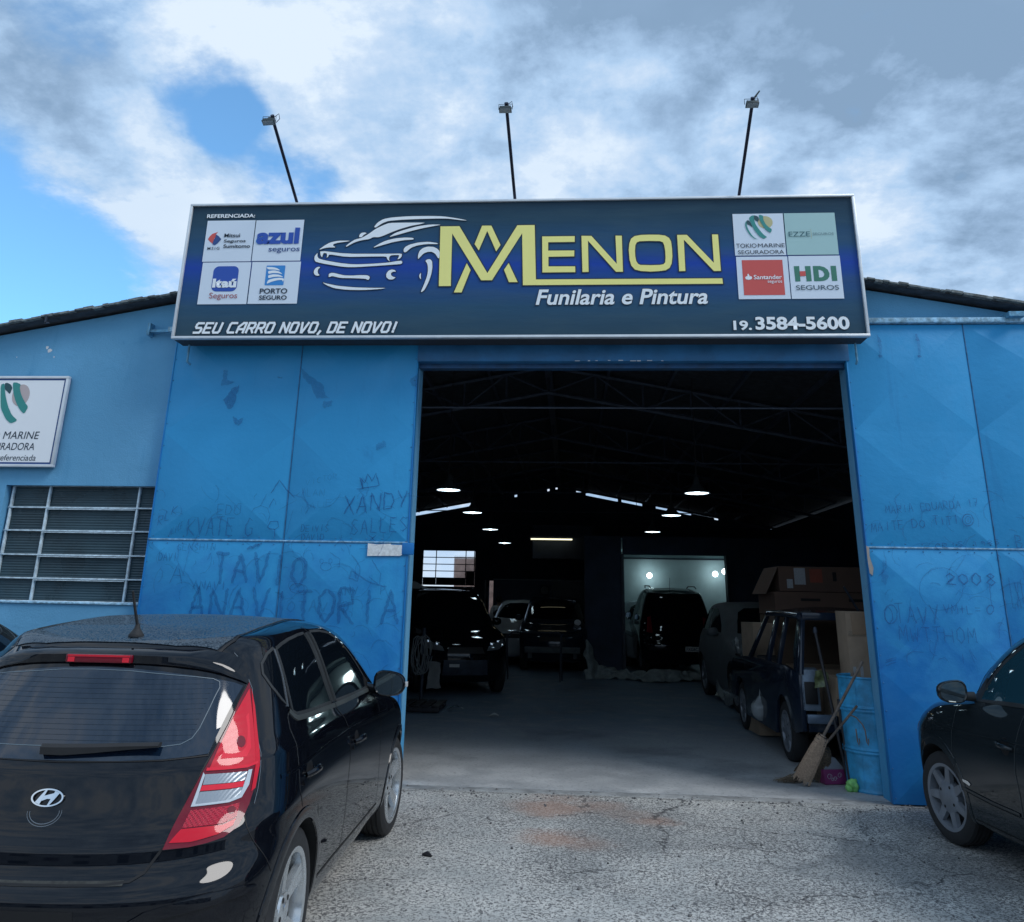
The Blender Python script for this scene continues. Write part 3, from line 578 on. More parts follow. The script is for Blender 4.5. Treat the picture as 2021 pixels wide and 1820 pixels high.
th = box('threshold', (0.64, -0.03, -0.046), (4.62, 0.14, 0.1), mt('threshold_concrete', (0.27, 0.28, 0.28), 0.85, var=0.3, nscale=8, bump=0.5), bevel=0.008); tag(th, kind='structure')

# ================================================================== building
bld = thing('workshop_building', (0, 0, 0), 0, 'blue painted workshop hall with a wide open doorway and low gable roof', 'workshop')
AX, AZ, SL = -0.35, 5.62, 0.186        # ridge x, wall top at ridge, slope
XL, XR_ = -9.5, 7.2
def ztop(x): return AZ - SL * abs(x - AX)
WX0, WX1, WZ0, WZ1 = -6.07, -4.10, 1.58, 2.78      # window opening
DX0, DX1, DZ = -1.62, 2.90, 4.36                    # doorway
def wall_piece(name, poly, y0, y1, mat, parent=bld):
    return prism(name, poly, lambda x, z: Vector((x, y0, z)), (0, y1 - y0, 0), mat, parent)
def top_poly(x0, x1, zb):
    p = [(x0, zb), (x1, zb), (x1, ztop(x1))]
    if x0 < AX < x1: p.append((AX, ztop(AX)))
    p.append((x0, ztop(x0)))
    return p
wall_piece('wall', [(XL, -0.05), (WX0, -0.05), (WX0, WZ1), (XL, WZ1)], 0.0, 0.2, M_WALL)
wall_piece('wall', [(WX0, -0.05), (WX1, -0.05), (WX1, WZ0), (WX0, WZ0)], 0.0, 0.2, M_WALL)
wall_piece('wall', top_poly(XL, WX1, WZ1), 0.0, 0.2, M_WALL)
wall_piece('wall', top_poly(WX1, DX0, -0.05), 0.0, 0.2, M_WALL)
wall_piece('gable_wall', top_poly(DX0, DX1, DZ), 0.0, 0.2, M_WALL)
wall_piece('wall', top_poly(DX1, XR_, -0.05), 0.0, 0.2, M_WALL)
# lintel beam over the doorway: a proud upper beam and a darker track beneath
box('lintel', (0.64, -0.045, 4.245), (4.54, 0.15, 0.23), M_BEAM, bld, 0.006)
box('door_track', (0.64, 0.03, 4.105), (4.54, 0.10, 0.05), mt('track_blue_dark', (0.012, 0.07, 0.17), 0.5, var=0.3), bld)
bm = bmesh.new()
for i in range(9):
    add_box(bm, (0.1 + i * 0.11 + random.uniform(-.03, .03), -0.1215, 4.133 + random.uniform(-.002, .004)), (random.uniform(.02, .07), 0.003, random.uniform(.006, .014)))
finish(bm, 'chipped_paint', M_WHITE, bld)
# top rail over the right leaf
box('door_rail', (4.95, -0.085, 4.565), (3.7, 0.13, 0.055), M_SCUFF, bld, 0.006)
box('door_rail', (-3.0, -0.085, 4.50), (2.9, 0.13, 0.055), M_SCUFF, bld, 0.006)
# side and back walls, inner skin is dark
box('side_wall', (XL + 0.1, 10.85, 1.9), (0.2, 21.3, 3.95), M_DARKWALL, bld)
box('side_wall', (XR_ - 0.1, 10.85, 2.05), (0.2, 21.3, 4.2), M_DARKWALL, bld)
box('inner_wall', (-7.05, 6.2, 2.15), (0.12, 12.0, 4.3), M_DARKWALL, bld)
YB = 21.5
BW = [(-9.4, 0.0), (7.1, 0.0), (7.1, ztop(7.1) - .30)]
def back_piece(x0, x1, z0, z1=None, gap=0.0, mat=M_DARKWALL):
    if z1 is not None: p = [(x0, z0), (x1, z0), (x1, z1), (x0, z1)]
    else:
        p = [(x0, z0), (x1, z0), (x1, ztop(x1) - gap)]
        if x0 < AX < x1: p.append((AX, AZ - gap))
        p.append((x0, ztop(x0) - gap))
    wall_piece('back_wall', p, YB, YB + 0.12, mat)
BWX0, BWX1, BWZ0, BWZ1 = -5.27, -3.37, 2.06, 3.33      # back window
BDX0, BDX1, BDZ = -2.84, -2.62, 2.28                    # slit of an open door
back_piece(-9.4, BWX0, 0, BWZ1); back_piece(BWX0, BWX1, 0, BWZ0); back_piece(BWX1, BDX0, 0, BWZ1)
back_piece(BDX0, BDX1, BDZ, BWZ1); back_piece(BDX1, 7.1, 0, BWZ1)
# the upper back wall stops short of the roof in places, letting daylight through the gap
gx = [(-9.4, -5.9, 0), (-5.9, -3.45, 0.10), (-3.45, -2.0, 0), (-2.0, -1.9, .07), (-1.9, -0.8, 0), (-0.8, -0.72, .07), (-.72, -.5, 0), (-.5, -.42, .06), (-.42, 0.25, 0), (0.25, 0.42, .06), (0.42, 0.6, 0), (0.6, 1.75, .10), (1.75, 1.88, 0), (1.88, 2.62, .09), (2.62, 3.1, 0), (3.1, 4.35, .08), (4.35, 5.15, 0.03), (5.15, 5.3, .07), (5.3, 7.1, 0)]
for a_, b_, gp in gx:
    back_piece(a_, b_, BWZ1, None, gp * 1.3 if gp else -0.045)
# ---- roof
def roof_slab(x0, x1, name):
    bm = bmesh.new()
    n = 96 if abs(x1 - x0) > 8.4 else 80
    y0, y1 = -0.15, YB + 0.14
    top = []; bot = []
    for k in range(n + 1):
        x = x0 + (x1 - x0) * k / n
        zc = ztop(x) + 0.045
        top.append([bm.verts.new((x, y, zc + 0.012)) for y in (y0, y1)])
        bot.append([bm.verts.new((x, y, zc - 0.01)) for y in (y0, y1)])
    for k in range(n):
        bm.faces.new((top[k][0], top[k + 1][0], top[k + 1][1], top[k][1]))
        bm.faces.new((bot[k][0], bot[k][1], bot[k + 1][1], bot[k + 1][0]))
        bm.faces.new((bot[k][0], bot[k + 1][0], top[k + 1][0], top[k][0]))
        bm.faces.new((bot[k][1], top[k][1], top[k + 1][1], bot[k + 1][1]))
    for q in (0, n):
        bm.faces.new((top[q][0], top[q][1], bot[q][1], bot[q][0]))
    bmesh.ops.recalc_face_normals(bm, faces=bm.faces)
    return finish(bm, name, M_ROOF, bld)
roof_slab(AX, XR_ + 0.5, 'roof'); roof_slab(XL - 0.5, AX, 'roof')
# ragged verge tiles along the front edge
random.seed(3)
bm = bmesh.new()
x = XL - 0.4
while x < XR_ + 0.4:
    wd = random.uniform(0.05, 0.12)
    zc = ztop(x + wd / 2) + 0.052
    rot = Matrix.Rotation(math.atan(SL) * (1 if x < AX else -1), 3, 'Y').inverted() if False else Matrix.Rotation(-math.atan(SL) * (1 if x < AX else -1), 3, 'Y')
    add_box(bm, (x + wd / 2, -0.165 + random.uniform(-.012, .008), zc + random.uniform(-.008, .012)), (wd, 0.06, random.uniform(0.016, 0.030)), rot)
    x += wd
o_ = finish(bm, 'verge', mt('lichen_verge', (0.16, 0.18, 0.18), 0.95, var=0.5, nscale=22, bump=0.6), bld)
o_['kind'] = 'stuff'
box('ridge_beam', (AX, 10.7, AZ - 0.16), (0.12, 21.4, 0.16), M_RUST, bld)
# ---- roof trusses and purlins
for ty in (1.1, 5.2, 9.3, 13.4, 17.5):
    bm = bmesh.new()
    for sgn, xe in ((-1, -6.95), (1, 6.9)):
        nseg = 9
        pts_t = [(AX + (xe - AX) * k / nseg, ztop(AX + (xe - AX) * k / nseg) - 0.05) for k in range(nseg + 1)]
        pts_b = [(x_, z_ - 0.46 + 0.0 * k) for k, (x_, z_) in enumerate(pts_t)]
        for (p, q) in list(zip(pts_t, pts_t[1:])) + list(zip(pts_b, pts_b[1:])):
            add_tube(bm, [(p[0], ty, p[1]), (q[0], ty, q[1])], 0.035, 4)
        for k in range(nseg):
            p, q = (pts_b[k], pts_t[k + 1]) if k % 2 == 0 else (pts_t[k], pts_b[k + 1])
            add_tube(bm, [(p[0], ty, p[1]), (q[0], ty, q[1])], 0.018, 4)
            add_tube(bm, [(pts_b[k][0], ty, pts_b[k][1]), (pts_t[k][0], ty, pts_t[k][1])], 0.016, 4)
    add_tube(bm, [(-6.9, ty, ztop(-6.9) - .5), (6.9, ty, ztop(-6.9) - .5)], 0.012, 4)
    bmesh.ops.recalc_face_normals(bm, faces=bm.faces)
    finish(bm, 'roof_truss', M_RUST, bld)
for sgn in (-1, 1):
    for k in range(1, 7):
        xp = AX + sgn * k * 1.02
        box('purlin', (xp, 10.7, ztop(xp) - 0.015), (0.05, 21.3, 0.08), M_RUST, bld)
# ---- interior dividing walls: low store room at the back and the paint booth on the right
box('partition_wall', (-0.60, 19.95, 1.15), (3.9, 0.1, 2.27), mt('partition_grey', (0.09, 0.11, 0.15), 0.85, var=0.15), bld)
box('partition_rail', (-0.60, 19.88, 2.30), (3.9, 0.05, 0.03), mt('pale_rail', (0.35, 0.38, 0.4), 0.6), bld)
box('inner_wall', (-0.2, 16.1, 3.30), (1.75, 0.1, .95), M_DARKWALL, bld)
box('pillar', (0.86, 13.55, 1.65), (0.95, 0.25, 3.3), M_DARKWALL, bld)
box('cabinet_panel', (0.0, 16.0, 1.1), (1.0, 0.12, 2.2), mt('cabinet_dark', (0.05, 0.055, 0.065), 0.7), bld)
bh_y = 13.5
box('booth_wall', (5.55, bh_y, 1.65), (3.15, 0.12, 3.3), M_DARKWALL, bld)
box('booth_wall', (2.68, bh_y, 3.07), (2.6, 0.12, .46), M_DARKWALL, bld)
box('booth_frame', (1.36, bh_y - 0.1, 1.42), (0.07, 0.12, 2.86), M_STEEL, bld)
box('booth_frame', (4.02, bh_y - 0.1, 1.42), (0.07, 0.12, 2.86), M_STEEL, bld)
box('booth_back', (3.4, 19.3, 1.6), (5.2, 0.1, 3.2), M_BOOTH, bld)
box('booth_side', (0.92, 16.4, 1.6), (0.1, 5.7, 3.2), M_BOOTH, bld)
box('booth_side', (6.0, 16.4, 1.6), (0.1, 5.7, 3.2), M_BOOTH, bld)
box('booth_ceiling', (3.4, 16.4, 3.24), (5.3, 5.7, 0.06), M_BOOTH, bld)
box('booth_rail', (3.0, 19.2, 3.02), (4.6, 0.08, 0.05), M_STEEL, bld)

# ================================================================== windows
def ribbed_pane(name, x0, x1, z0, z1, y, mat, parent, ribs=8):
    bm = bmesh.new()
    n = ribs * 6
    rows = []
    for k in range(n + 1):
        z = z0 + (z1 - z0) * k / n
        yy = y - 0.0026 * math.cos(2 * math.pi * k / 6)
        rows.append([bm.verts.new((x0, yy, z)), bm.verts.new((x1, yy, z))])
    for a, b in zip(rows, rows[1:]):
        bm.faces.new((a[0], a[1], b[1], b[0]))
    return finish(bm, name, mat, parent, smooth=80)
win = box('window', ((WX0 + WX1) / 2, 0.165, (WZ0 + WZ1) / 2), (WX1 - WX0, 0.02, WZ1 - WZ0), M_BLACK, bld)
wrel = Vector(win.location)
cols_ = [-6.03, -5.615, -4.61, -4.12]
rows_ = [2.785, 2.552, 2.309, 2.059, 1.820, 1.59]
def sub(o, parent):
    o.location = Vector(o.location) - Vector(parent.location); o.parent = parent
    return o
for j in range(5):
    for i in range(3):
        p = ribbed_pane('window_pane', cols_[i] + .012, cols_[i + 1] - .012, rows_[j + 1] + .012, rows_[j] - .012, 0.10, M_RIBGLASS, None)
        p.rotation_euler = (R_(random.uniform(-1.0, 1.0)) * 0.0, 0, 0)
        sub(p, win)
for xb in cols_:
    sub(box('window_bar', (xb, 0.085, 2.19), (0.021, 0.035, 1.22), M_WINBAR, None, 0.003), win)
for zb in rows_:
    sub(box('window_bar', (-5.075, 0.078, zb), (1.95, 0.03, 0.016), M_WINBAR, None, 0.003), win)
for (xa, xb) in ((-5.60, -4.625),):
    for j in range(1, 5):
        sub(box('vent_frame', ((xa + xb) / 2, 0.06, rows_[j] - 0.018), (xb - xa, 0.016, 0.008), M_WINBAR, None), win)
sub(box('window_sill', (-5.08, 0.03, 1.578), (2.0, 0.10, 0.018), M_SCUFF, None, 0.005), win)
# back window, daylight behind ribbed panes
M_LITGLASS = mat_base('milky_ribbed_glass', (0.85, 0.92, 1.0), 0.25)
M_LITGLASS.node_tree.nodes['Principled BSDF'].inputs['Transmission Weight'].default_value = 1.0
M_LITGLASS.node_tree.nodes['Principled BSDF'].inputs['IOR'].default_value = 1.05
M_DIMGLASS = mt('dirty_dark_glass', (0.03, 0.035, 0.04), 0.3)
bwin = box('window', ((BWX0 + BWX1) / 2, YB + 0.02, BWZ1 - 0.02), (BWX1 - BWX0, 0.1, 0.04), M_STEEL, bld)
cb = [BWX0 + .02, BWX0 + .50, BWX1 - .33, BWX1 - .02]
nb = 5
for j in range(nb):
    z1 = BWZ1 - 0.04 - j * 0.235; z0 = z1 - 0.235
    for i in range(3):
        dim = (j == 4) or (j == 3 and i == 2)
        sub(ribbed_pane('window_pane', cb[i] + .015, cb[i + 1] - .015, z0 + .012, z1 - .012, YB + 0.03, M_DIMGLASS if dim else M_LITGLASS, None, 6), bwin)
    sub(box('window_bar', ((BWX0 + BWX1) / 2, YB - 0.01, z0), (BWX1 - BWX0, 0.03, 0.028), M_STEEL, None), bwin)
for xb in cb:
    sub(box('window_bar', (xb, YB - 0.01, BWZ1 - 0.62), (0.03, 0.028, 1.2), M_STEEL, None), bwin)
# brick-coloured yard wall seen through the slit of the back door
yw_ = box('yard_wall', (-3.0, 24.5, 1.6), (3.0, 0.2, 3.2), mt('yard_brick', (0.42, 0.30, 0.26), 0.9, var=0.3, nscale=5)); tag(yw_, 'pale brick yard wall beyond the narrow gap of the back door', 'wall')
box('door_jamb', (-2.97, YB - 0.06, 1.15), (0.05, 0.06, 2.3), mt('pale_jamb', (0.4, 0.42, 0.44), 0.6), bld)

# ================================================================== sliding door leaves
YD = -0.10
def crease_sheet(name, x0, x1, z0, z1, rows, parent, h=0.0055, y=YD):
    """steel sheet pressed into shallow diamond-cross pyramids"""
    bm = bmesh.new()
    zs = [z0 + (z1 - z0) * k / rows for k in range(rows + 1)]
    n = 1
    for r in range(rows):
        za, zb = zs[r], zs[r + 1]
        c4_ = [bm.verts.new(p) for p in ((x0, y, za), (x1, y, za), (x1, y, zb), (x0, y, zb))]
        cc = bm.verts.new(((x0 + x1) / 2 + random.uniform(-.02, .02), y - h, (za + zb) / 2))
        for k in range(4):
            bm.faces.new((c4_[k], c4_[(k + 1) % 4], cc))
    bmesh.ops.remove_doubles(bm, verts=bm.verts, dist=1e-4)
    # return edges into the leaf
    es = [e for e in bm.edges if len(e.link_faces) == 1]
    r_ = bmesh.ops.extrude_edge_only(bm, edges=es)
    bmesh.ops.translate(bm, verts=[v for v in r_['geom'] if isinstance(v, bmesh.types.BMVert)], vec=(0, 0.03, 0))
    bmesh.ops.recalc_face_normals(bm, faces=bm.faces)
    # keep the creases slightly soft
    cr = [e for e in bm.edges if len(e.link_faces) == 2 and e.calc_face_angle(0) > 0.01]
    bmesh.ops.bevel(bm, geom=cr, offset=0.006, segments=2, affect='EDGES', profile=0.5)
    return finish(bm, name, M_DOOR, parent, smooth=30)
def rivets(parent, pts, y):
    bm = bmesh.new()
    for x, z in pts:
        r = bmesh.ops.create_icosphere(bm, subdivisions=1, radius=0.006)
        bmesh.ops.translate(bm, verts=r['verts'], vec=(x, y, z))
    o = finish(bm, 'rivets', M_SEAM, parent, smooth=80); o['kind'] = 'stuff'
    return o
def leaf(x0, x1, xm, z0, zm, z1, label):
    core = box('sliding_door', ((x0 + x1) / 2, -0.055, (z0 + z1) / 2), (x1 - x0 - 0.01, 0.05, z1 - z0 - 0.01), M_DOOR, bld, 0.0, label=label)
    g = 0.004
    for (a, b) in ((x0, xm), (xm, x1)):
        sub(crease_sheet('metal_sheet', a + g, b - g, z0, zm - 0.008, 2, None), core)
        sub(crease_sheet('metal_sheet', a + g, b - g, zm + 0.008, z1, 2, None), core)
    sub(box('seam_strip', ((x0 + x1) / 2, YD - 0.001, zm), (x1 - x0, 0.012, 0.018), M_SCUFF, None), core)
    sub(box('seam_groove', ((x0 + x1) / 2, YD - 0.0065, zm - 0.004), (x1 - x0, 0.004, 0.006), M_SEAM, None), core)
    sub(box('seam_groove', (xm, YD - 0.002, (z0 + z1) / 2), (0.007, 0.006, z1 - z0), M_SEAM, None), core)
    for xe in (x0, x1):
        sub(box('edge_trim', (xe, -0.072, (z0 + z1) / 2), (0.012, 0.07, z1 - z0), M_SCUFF if xe in (DX0, DX1) else M_DOOR, None, 0.002), core)
    pts = []
    for k in range(int((x1 - x0) / 0.16)):
        pts += [(x0 + 0.05 + k * 0.16, zm + 0.035), (x0 + 0.05 + k * 0.16, zm - 0.035)]
    for k in range(int((z1 - z0) / 0.24)):
        pts += [(x0 + 0.02, z0 + 0.05 + k * 0.24), (x1 - 0.02, z0 + 0.05 + k * 0.24)]
    sub(rivets(None, pts, YD - 0.002), core)
    return core
random.seed(5)
leafL = leaf(-4.345, -1.63, -2.915, 0.03, 2.225, 4.47, 'left sliding leaf covered in scratched names')
leafR = leaf(2.885, 5.75, 4.105, 0.012, 2.245, 4.53, 'right sliding leaf with scratched names and dates')
sub(box('door_latch', (-1.625, YD - 0.01, 2.165), (0.125, 0.018, 0.12), M_DOOR, None, 0.01), leafL)
stk = prism('torn_sticker', [(-2.035, 2.09), (-1.70, 2.095), (-1.672, 2.11), (-1.672, 2.20), (-1.80, 2.203), (-1.80, 2.212), (-1.95, 2.204), (-2.035, 2.213)], lambda x, z: Vector((x, YD - 0.0155, z)), (0, 0.003, 0), mt('torn_white_paper', (0.72, 0.75, 0.76), 0.8, var=0.15, nscale=30), None)
sub(stk, leafL)
# torn paint at the right leaf's edge
sub(prism('torn_edge', [(2.878, 2.26), (2.905, 2.24), (2.90, 2.16), (2.925, 2.05), (2.91, 1.98), (2.885, 2.0), (2.878, 2.1)], lambda x, z: Vector((x, YD - 0.014, z)), (0, 0.003, 0), mt('torn_edge_grey', (0.30, 0.28, 0.26), 0.8), None), leafR)
# ---- hand drawn names
FONTS = {
 'A': [[(0, 0), (.5, 1), (1, 0)], [(.2, .4), (.8, .4)]], 'B': [[(0, 0), (0, 1), (.7, .95), (.75, .6), (0, .52), (.85, .4), (.8, .05), (0, 0)]],
 'C': [[(.95, .85), (.5, 1), (.05, .6), (.1, .2), (.5, 0), (.95, .12)]], 'D': [[(0, 0), (0, 1), (.7, .9), (1, .5), (.7, .08), (0, 0)]],
 'E': [[(.9, 1), (0, 1), (0, 0), (.95, 0)], [(0, .52), (.75, .52)]], 'G': [[(.95, .85), (.5, 1), (.05, .6), (.1, .15), (.5, 0), (.95, .15), (.95, .45), (.55, .45)]],
 'H': [[(0, 0), (0, 1)], [(1, 0), (1, 1)], [(0, .5), (1, .5)]], 'I': [[(.5, 0), (.5, 1)]], 'K': [[(0, 0), (0, 1)], [(.9, 1), (0, .45), (1, 0)]],
 'L': [[(0, 1), (0, 0), (.9, 0)]], 'M': [[(0, 0), (.1, 1), (.5, .35), (.9, 1), (1, 0)]], 'N': [[(0, 0), (.05, 1), (.95, 0), (1, 1)]],
 'O': [[(.5, 1), (.08, .75), (.05, .3), (.5, 0), (.93, .3), (.95, .75), (.5, 1)]], 'P': [[(0, 0), (0, 1), (.8, .92), (.85, .58), (0, .48)]],
 'R': [[(0, 0), (0, 1), (.8, .92), (.8, .58), (0, .5), (.95, 0)]], 'S': [[(.9, .9), (.4, 1), (.08, .75), (.5, .5), (.92, .25), (.5, 0), (.05, .1)]],
 'T': [[(0, 1), (1, 1)], [(.5, 1), (.5, 0)]], 'U': [[(0, 1), (.05, .2), (.5, 0), (.95, .2), (1, 1)]], 'V': [[(0, 1), (.5, 0), (1, 1)]],
 'W': [[(0, 1), (.25, 0), (.5, .6), (.75, 0), (1, 1)]], 'X': [[(0, 1), (1, 0)], [(1, 1), (0, 0)]], 'Y': [[(0, 1), (.5, .5)], [(1, 1), (.4, 0)]],
 'Z': [[(0, 1), (1, 1), (0, 0), (1, 0)]], '1': [[(.2, .8), (.5, 1), (.5, 0)]], '2': [[(.1, .8), (.5, 1), (.9, .75), (.1, 0), (1, .02)]],
 '0': [[(.5, 1), (.1, .7), (.1, .3), (.5, 0), (.9, .3), (.9, .7), (.5, 1)]], '3': [[(.1, .95), (.8, .9), (.4, .55), (.9, .3), (.5, 0), (.1, .08)]],
 '7': [[(.05, 1), (.95, 1), (.4, 0)], [(.3, .5), (.8, .5)]], '8': [[(.5, .52), (.15, .78), (.5, 1), (.85, .78), (.5, .52), (.08, .25), (.5, 0), (.92, .25), (.5, .52)]],
 '9': [[(.85, .7), (.5, 1), (.15, .75), (.4, .5), (.85, .65), (.7, 0)]], '+': [[(.1, .5), (.9, .5)], [(.5, .9), (.5, .1)]], '=': [[(.1, .6), (.9, .6)], [(.1, .3), (.9, .3)]]}
def mark_material(name, alpha):
    alpha = alpha * 0.95
    m = mat_base(name, (0.006, 0.075, 0.27), 0.6)
    t = NT(m.node_tree); b = m.node_tree.nodes['Principled BSDF']
    co = t.n('ShaderNodeTexCoord').outputs['Object']
    n = t.noise(co, 26, 6, 0.75)
    t.link(t.smooth(n, 0.30, 0.62, alpha * 0.55, alpha), b.inputs['Alpha'])
    return m
MARKM = {}
def markmat(a):
    k = 0.25 if a < .28 else 0.38 if a < .43 else 0.5 if a < .53 else 0.62
    if k not in MARKM: MARKM[k] = mark_material('scratched_mark_%d' % int(k * 100), k)
    return MARKM[k]
def add_stroke(bm, pts, wd, y):
    # resample and wobble
    P = []
    for a, b in zip(pts, pts[1:]):
        L = math.hypot(b[0] - a[0], b[1] - a[1]); n = max(1, int(L / 0.03))
        for k in range(n): P.append((a[0] + (b[0] - a[0]) * k / n, a[1] + (b[1] - a[1]) * k / n))
    P.append(pts[-1])
    J = wd * 0.25
    P = [(x + random.uniform(-J, J), z + random.uniform(-J, J)) for x, z in P]
    prev = None
    for i, (x, z) in enumerate(P):
        a = P[max(0, i - 1)]; b = P[min(len(P) - 1, i + 1)]
        dx, dz = b[0] - a[0], b[1] - a[1]; l = math.hypot(dx, dz) or 1
        w2 = wd * 0.42 * random.uniform(.75, 1.2) * (0.6 if i in (0, len(P) - 1) else 1)
        v = (bm.verts.new((x - dz / l * w2, y, z + dx / l * w2)), bm.verts.new((x + dz / l * w2, y, z - dx / l * w2)))
        if prev: bm.faces.new((prev[0], prev[1], v[1], v[0]))
        prev = v
def parent_leaf(x): return leafL if x < 0 else leafR
YM = YD - 0.0128
random.seed(11)
for s, x0, z0, x1, z1, wd, al, tilt in GRAF_TEXT:
    chars = s; nC = len(chars)
    bm = bmesh.new(); W_ = x1 - x0; H_ = z1 - z0
    cw = W_ / nC
    nar = 0
    for i, ch in enumerate(chars):
        if ch not in FONTS: continue
        ox, oz = x0 + i * cw + random.uniform(-.06, .06) * cw, z0 + random.uniform(-.06, .1) * H_ * .6
        # text that climbs with the box when the writing itself slopes
        slope = 0.0
        hh = H_
        if s in ('MARIA EDUARDA 17', 'MAITE DO TITI', 'XANDY', 'CRIS 1983', 'VICTOR', 'MAUE', 'RLK', 'ALICE'):
            hh = H_ * (0.5 if s != 'XANDY' else .7); slope = H_ - hh
        if s == 'SALLES': hh = H_ * 0.75; slope = H_ * .25
        hh *= random.uniform(.9, 1.08)
        for st in FONTS[ch]:
            pts = []
            for (a, b) in st:
                px = ox + a * cw * 0.74 + tilt * b * cw * .4
                pz = oz + b * hh + slope * (i / max(1, nC - 1)) + tilt * a * hh * .3
                pts.append((px, pz))
            add_stroke(bm, pts, wd, YM - 0.0004 * (i % 2))
    o_ = finish(bm, 'scratched_name', markmat(al), None); o_['kind'] = 'stuff'; sub(o_, parent_leaf(x0))
random.seed(12)
for j, (pts, wd, al) in enumerate(GRAF_LINES):
    bm = bmesh.new(); add_stroke(bm, pts, wd, YM - 0.0010 - 0.0002 * (j % 5))
    sub(finish(bm, 'scratched_drawing', markmat(al), None), parent_leaf(pts[0][0]))
for j, (pts, al) in enumerate(GRAF_BLOTS):
    bm = bmesh.new()
    P = []
    for a, b in zip(pts, pts[1:] + pts[:1]):
        for k in range(5):
            P.append((a[0] + (b[0] - a[0]) * k / 5 + random.uniform(-.008, .008), a[1] + (b[1] - a[1]) * k / 5 + random.uniform(-.008, .008)))
    bm.faces.new([bm.verts.new((x, YM - 0.002 - 0.0002 * (j % 4), z)) for x, z in P])
    sub(finish(bm, 'paint_blotch', markmat(al * 0.7), None), parent_leaf(pts[0][0]))
# faint scuffs on the lower halves
random.seed(21)
for (xa, xb, lf, cnt) in ((-4.3, -1.7, leafL, 120), (2.93, 4.7, leafR, 80)):
    bm = bmesh.new()
    for k in range(cnt):
        x = random.uniform(xa, xb); z = random.choice((random.uniform(0.9, 2.15), random.uniform(1.2, 2.2), random.uniform(2.25, 2.7)))
        ang = random.uniform(0, math.pi); L = random.uniform(0.04, 0.28)
        cv_ = random.uniform(-1.5, 1.5)
        pts = [(x + math.cos(ang + cv_ * q) * L * q, z + math.sin(ang + cv_ * q) * L * q) for q in (0, .25, .5, .75, 1)]
        add_stroke(bm, pts, random.uniform(.006, .02), YM - 0.003 - k * 0.000008)
    o_ = finish(bm, 'scuff_marks', markmat(.2), None); o_['kind'] = 'stuff'
    sub(o_, lf)
# small bracket stubs of the sign on the wall, cracks in the plaster
box('wall_bracket', (-4.58, -0.06, 4.50), (0.30, 0.05, 0.03), M_BLUETRIM, bld)
box('wall_bracket', (-4.70, -0.05, 4.52), (0.03, 0.10, 0.14), M_BLUETRIM, bld)
box('roof_hook', (-5.85, -0.20, 4.60), (0.02, 0.02, 0.10), M_STEEL, bld)
box('roof_hook', (-5.83, -0.20, 4.56), (0.05, 0.02, 0.015), M_STEEL, bld)
box('roof_beam_end', (4.6, -0.12, ztop(4.6) - 0.10), (0.16, 0.24, 0.05), M_BLUETRIM, bld)

# ================================================================== unseen building behind the viewer, added to block low sky and darken reflections
ob = thing('sky_blocking_building', (0, -33, 0), 0, 'long plastered building across the yard, seen only reflected in car glass', 'building')
M_OPP = mt('sky_blocker_plaster', (0.34, 0.36, 0.38), 0.9, var=.2, nscale=.8)
box('wall', (0, 0, 2.5), (90, .4, 5.0), M_OPP, ob)
box('roof', (0, -2.5, 5.2), (92, 6.0, .4), M_ROOF, ob)
for k in range(12):
    box('window', (-38 + k * 7, .22, 3.4), (2.2, .06, 1.3), M_RIBGLASS, ob)
    box('gate', (-34.5 + k * 7, .22, 1.3), (1.6, .06, 2.6), M_STEEL, ob)

for _x, _z, _r in ((-5.91, 4.335, .024), (-5.875, 4.30, .03), (-5.81, 4.22, .010), (-6.25, 4.22, .008)):
    _bm = bmesh.new(); _p = []
    for _k in range(9):
        _a = _k / 9 * 6.283; _q = _r * random.uniform(.55, 1.1); _p.append(_bm.verts.new((_x + _q * math.cos(_a), -0.0015, _z + _q * math.sin(_a))))
    _bm.faces.new(_p); finish(_bm, 'paint_chip', M_WHITE, bld)
# ================================================================== lettering helper (all text is meshed in one go)
TEXTS = []
def text_fit(s, x0, z0, x1, z1, y, mat, parent, offset=0.0, shear=0.0, name='lettering', depth=0.0015, plane='XZ'):
    TEXTS.append((s, x0, z0, x1, z1, y, mat, parent, offset, shear, name, depth, plane))
def flush_texts():
    cur = []
    for T in TEXTS:
        cu = bpy.data.curves.new('txt', 'FONT'); cu.body = T[0]; cu.size = 1.0; cu.offset = T[8]; cu.resolution_u = 4
        if T[0] in ('MSIG',): cu.space_character = 1.35
        o = bpy.data.objects.new('txt', cu); COL.objects.link(o); cur.append(o)
    bpy.context.view_layer.update()
    dg = bpy.context.evaluated_depsgraph_get()
    for T, o in zip(TEXTS, cur):
        s, x0, z0, x1, z1, y, mat, parent, off, shear, name, depth, plane = T
        me = bpy.data.meshes.new_from_object(o.evaluated_get(dg))
        xs = [v.co.x for v in me.vertices]; ys = [v.co.y for v in me.vertices]
        ax, bx, ay, by = min(xs), max(xs), min(ys), max(ys)
        W_, H_ = x1 - x0, z1 - z0
        sh = shear * H_
        bm = bmesh.new(); bm.from_mesh(me)
        for v in bm.verts:
            q = (v.co.y - ay) / (by - ay)
            px = x0 + (v.co.x - ax) / (bx - ax) * (W_ - sh) + q * sh
            pz = z0 + q * H_
            v.co = Vector((px, y, pz)) if plane == 'XZ' else Vector((y, px, pz))
        bm.normal_update()
        bpy.data.meshes.remove(me)
        finish(bm, name, mat, parent)
    for o in cur:
        c = o.data; bpy.data.objects.remove(o); bpy.data.curves.remove(c)
    TEXTS.clear()
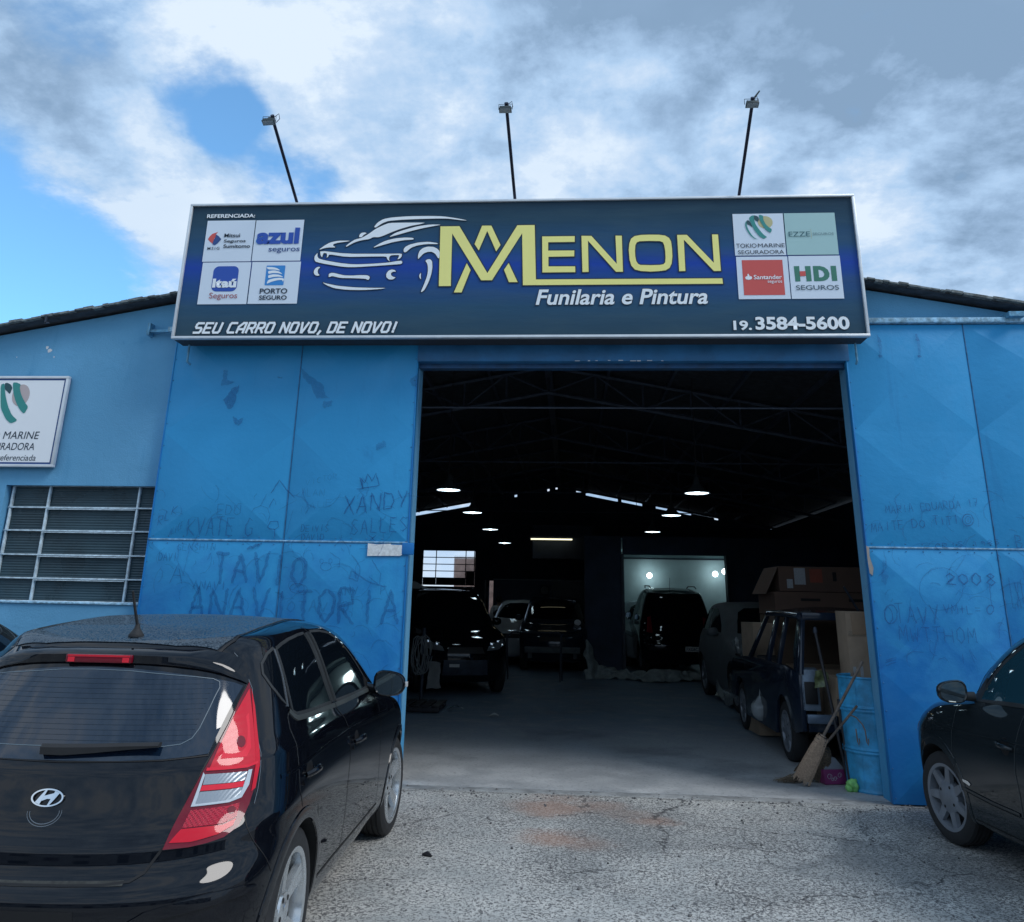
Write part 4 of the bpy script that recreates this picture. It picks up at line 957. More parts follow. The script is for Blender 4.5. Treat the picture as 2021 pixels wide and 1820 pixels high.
def flat(name, polys, y, mat, parent, depth=0.0, holes=None):
    bm = bmesh.new()
    from mathutils.geometry import tessellate_polygon
    for p in polys:
        vs = [bm.verts.new((x, y, z)) for x, z in p]
        for tr in tessellate_polygon([[Vector((x, z, 0)) for x, z in p]]):
            try: bm.faces.new([vs[k] for k in tr])
            except ValueError: pass
    bm.normal_update()
    for f in bm.faces:
        if f.normal.y > 0: f.normal_flip()
    return finish(bm, name, mat, parent)
def ring_between(name, outer, inner, y, mat, parent):
    bm = bmesh.new()
    def dens(p):
        q = []
        for a, b in zip(p, p[1:] + p[:1]):
            for k in range(4): q.append((a[0] + (b[0] - a[0]) * k / 4, a[1] + (b[1] - a[1]) * k / 4))
        return q
    O = [bm.verts.new((x, y, z)) for x, z in dens(outer)]; I = [bm.verts.new((x, y, z)) for x, z in dens(inner)]
    eo = [bm.edges.new((a, b)) for a, b in zip(O, O[1:] + O[:1])]; ei = [bm.edges.new((a, b)) for a, b in zip(I, I[1:] + I[:1])]
    bmesh.ops.triangle_fill(bm, use_beauty=True, edges=eo + ei)
    return finish(bm, name, mat, parent)
def roundrect(x0, z0, x1, z1, r, n=6):
    pts = []
    for cx, cz, a0 in ((x1 - r, z1 - r, 0), (x0 + r, z1 - r, 90), (x0 + r, z0 + r, 180), (x1 - r, z0 + r, 270)):
        for k in range(n + 1):
            a = R_(a0 + 90 * k / n); pts.append((cx + r * math.cos(a), cz + r * math.sin(a)))
    return pts
def ellipse(cx, cz, rx, rz, n=28):
    return [(cx + rx * math.cos(2 * math.pi * k / n), cz + rz * math.sin(2 * math.pi * k / n)) for k in range(n)]
def ink(name, c, rough=0.42):
    return mat_base('print_' + name, c, rough)
INK = dict(white=ink('white', (0.80, 0.86, 0.90)), yellow=ink('yellow', (0.88, 0.83, 0.27)), ink=ink('dark_ink', (0.012, 0.03, 0.055)), royal=ink('royal', (0.015, 0.075, 0.40)),
           navy=ink('navy', (0.02, 0.07, 0.24)), maroon=ink('maroon', (0.36, 0.11, 0.13)), tealink=ink('teal_ink', (0.03, 0.12, 0.15)), greytext=ink('grey_text', (0.17, 0.27, 0.30)), slate=ink('slate', (0.06, 0.11, 0.15)),
           red=ink('red', (0.60, 0.085, 0.075)), sky=ink('sky', (0.03, 0.24, 0.62)), green=ink('green', (0.035, 0.19, 0.13)), teal=ink('teal', (0.03, 0.26, 0.24)), darkteal=ink('dark_teal', (0.015, 0.07, 0.085)), gold=ink('gold', (0.50, 0.47, 0.25)), mint=ink('mint', (0.36, 0.56, 0.56)), outline=ink('outline', (0.008, 0.018, 0.03)), panel=ink('panel', (0.66, 0.75, 0.85)), pearl=ink('pearl', (0.50, 0.42, 0.42)), paper=ink('paper', (0.84, 0.87, 0.90)))
SX0, SX1, SZ0, SZ1, YS = -4.232, 3.020, 4.285, 5.872, -0.45
sign = thing('shop_sign', (-0.6, -0.32, 4.285), 0, 'wide dark blue shop sign with yellow lettering above the open doorway', 'sign')
def ss(o): return sub(o, sign)
m = mat_base('printed_banner', (0.05, 0.1, 0.2), 0.4)
t = NT(m.node_tree); b = m.node_tree.nodes['Principled BSDF']
co = t.n('ShaderNodeTexCoord').outputs['Object']
sp = t.n('ShaderNodeSeparateXYZ', {0: co})
zn = t.n('ShaderNodeMapRange', {0: sp.outputs[2], 1: SZ0, 2: SZ1}).outputs[0]
grad = t.ramp(zn, [(0.0, (0.024, 0.060, 0.090)), (0.22, (0.022, 0.078, 0.145)), (0.40, (0.014, 0.070, 0.24)), (0.52, (0.011, 0.056, 0.35)), (0.64, (0.018, 0.080, 0.19)), (0.84, (0.018, 0.060, 0.105)), (1.0, (0.012, 0.038, 0.065))])
wr = t.noise(t.n('ShaderNodeMapping', {0: co, 3: (0.5, 1, 3.0)}).outputs[0], 2.2, 5, 0.55)
c_ = t.mix(t.math('MULTIPLY', t.smooth(wr, 0.4, 0.7), 0.20), grad, (0.06, 0.11, 0.13, 1))
t.link(c_, b.inputs['Base Color']); b.inputs['Roughness'].default_value = 0.34
b.inputs['Specular IOR Level'].default_value = 0.2
t.link(t.n('ShaderNodeBump', {'Strength': 0.35, 'Distance': 0.02, 'Height': wr}).outputs[0], b.inputs['Normal'])
M_BANNER = m
face = bmesh.new()
nx, nz = 40, 10
gr = [[face.verts.new((SX0 + .02 + (SX1 - SX0 - .04) * i / nx, YS + .006 + 0.0015 * math.sin(i * 1.7 + j * 2.1), SZ0 + .02 + (SZ1 - SZ0 - .04) * j / nz)) for i in range(nx + 1)] for j in range(nz + 1)]
for j in range(nz):
    for i in range(nx): face.faces.new((gr[j][i], gr[j][i + 1], gr[j + 1][i + 1], gr[j + 1][i]))
ss(finish(face, 'banner', M_BANNER, None, smooth=60))
ss(box('backing', ((SX0 + SX1) / 2, -0.31, (SZ0 + SZ1) / 2), (SX1 - SX0 - .01, 0.25, SZ1 - SZ0 - .01), mt('backing_grey', (0.03, 0.035, 0.045), 0.7), None))
for nm, c, s_ in (('frame_bar', ((SX0 + SX1) / 2, -0.44, SZ1 - .013), (SX1 - SX0, 0.06, 0.026)), ('frame_bar', ((SX0 + SX1) / 2, -0.44, SZ0 + .014), (SX1 - SX0, 0.06, 0.028)),
                  ('frame_bar', (SX0 + .014, -0.44, (SZ0 + SZ1) / 2), (0.028, 0.06, SZ1 - SZ0 - .0545)), ('frame_bar', (SX1 - .014, -0.44, (SZ0 + SZ1) / 2), (0.028, 0.06, SZ1 - SZ0 - .0545))):
    ss(box(nm, c, s_, M_ALU, None, 0.004))
for bx_ in (-3.9, -1.6, 0.7, 2.86):
    ss(box('mount_arm', (bx_, -0.11, SZ0 + 0.35), (0.05, 0.25, 0.05), M_STEEL, None))
for bx_ in (-4.14, 2.95):
    o_ = tube('bracket', [(bx_, -0.22, 4.30), (bx_, -0.22, 4.10), (bx_ + .01, -0.16, 4.085)], 0.012, M_BLUETRIM, None); ss(o_)
Y1, Y2, Y3, Y4 = YS - 0.001, YS - 0.003, YS - 0.005, YS - 0.007
# yellow wordmark with thin dark keyline behind it
def grow(p, d):
    cx = sum(a for a, _ in p) / len(p); n = len(p); out = []
    area = sum(p[i][0] * p[(i + 1) % n][1] - p[(i + 1) % n][0] * p[i][1] for i in range(n))
    sgn = 1 if area > 0 else -1
    for i in range(n):
        a, b_, c = p[i - 1], p[i], p[(i + 1) % n]
        e1 = Vector((b_[0] - a[0], b_[1] - a[1])); e2 = Vector((c[0] - b_[0], c[1] - b_[1]))
        if e1.length < 1e-6 or e2.length < 1e-6: out.append(b_); continue
        e1.normalize(); e2.normalize()
        n1 = Vector((e1.y, -e1.x)) * sgn; n2_ = Vector((e2.y, -e2.x)) * sgn
        nn = n1 + n2_
        if nn.length < 0.35: nn = n1
        else: nn = nn / max(0.5, (nn.length ** 2) / 2)
        out.append((b_[0] + nn.x * d, b_[1] + nn.y * d))
    return out
for key, polys in SIGN['yellow'].items():
    nm = 'letter_' + key.split('_')[1].rstrip('2')
    for p in polys:
        ss(flat('keyline', [grow(p, 0.011)], Y1, INK['outline'], None))
    ss(flat(nm, polys, Y2, INK['yellow'], None))
oo_, oi_ = SIGN['letter_o']
ss(ring_between('keyline', grow(oo_, .011), grow(oi_, -.011), Y1, INK['outline'], None)); ss(ring_between('letter_o', oo_, oi_, Y2, INK['yellow'], None))
def smoothpoly(p, it=2):
    for _ in range(it):
        q = []
        for a, b_ in zip(p, p[1:] + p[:1]):
            L = math.hypot(a[0] - b_[0], a[1] - b_[1])
            q.append((a[0] * .82 + b_[0] * .18, a[1] * .82 + b_[1] * .18)); q.append((a[0] * .18 + b_[0] * .82, a[1] * .18 + b_[1] * .82))
        p = q
    return p
for p in SIGN['car_lines']:
    p = smoothpoly(p, 1)
    ss(flat('keyline', [grow(p, 0.007)], Y1, INK['outline'], None)); ss(flat('car_drawing_line', [p], Y2, INK['white'], None))
PAN = {}
for key, q in SIGN['panels'].items():
    xs = [a for a, _ in q]; zs_ = [b_ for _, b_ in q]
    x0, x1, z0, z1 = (q[0][0] + q[3][0]) / 2, (q[1][0] + q[2][0]) / 2, (q[2][1] + q[3][1]) / 2, (q[0][1] + q[1][1]) / 2
    PAN[key] = ss(flat('logo_panel', [[(x0, z0), (x1, z0), (x1, z1), (x0, z1)]], Y1, INK['mint'] if key == 'ezze' else INK['panel'], None))
def on(o, key): o.parent = PAN[key]; return o
B_ = SIGN['blocks']
on(flat('logo_block', [roundrect(*B_['itau'][0], *B_['itau'][1], 0.06)], Y2, INK['royal'], None), 'itau')
on(flat('logo_block', [roundrect(*B_['porto'][0], *B_['porto'][1], 0.008)], Y2, INK['sky'], None), 'porto')
on(flat('logo_block', [roundrect(*B_['sant'][0], *B_['sant'][1], 0.002)], Y2, INK['red'], None), 'sant')
on(flat('sail_emblem', [smoothpoly(p, 1) for p in SIGN['sail']], Y3, INK['white'], None), 'porto')
on(flat('diamond_emblem', [SIGN['msig']['red']], Y2, INK['red'], None), 'msig'); on(flat('diamond_emblem', [SIGN['msig']['blue']], Y3, INK['navy'], None), 'msig')
on(flat('swoosh', [smoothpoly(SIGN['azul_swoosh'], 1)], Y3 - .001, INK['sky'], None), 'azul')
tk = SIGN['tokio']
g0, g1 = tk['globe']
on(flat('globe_emblem', [ellipse((g0[0] + g1[0]) / 2, (g0[1] + g1[1]) / 2, (g1[0] - g0[0]) / 2, (g1[1] - g0[1]) / 2)], Y2, INK['gold'], None), 'tokio')
on(flat('ribbon_emblem', [smoothpoly(p, 1) for p in tk['dark']], Y3, INK['darkteal'], None), 'tokio')
for i, p in enumerate(tk['teal']): on(flat('ribbon_emblem', [smoothpoly(p, 1)], Y3 - .0005 * (i + 1), INK['teal'], None), 'tokio')
h_ = SIGN['hdi']
on(flat('letter_h', [h_['h1'], h_['h2']], Y2, INK['green'], None), 'hdi'); on(flat('letter_bar', [h_['red']], Y3, INK['red'], None), 'hdi')
on(ring_between('letter_d', smoothpoly(h_['d_o'], 0), h_['d_i'], Y2, INK['green'], None), 'hdi'); on(flat('letter_i', [h_['i']], Y2, INK['green'], None), 'hdi')
on(flat('flame_emblem', SIGN['santflame'], Y3, INK['white'], None), 'sant'); on(flat('divider_line', [SIGN['ezzeline']], Y2, INK['gold'], None), 'ezze')
for o in [c for p in PAN.values() for c in p.children]:
    o.location = (0, 0, 0)
tpar = {'MSIG': 'msig', 'Mitsui': 'msig', 'Sumitomo': 'msig', 'azul': 'azul', 'Itaú': 'itau', 'PORTO': 'porto', 'SEGURO': 'porto', 'TOKIO': 'tokio', 'MARINE': 'tokio', 'SEGURADORA': 'tokio', 'EZZE': 'ezze', 'Santander': 'sant'}
segi = 0
seg_par = {'Seguros': ['msig', 'itau'], 'seguros': ['azul', 'sant'], 'SEGUROS': ['ezze', 'hdi']}
for s, a, b_, col, off, sh in SIGN['texts']:
    key = tpar.get(s)
    if s in seg_par: key = seg_par[s].pop(0)
    x0, z0, x1, z1 = a[0], a[1], b_[0], b_[1]
    if key:
        text_fit(s, x0, z0, x1, z1, Y4, INK[col], PAN[key], off, sh)
    else:
        holder = sign
        text_fit(s, x0, z0, x1, z1, Y3, INK[col], ('S', sign), off, sh)
        text_fit(s, x0 - .006, z0 - .006, x1 + .006, z1 + .006, Y2, INK['outline'], ('S', sign), off + .02, sh, 'keyline')
# squared italic slogan drawn with mitred strokes
SQ = {
 'S': [[(1, 1), (.15, 1), (0, .85), (0, .62), (.15, .5), (.85, .5), (1, .38), (1, .15), (.85, 0), (0, 0)]], 'E': [[(1, 1), (0, 1), (0, 0), (1, 0)], [(0, .5), (.85, .5)]],
 'U': [[(0, 1), (0, .15), (.15, 0), (.85, 0), (1, .15), (1, 1)]], 'C': [[(1, 1), (.15, 1), (0, .85), (0, .15), (.15, 0), (1, 0)]], 'A': [[(0, 0), (0, .6), (.55, 1), (1, 1), (1, 0)], [(0, .35), (1, .35)]],
 'R': [[(0, 0), (0, 1), (.85, 1), (1, .85), (1, .58), (.85, .45), (0, .45)], [(.55, .45), (1, 0)]], 'O': [[(.15, 0), (0, .15), (0, .85), (.15, 1), (.85, 1), (1, .85), (1, .15), (.85, 0), (.15, 0)]],
 'N': [[(0, 0), (0, 1), (1, 0), (1, 1)]], 'V': [[(0, 1), (.35, 0), (.5, 0), (1, 1)]], 'D': [[(0, 0), (0, 1), (.8, 1), (1, .82), (1, .18), (.8, 0), (0, 0)]], ',': [[(.3, .12), (.1, -.2)]], '!': [[(.3, 1), (.3, .3)], [(.3, .1), (.3, 0)]]}
(sx0, sz0), (sx1, sz1) = SIGN['slogan']
msg = 'SEU CARRO NOVO, DE NOVO!'
wds = {' ': .55, ',': .45, '!': .5}
tot = sum(wds.get(c, 1.0) for c in msg)
def slogan(bm, hw, y):
    x = sx0; H_ = sz1 - sz0; cw = (sx1 - sx0 - .03) / tot
    for c in msg:
        wch = wds.get(c, 1.0) * cw
        if c in SQ:
            for st in SQ[c]:
                for (a, b_) in zip(st, st[1:]):
                    f = lambda p: (x + p[0] * cw * .66 + p[1] * H_ * .26, sz0 + .012 + p[1] * (H_ - .024))
                    A_, B2 = f(a), f(b_)
                    dx, dz = B2[0] - A_[0], B2[1] - A_[1]; L = math.hypot(dx, dz) or 1
                    ux, uz = dx / L * hw * .75, dz / L * hw * .75; nx_, nz_ = -dz / L * hw, dx / L * hw
                    bm.faces.new([bm.verts.new((p[0], y, p[1])) for p in ((A_[0] - ux + nx_, A_[1] - uz + nz_), (A_[0] - ux - nx_, A_[1] - uz - nz_), (B2[0] + ux - nx_, B2[1] + uz - nz_), (B2[0] + ux + nx_, B2[1] + uz + nz_))])
                    y -= 0.000004
        x += wch
bm = bmesh.new(); slogan(bm, .0125, Y3); ss(finish(bm, 'lettering', INK['white'], None))
bm = bmesh.new(); slogan(bm, .018, Y2); ss(finish(bm, 'keyline', INK['outline'], None))
_TX = TEXTS[:]; TEXTS.clear()
for T in _TX:
    if isinstance(T[7], tuple):
        TEXTS.append(T[:7] + (None,) + T[8:])
    else: TEXTS.append(T)
_before = set(COL.objects)
flush_texts()
for o in [o for o in COL.objects if o not in _before]:
    if o.parent is None: ss(o)
    else: o.location = (0, 0, 0)

# ================================================================== floodlights on arms over the sign
M_LAMPGREY = mt('lamp_housing', (0.03, 0.045, 0.05), 0.5, 0.2, var=0.25)
M_ARM = mt('lamp_arm', (0.012, 0.014, 0.035), 0.5, 0.2, var=0.2)
M_LENS = mt('lamp_glass', (0.30, 0.34, 0.36), 0.15)
def floodlight(base, top, label, lean=0.0, spike=False):
    r = thing('floodlight', base, 0, label, 'floodlight', 'floodlights on long arms above the sign')
    b0, t0 = Vector(base), Vector(top)
    d = (t0 - b0)
    tube('arm', [(0, 0, 0), tuple(d * 0.02 + Vector((0, 0, .0))), tuple(d)], 0.017, M_ARM, r, 10)
    box('base_plate', (0, 0, -0.012), (0.16, 0.10, 0.012), M_ALU, r)
    tip = d
    h = bmesh.new()
    # finned housing, glass face turned back towards the sign
    add_box(h, (0, 0, 0), (0.115, 0.06, 0.026), None, 0.004)
    for k in range(7): add_box(h, (-0.045 + k * 0.015, 0, 0.019), (0.004, 0.05, 0.016))
    add_box(h, (0, 0, -0.020), (0.125, 0.066, 0.012), None, 0.003)
    add_box(h, (0.012, 0, 0.034), (0.045, 0.035, 0.02), None, 0.003)
    hs = finish(h, 'housing', M_LAMPGREY, r, smooth=40, loc=tuple(tip + Vector((-0.01 + lean * .5, -0.03, -0.02))), rot=(R_(-18), R_(lean * 60), 0))
    box('lens', (0, 0, -0.028), (0.11, 0.055, 0.004), M_LENS, hs)
    y = bmesh.new()
    add_tube(y, [(-0.068, 0, 0), (-0.068, 0.0, 0.060), (0.068, 0.0, 0.060), (0.068, 0, 0)], 0.0032, 6)
    finish(y, 'yoke', M_LAMPGREY, r, smooth=60, loc=tuple(tip + Vector((-0.01 + lean * .5, -0.02, -0.02))))
    un = d.normalized()
    tube('arm_head', [tuple(d * .97), tuple(d + un * .05 + Vector((0, 0, .02)))], [0.018, 0.021], M_ARM, r, 8)
    pts = [tuple(d + Vector((0.01, 0, 0.05))), tuple(d + Vector((0.05, 0, 0.085))), tuple(d + Vector((0.06, 0.01, 0.03))), tuple(d + Vector((0.03, 0, -0.02)))]
    tube('cable', pts, 0.004, M_ARM, r, 5)
    if spike: tube('cable_end', [tuple(d + Vector((0.0, 0, 0.03))), tuple(d + Vector((0.075, -0.02, 0.13)))], [0.012, 0.007], M_LAMPGREY, r, 6)
    return r
floodlight((-3.045, -0.36, 5.90), (-3.00, -1.40, 6.31), 'floodlight on the leftmost leaning arm above the sign', -0.05)
floodlight((-0.589, -0.36, 5.90), (-0.616, -1.40, 6.39), 'floodlight on the middle arm above the wordmark', 0.0)
floodlight((1.84, -0.36, 5.90), (1.80, -1.40, 6.385), 'floodlight on the rightmost arm with a raised cable end', 0.0, True)

# ================================================================== small insurance sign on the plaster wall
wsn = thing('wall_sign', (-6.3, -0.05, 2.96), 0, 'white framed insurance sign with ribbon and globe emblem beside the window', 'sign')
def s2(o): return sub(o, wsn)
wx0, wx1, wz0, wz1 = -7.25, -5.535, 2.965, 3.975
s2(box('board', ((wx0 + wx1) / 2, -0.045, (wz0 + wz1) / 2), (wx1 - wx0 - .02, 0.06, wz1 - wz0 - .02), INK['navy'], None))
s2(flat('face', [[(wx0 + .05, wz0 + .05), (wx1 - .048, wz0 + .05), (wx1 - .048, wz1 - .048), (wx0 + .05, wz1 - .048)]], -0.0765, INK['paper'], None))
for c, s_ in ((((wx0 + wx1) / 2, -0.062, wz1 - .014), (wx1 - wx0, 0.05, 0.028)), (((wx0 + wx1) / 2, -0.062, wz0 + .014), (wx1 - wx0, 0.05, 0.028)), ((wx0 + .014, -0.062, (wz0 + wz1) / 2), (0.028, 0.05, wz1 - wz0 - .057)), ((wx1 - .014, -0.062, (wz0 + wz1) / 2), (0.028, 0.05, wz1 - wz0 - .057))):
    s2(box('frame_bar', c, s_, M_ALU, None, 0.003))
W2 = SIGN['wallsign']
(ga, gb), (gc, gd) = W2['globe']
s2(flat('globe_emblem', [ellipse((ga + gc) / 2, (gb + gd) / 2, (gc - ga) / 2, (gd - gb) / 2)], -0.078, INK['pearl'], None))
s2(flat('ribbon_emblem', [smoothpoly(p, 1) for p in W2['dark']], -0.079, INK['darkteal'], None))
for p in W2['band'] + W2['band2']: s2(flat('ribbon_emblem', [smoothpoly(p, 1)], -0.080, INK['teal'], None))
b0 = W2['band'][0]
s2(flat('ribbon_emblem', [smoothpoly([(-6.63, 3.80), (-6.57, 3.84), (-6.52, 3.75), (-6.44, 3.55), (-6.31, 3.37), (-6.27, 3.355), (-6.40, 3.37), (-6.52, 3.50), (-6.61, 3.66)], 1)], -0.0785, INK['teal'], None))
for key, txt, xl in (('t1', 'MARINE', 0.41), ('t2', 'SEGURADORA', 0.62), ('t3', 'referenciada', 0.44)):
    (xa, za), (xb, zb) = W2[key]
    text_fit(txt, xb - xl, za, xb, zb, -0.079, INK['ink'], None, 0.0, .12)
(xa, za), (xb, zb) = W2['t1']; text_fit('TOKIO', xb - .86, za, xb - .45, zb, -0.079, INK['ink'], None, 0, .12)
(xa, za), (xb, zb) = W2['t3']; text_fit('Oficina', xb - .72, za, xb - .47, zb, -0.079, INK['ink'], None, 0, .12)
_before = set(COL.objects); flush_texts()
for o in [o for o in COL.objects if o not in _before]: s2(o)
# ================================================================== car building kit
def car_paint(name, color, rough=0.08, dust_or_doorlight=0.0):
    m = mat_base(name, color, 0.5, 0.0, Coat_Weight=1.0, Coat_Roughness=rough, Specular_IOR_Level=0.0, Coat_IOR=1.45)
    t = NT(m.node_tree); b = m.node_tree.nodes['Principled BSDF']
    co = t.n('ShaderNodeTexCoord').outputs['Object']
    n = t.noise(co, 3.0, 6, 0.65); f = t.noise(co, 60, 4, 0.7)
    t.link(t.smooth(n, 0.35, 0.75, rough * 0.7, rough * 1.5 + 0.02), b.inputs['Coat Roughness'])
    if dust_or_doorlight:
        d = t.math('MULTIPLY', t.math('MULTIPLY', t.smooth(n, 0.3, 0.7), t.smooth(f, 0.35, 0.7)), dust_or_doorlight)
        geo = t.n('ShaderNodeNewGeometry')
        up = t.smooth(t.n('ShaderNodeSeparateXYZ', {0: geo.outputs['Normal']}).outputs[2], 0.2, 1.0, 0.25, 1.0)
        t.link(t.mix(t.math('MULTIPLY', d, up), C4(color), (0.20, 0.20, 0.19, 1)), b.inputs['Base Color'])
    return m
M_BLACKPAINT = car_paint('black_car_paint', (0.003, 0.004, 0.007), 0.03, 0.025)
# roof paint: dried rain spots, with sky sheen painted into the bluish tone
M_ROOFPAINT = mat_base('rain_spotted_skylit_paint', (0.012, 0.02, 0.03), 0.5, 0.0, Coat_Weight=1.0, Coat_Roughness=0.06, Specular_IOR_Level=0.0)
_t = NT(M_ROOFPAINT.node_tree); _b = M_ROOFPAINT.node_tree.nodes['Principled BSDF']
_co = _t.n('ShaderNodeTexCoord').outputs['Object']
_n = _t.noise(_co, 120, 3, 0.6, 0.8)
_t.link(_t.mix(_t.smooth(_n, 0.38, 0.62), (0.010, 0.018, 0.028, 1), (0.060, 0.088, 0.115, 1)), _b.inputs['Base Color'])
_t.link(_t.smooth(_n, 0.40, 0.60, 0.05, 0.6), _b.inputs['Coat Roughness'])
_t.link(_t.n('ShaderNodeBump', {'Strength': 0.10, 'Distance': 0.002, 'Height': _n}).outputs[0], _b.inputs['Normal'])
M_GREYPAINT = car_paint('dark_grey_car_paint', (0.014, 0.020, 0.024), 0.045, 0.10)
M_SILVERPAINT = car_paint('dull_silver_paint', (0.20, 0.22, 0.24), 0.15, 0.2)
M_WHITEPAINT = car_paint('white_car_paint', (0.42, 0.45, 0.48), 0.12, 0.1)
M_BLUEBLACK = car_paint('faded_blue_black_paint', (0.010, 0.018, 0.035), 0.10, 0.25)
M_PRIMER = mt('grey_primer', (0.10, 0.115, 0.125), 0.8, var=0.2, nscale=4)
M_GLASS = mat_base('tinted_glass', (0.003, 0.005, 0.008), 0.03, 0.0, Specular_IOR_Level=0.07)
M_REARGLASS = mat_base('tinted_rear_glass', (0.004, 0.012, 0.028), 0.03, 0.0, Specular_IOR_Level=0.85)
M_SEALR = mt('rubber_seal', (0.022, 0.025, 0.027), 0.6, var=0.15)
M_TRIM = mt('grey_belt_moulding', (0.045, 0.052, 0.052), 0.45, var=0.15)
M_GAP = mat_base('shut_line', (0.002, 0.002, 0.003), 0.6)
M_EDGEHL = mat_base('pale_edge_highlight', (0.16, 0.18, 0.20), 0.25, 0.6)  # pale strips painted as highlights along panel edges
M_LINER = mat_base('wheel_arch_liner', (0.006, 0.007, 0.008), 0.9)
M_TYRE = M_RUBBER
M_ALLOY = mt('alloy_wheel', (0.55, 0.58, 0.60), 0.22, 0.75, var=0.08, nscale=8)
M_HUBCAP = mt('silver_hubcap', (0.21, 0.235, 0.27), 0.42, 0.35, var=0.15, nscale=8)
M_CHROME = mat_base('chrome', (0.75, 0.78, 0.80), 0.08, 1.0)
M_BRAKE = mt('brake_iron', (0.03, 0.03, 0.033), 0.6, 0.4, var=0.3)
M_MIRRORG = mat_base('mirror_glass', (0.34, 0.42, 0.45), 0.03, 1.0)
M_RED = mat_base('red_lamp_plastic', (0.58, 0.008, 0.025), 0.30, 0.0, Coat_Weight=1.0, Coat_Roughness=0.03, Coat_IOR=1.35, Specular_IOR_Level=0.1)
M_REDDK = mat_base('dark_red_lamp_plastic', (0.16, 0.003, 0.015), 0.30, 0.0, Coat_Weight=1.0, Coat_Roughness=0.03, Coat_IOR=1.4, Specular_IOR_Level=0.1)
M_REDLT = mat_base('bright_red_lamp_plastic', (0.74, 0.022, 0.045), 0.30, 0.0, Coat_Weight=1.0, Coat_Roughness=0.03, Coat_IOR=1.35, Specular_IOR_Level=0.1)
def _ribbed(m, sx, sz, s=0.35, tone=0.0):
    t = NT(m.node_tree); b = m.node_tree.nodes['Principled BSDF']
    co = t.n('ShaderNodeTexCoord').outputs['Object']
    sp = t.n('ShaderNodeSeparateXYZ', {0: co})
    a = t.math('SINE', t.math('MULTIPLY', t.math('ADD', sp.outputs[1], t.math('MULTIPLY', sp.outputs[0], 0.8)), sx)); c = t.math('SINE', t.math('MULTIPLY', sp.outputs[2], sz))
    h = t.math('MULTIPLY', a, c) if sz else a
    t.link(t.n('ShaderNodeBump', {'Strength': s, 'Distance': 0.003, 'Height': h}).outputs[0], b.inputs['Normal'])
M_REDCELL = mat_base('cellular_red_plastic', (0.50, 0.010, 0.035), 0.2, 0.0, Coat_Weight=0.6, Coat_Roughness=0.05); _ribbed(M_REDCELL, 520, 520, 0.9)
M_CLEARLAMP = mat_base('clear_lamp_reflector', (0.34, 0.37, 0.40), 0.25, 0.55, Coat_Weight=1.0, Coat_Roughness=0.03); _ribbed(M_CLEARLAMP, 900, 0, 0.15)
M_REDFLUTE = mat_base('fluted_red_plastic', (0.60, 0.010, 0.028), 0.3, 0.0, Coat_Weight=1.0, Coat_Roughness=0.03, Coat_IOR=1.4, Specular_IOR_Level=0.1); _ribbed(M_REDFLUTE, 300, 0, 0.10)
M_HEADLAMP = mat_base('headlamp', (0.30, 0.33, 0.36), 0.12, 0.6, Coat_Weight=1.0, Coat_Roughness=0.03)
M_PLATE = mt('grey_plate', (0.48, 0.50, 0.50), 0.5, var=0.05)

def interp(tab, x):
    if x <= tab[0][0]: return tab[0][1]
    for (a, va), (b, vb) in zip(tab, tab[1:]):
        if x <= b:
            q = (x - a) / (b - a); q = q * q * (3 - 2 * q) * 0.5 + q * 0.5
            return va + (vb - va) * q
    return tab[-1][1]
def outline(L, nq=8, ns=13):
    """half plan outline from rear centre to front centre"""
    xr, xf, W = L['xr'], L['xf'], L['W']
    Lr, nr, Lf, nf = L.get('Lr', .6), L.get('nr', 2.6), L.get('Lf', .9), L.get('nf', 2.6)
    pts = []
    for k in range(nq + 1):
        th = math.pi / 2 * k / nq
        s, c = math.sin(th), math.cos(th)
        pts.append((xr + Lr * (1 - c ** (2 / nr)), W * s ** (2 / nr)))
    xa, xb = xr + Lr, xf - Lf
    for k in range(1, ns):
        pts.append((xa + (xb - xa) * k / ns, W))
    for k in range(nq + 1):
        th = math.pi / 2 * (1 - k / nq)
        s, c = math.sin(th), math.cos(th)
        pts.append((xf - Lf * (1 - c ** (2 / nf)) if k < nq + 1 else xf, W * max(s, 0) ** (2 / nf)))
    wt_ = L.get('wt')
    out = []
    for x, y in pts:
        if wt_: y = y * interp(wt_, x)
        out.append((x, y, interp(L['z'], x) if isinstance(L['z'], list) else L['z']))
    return out
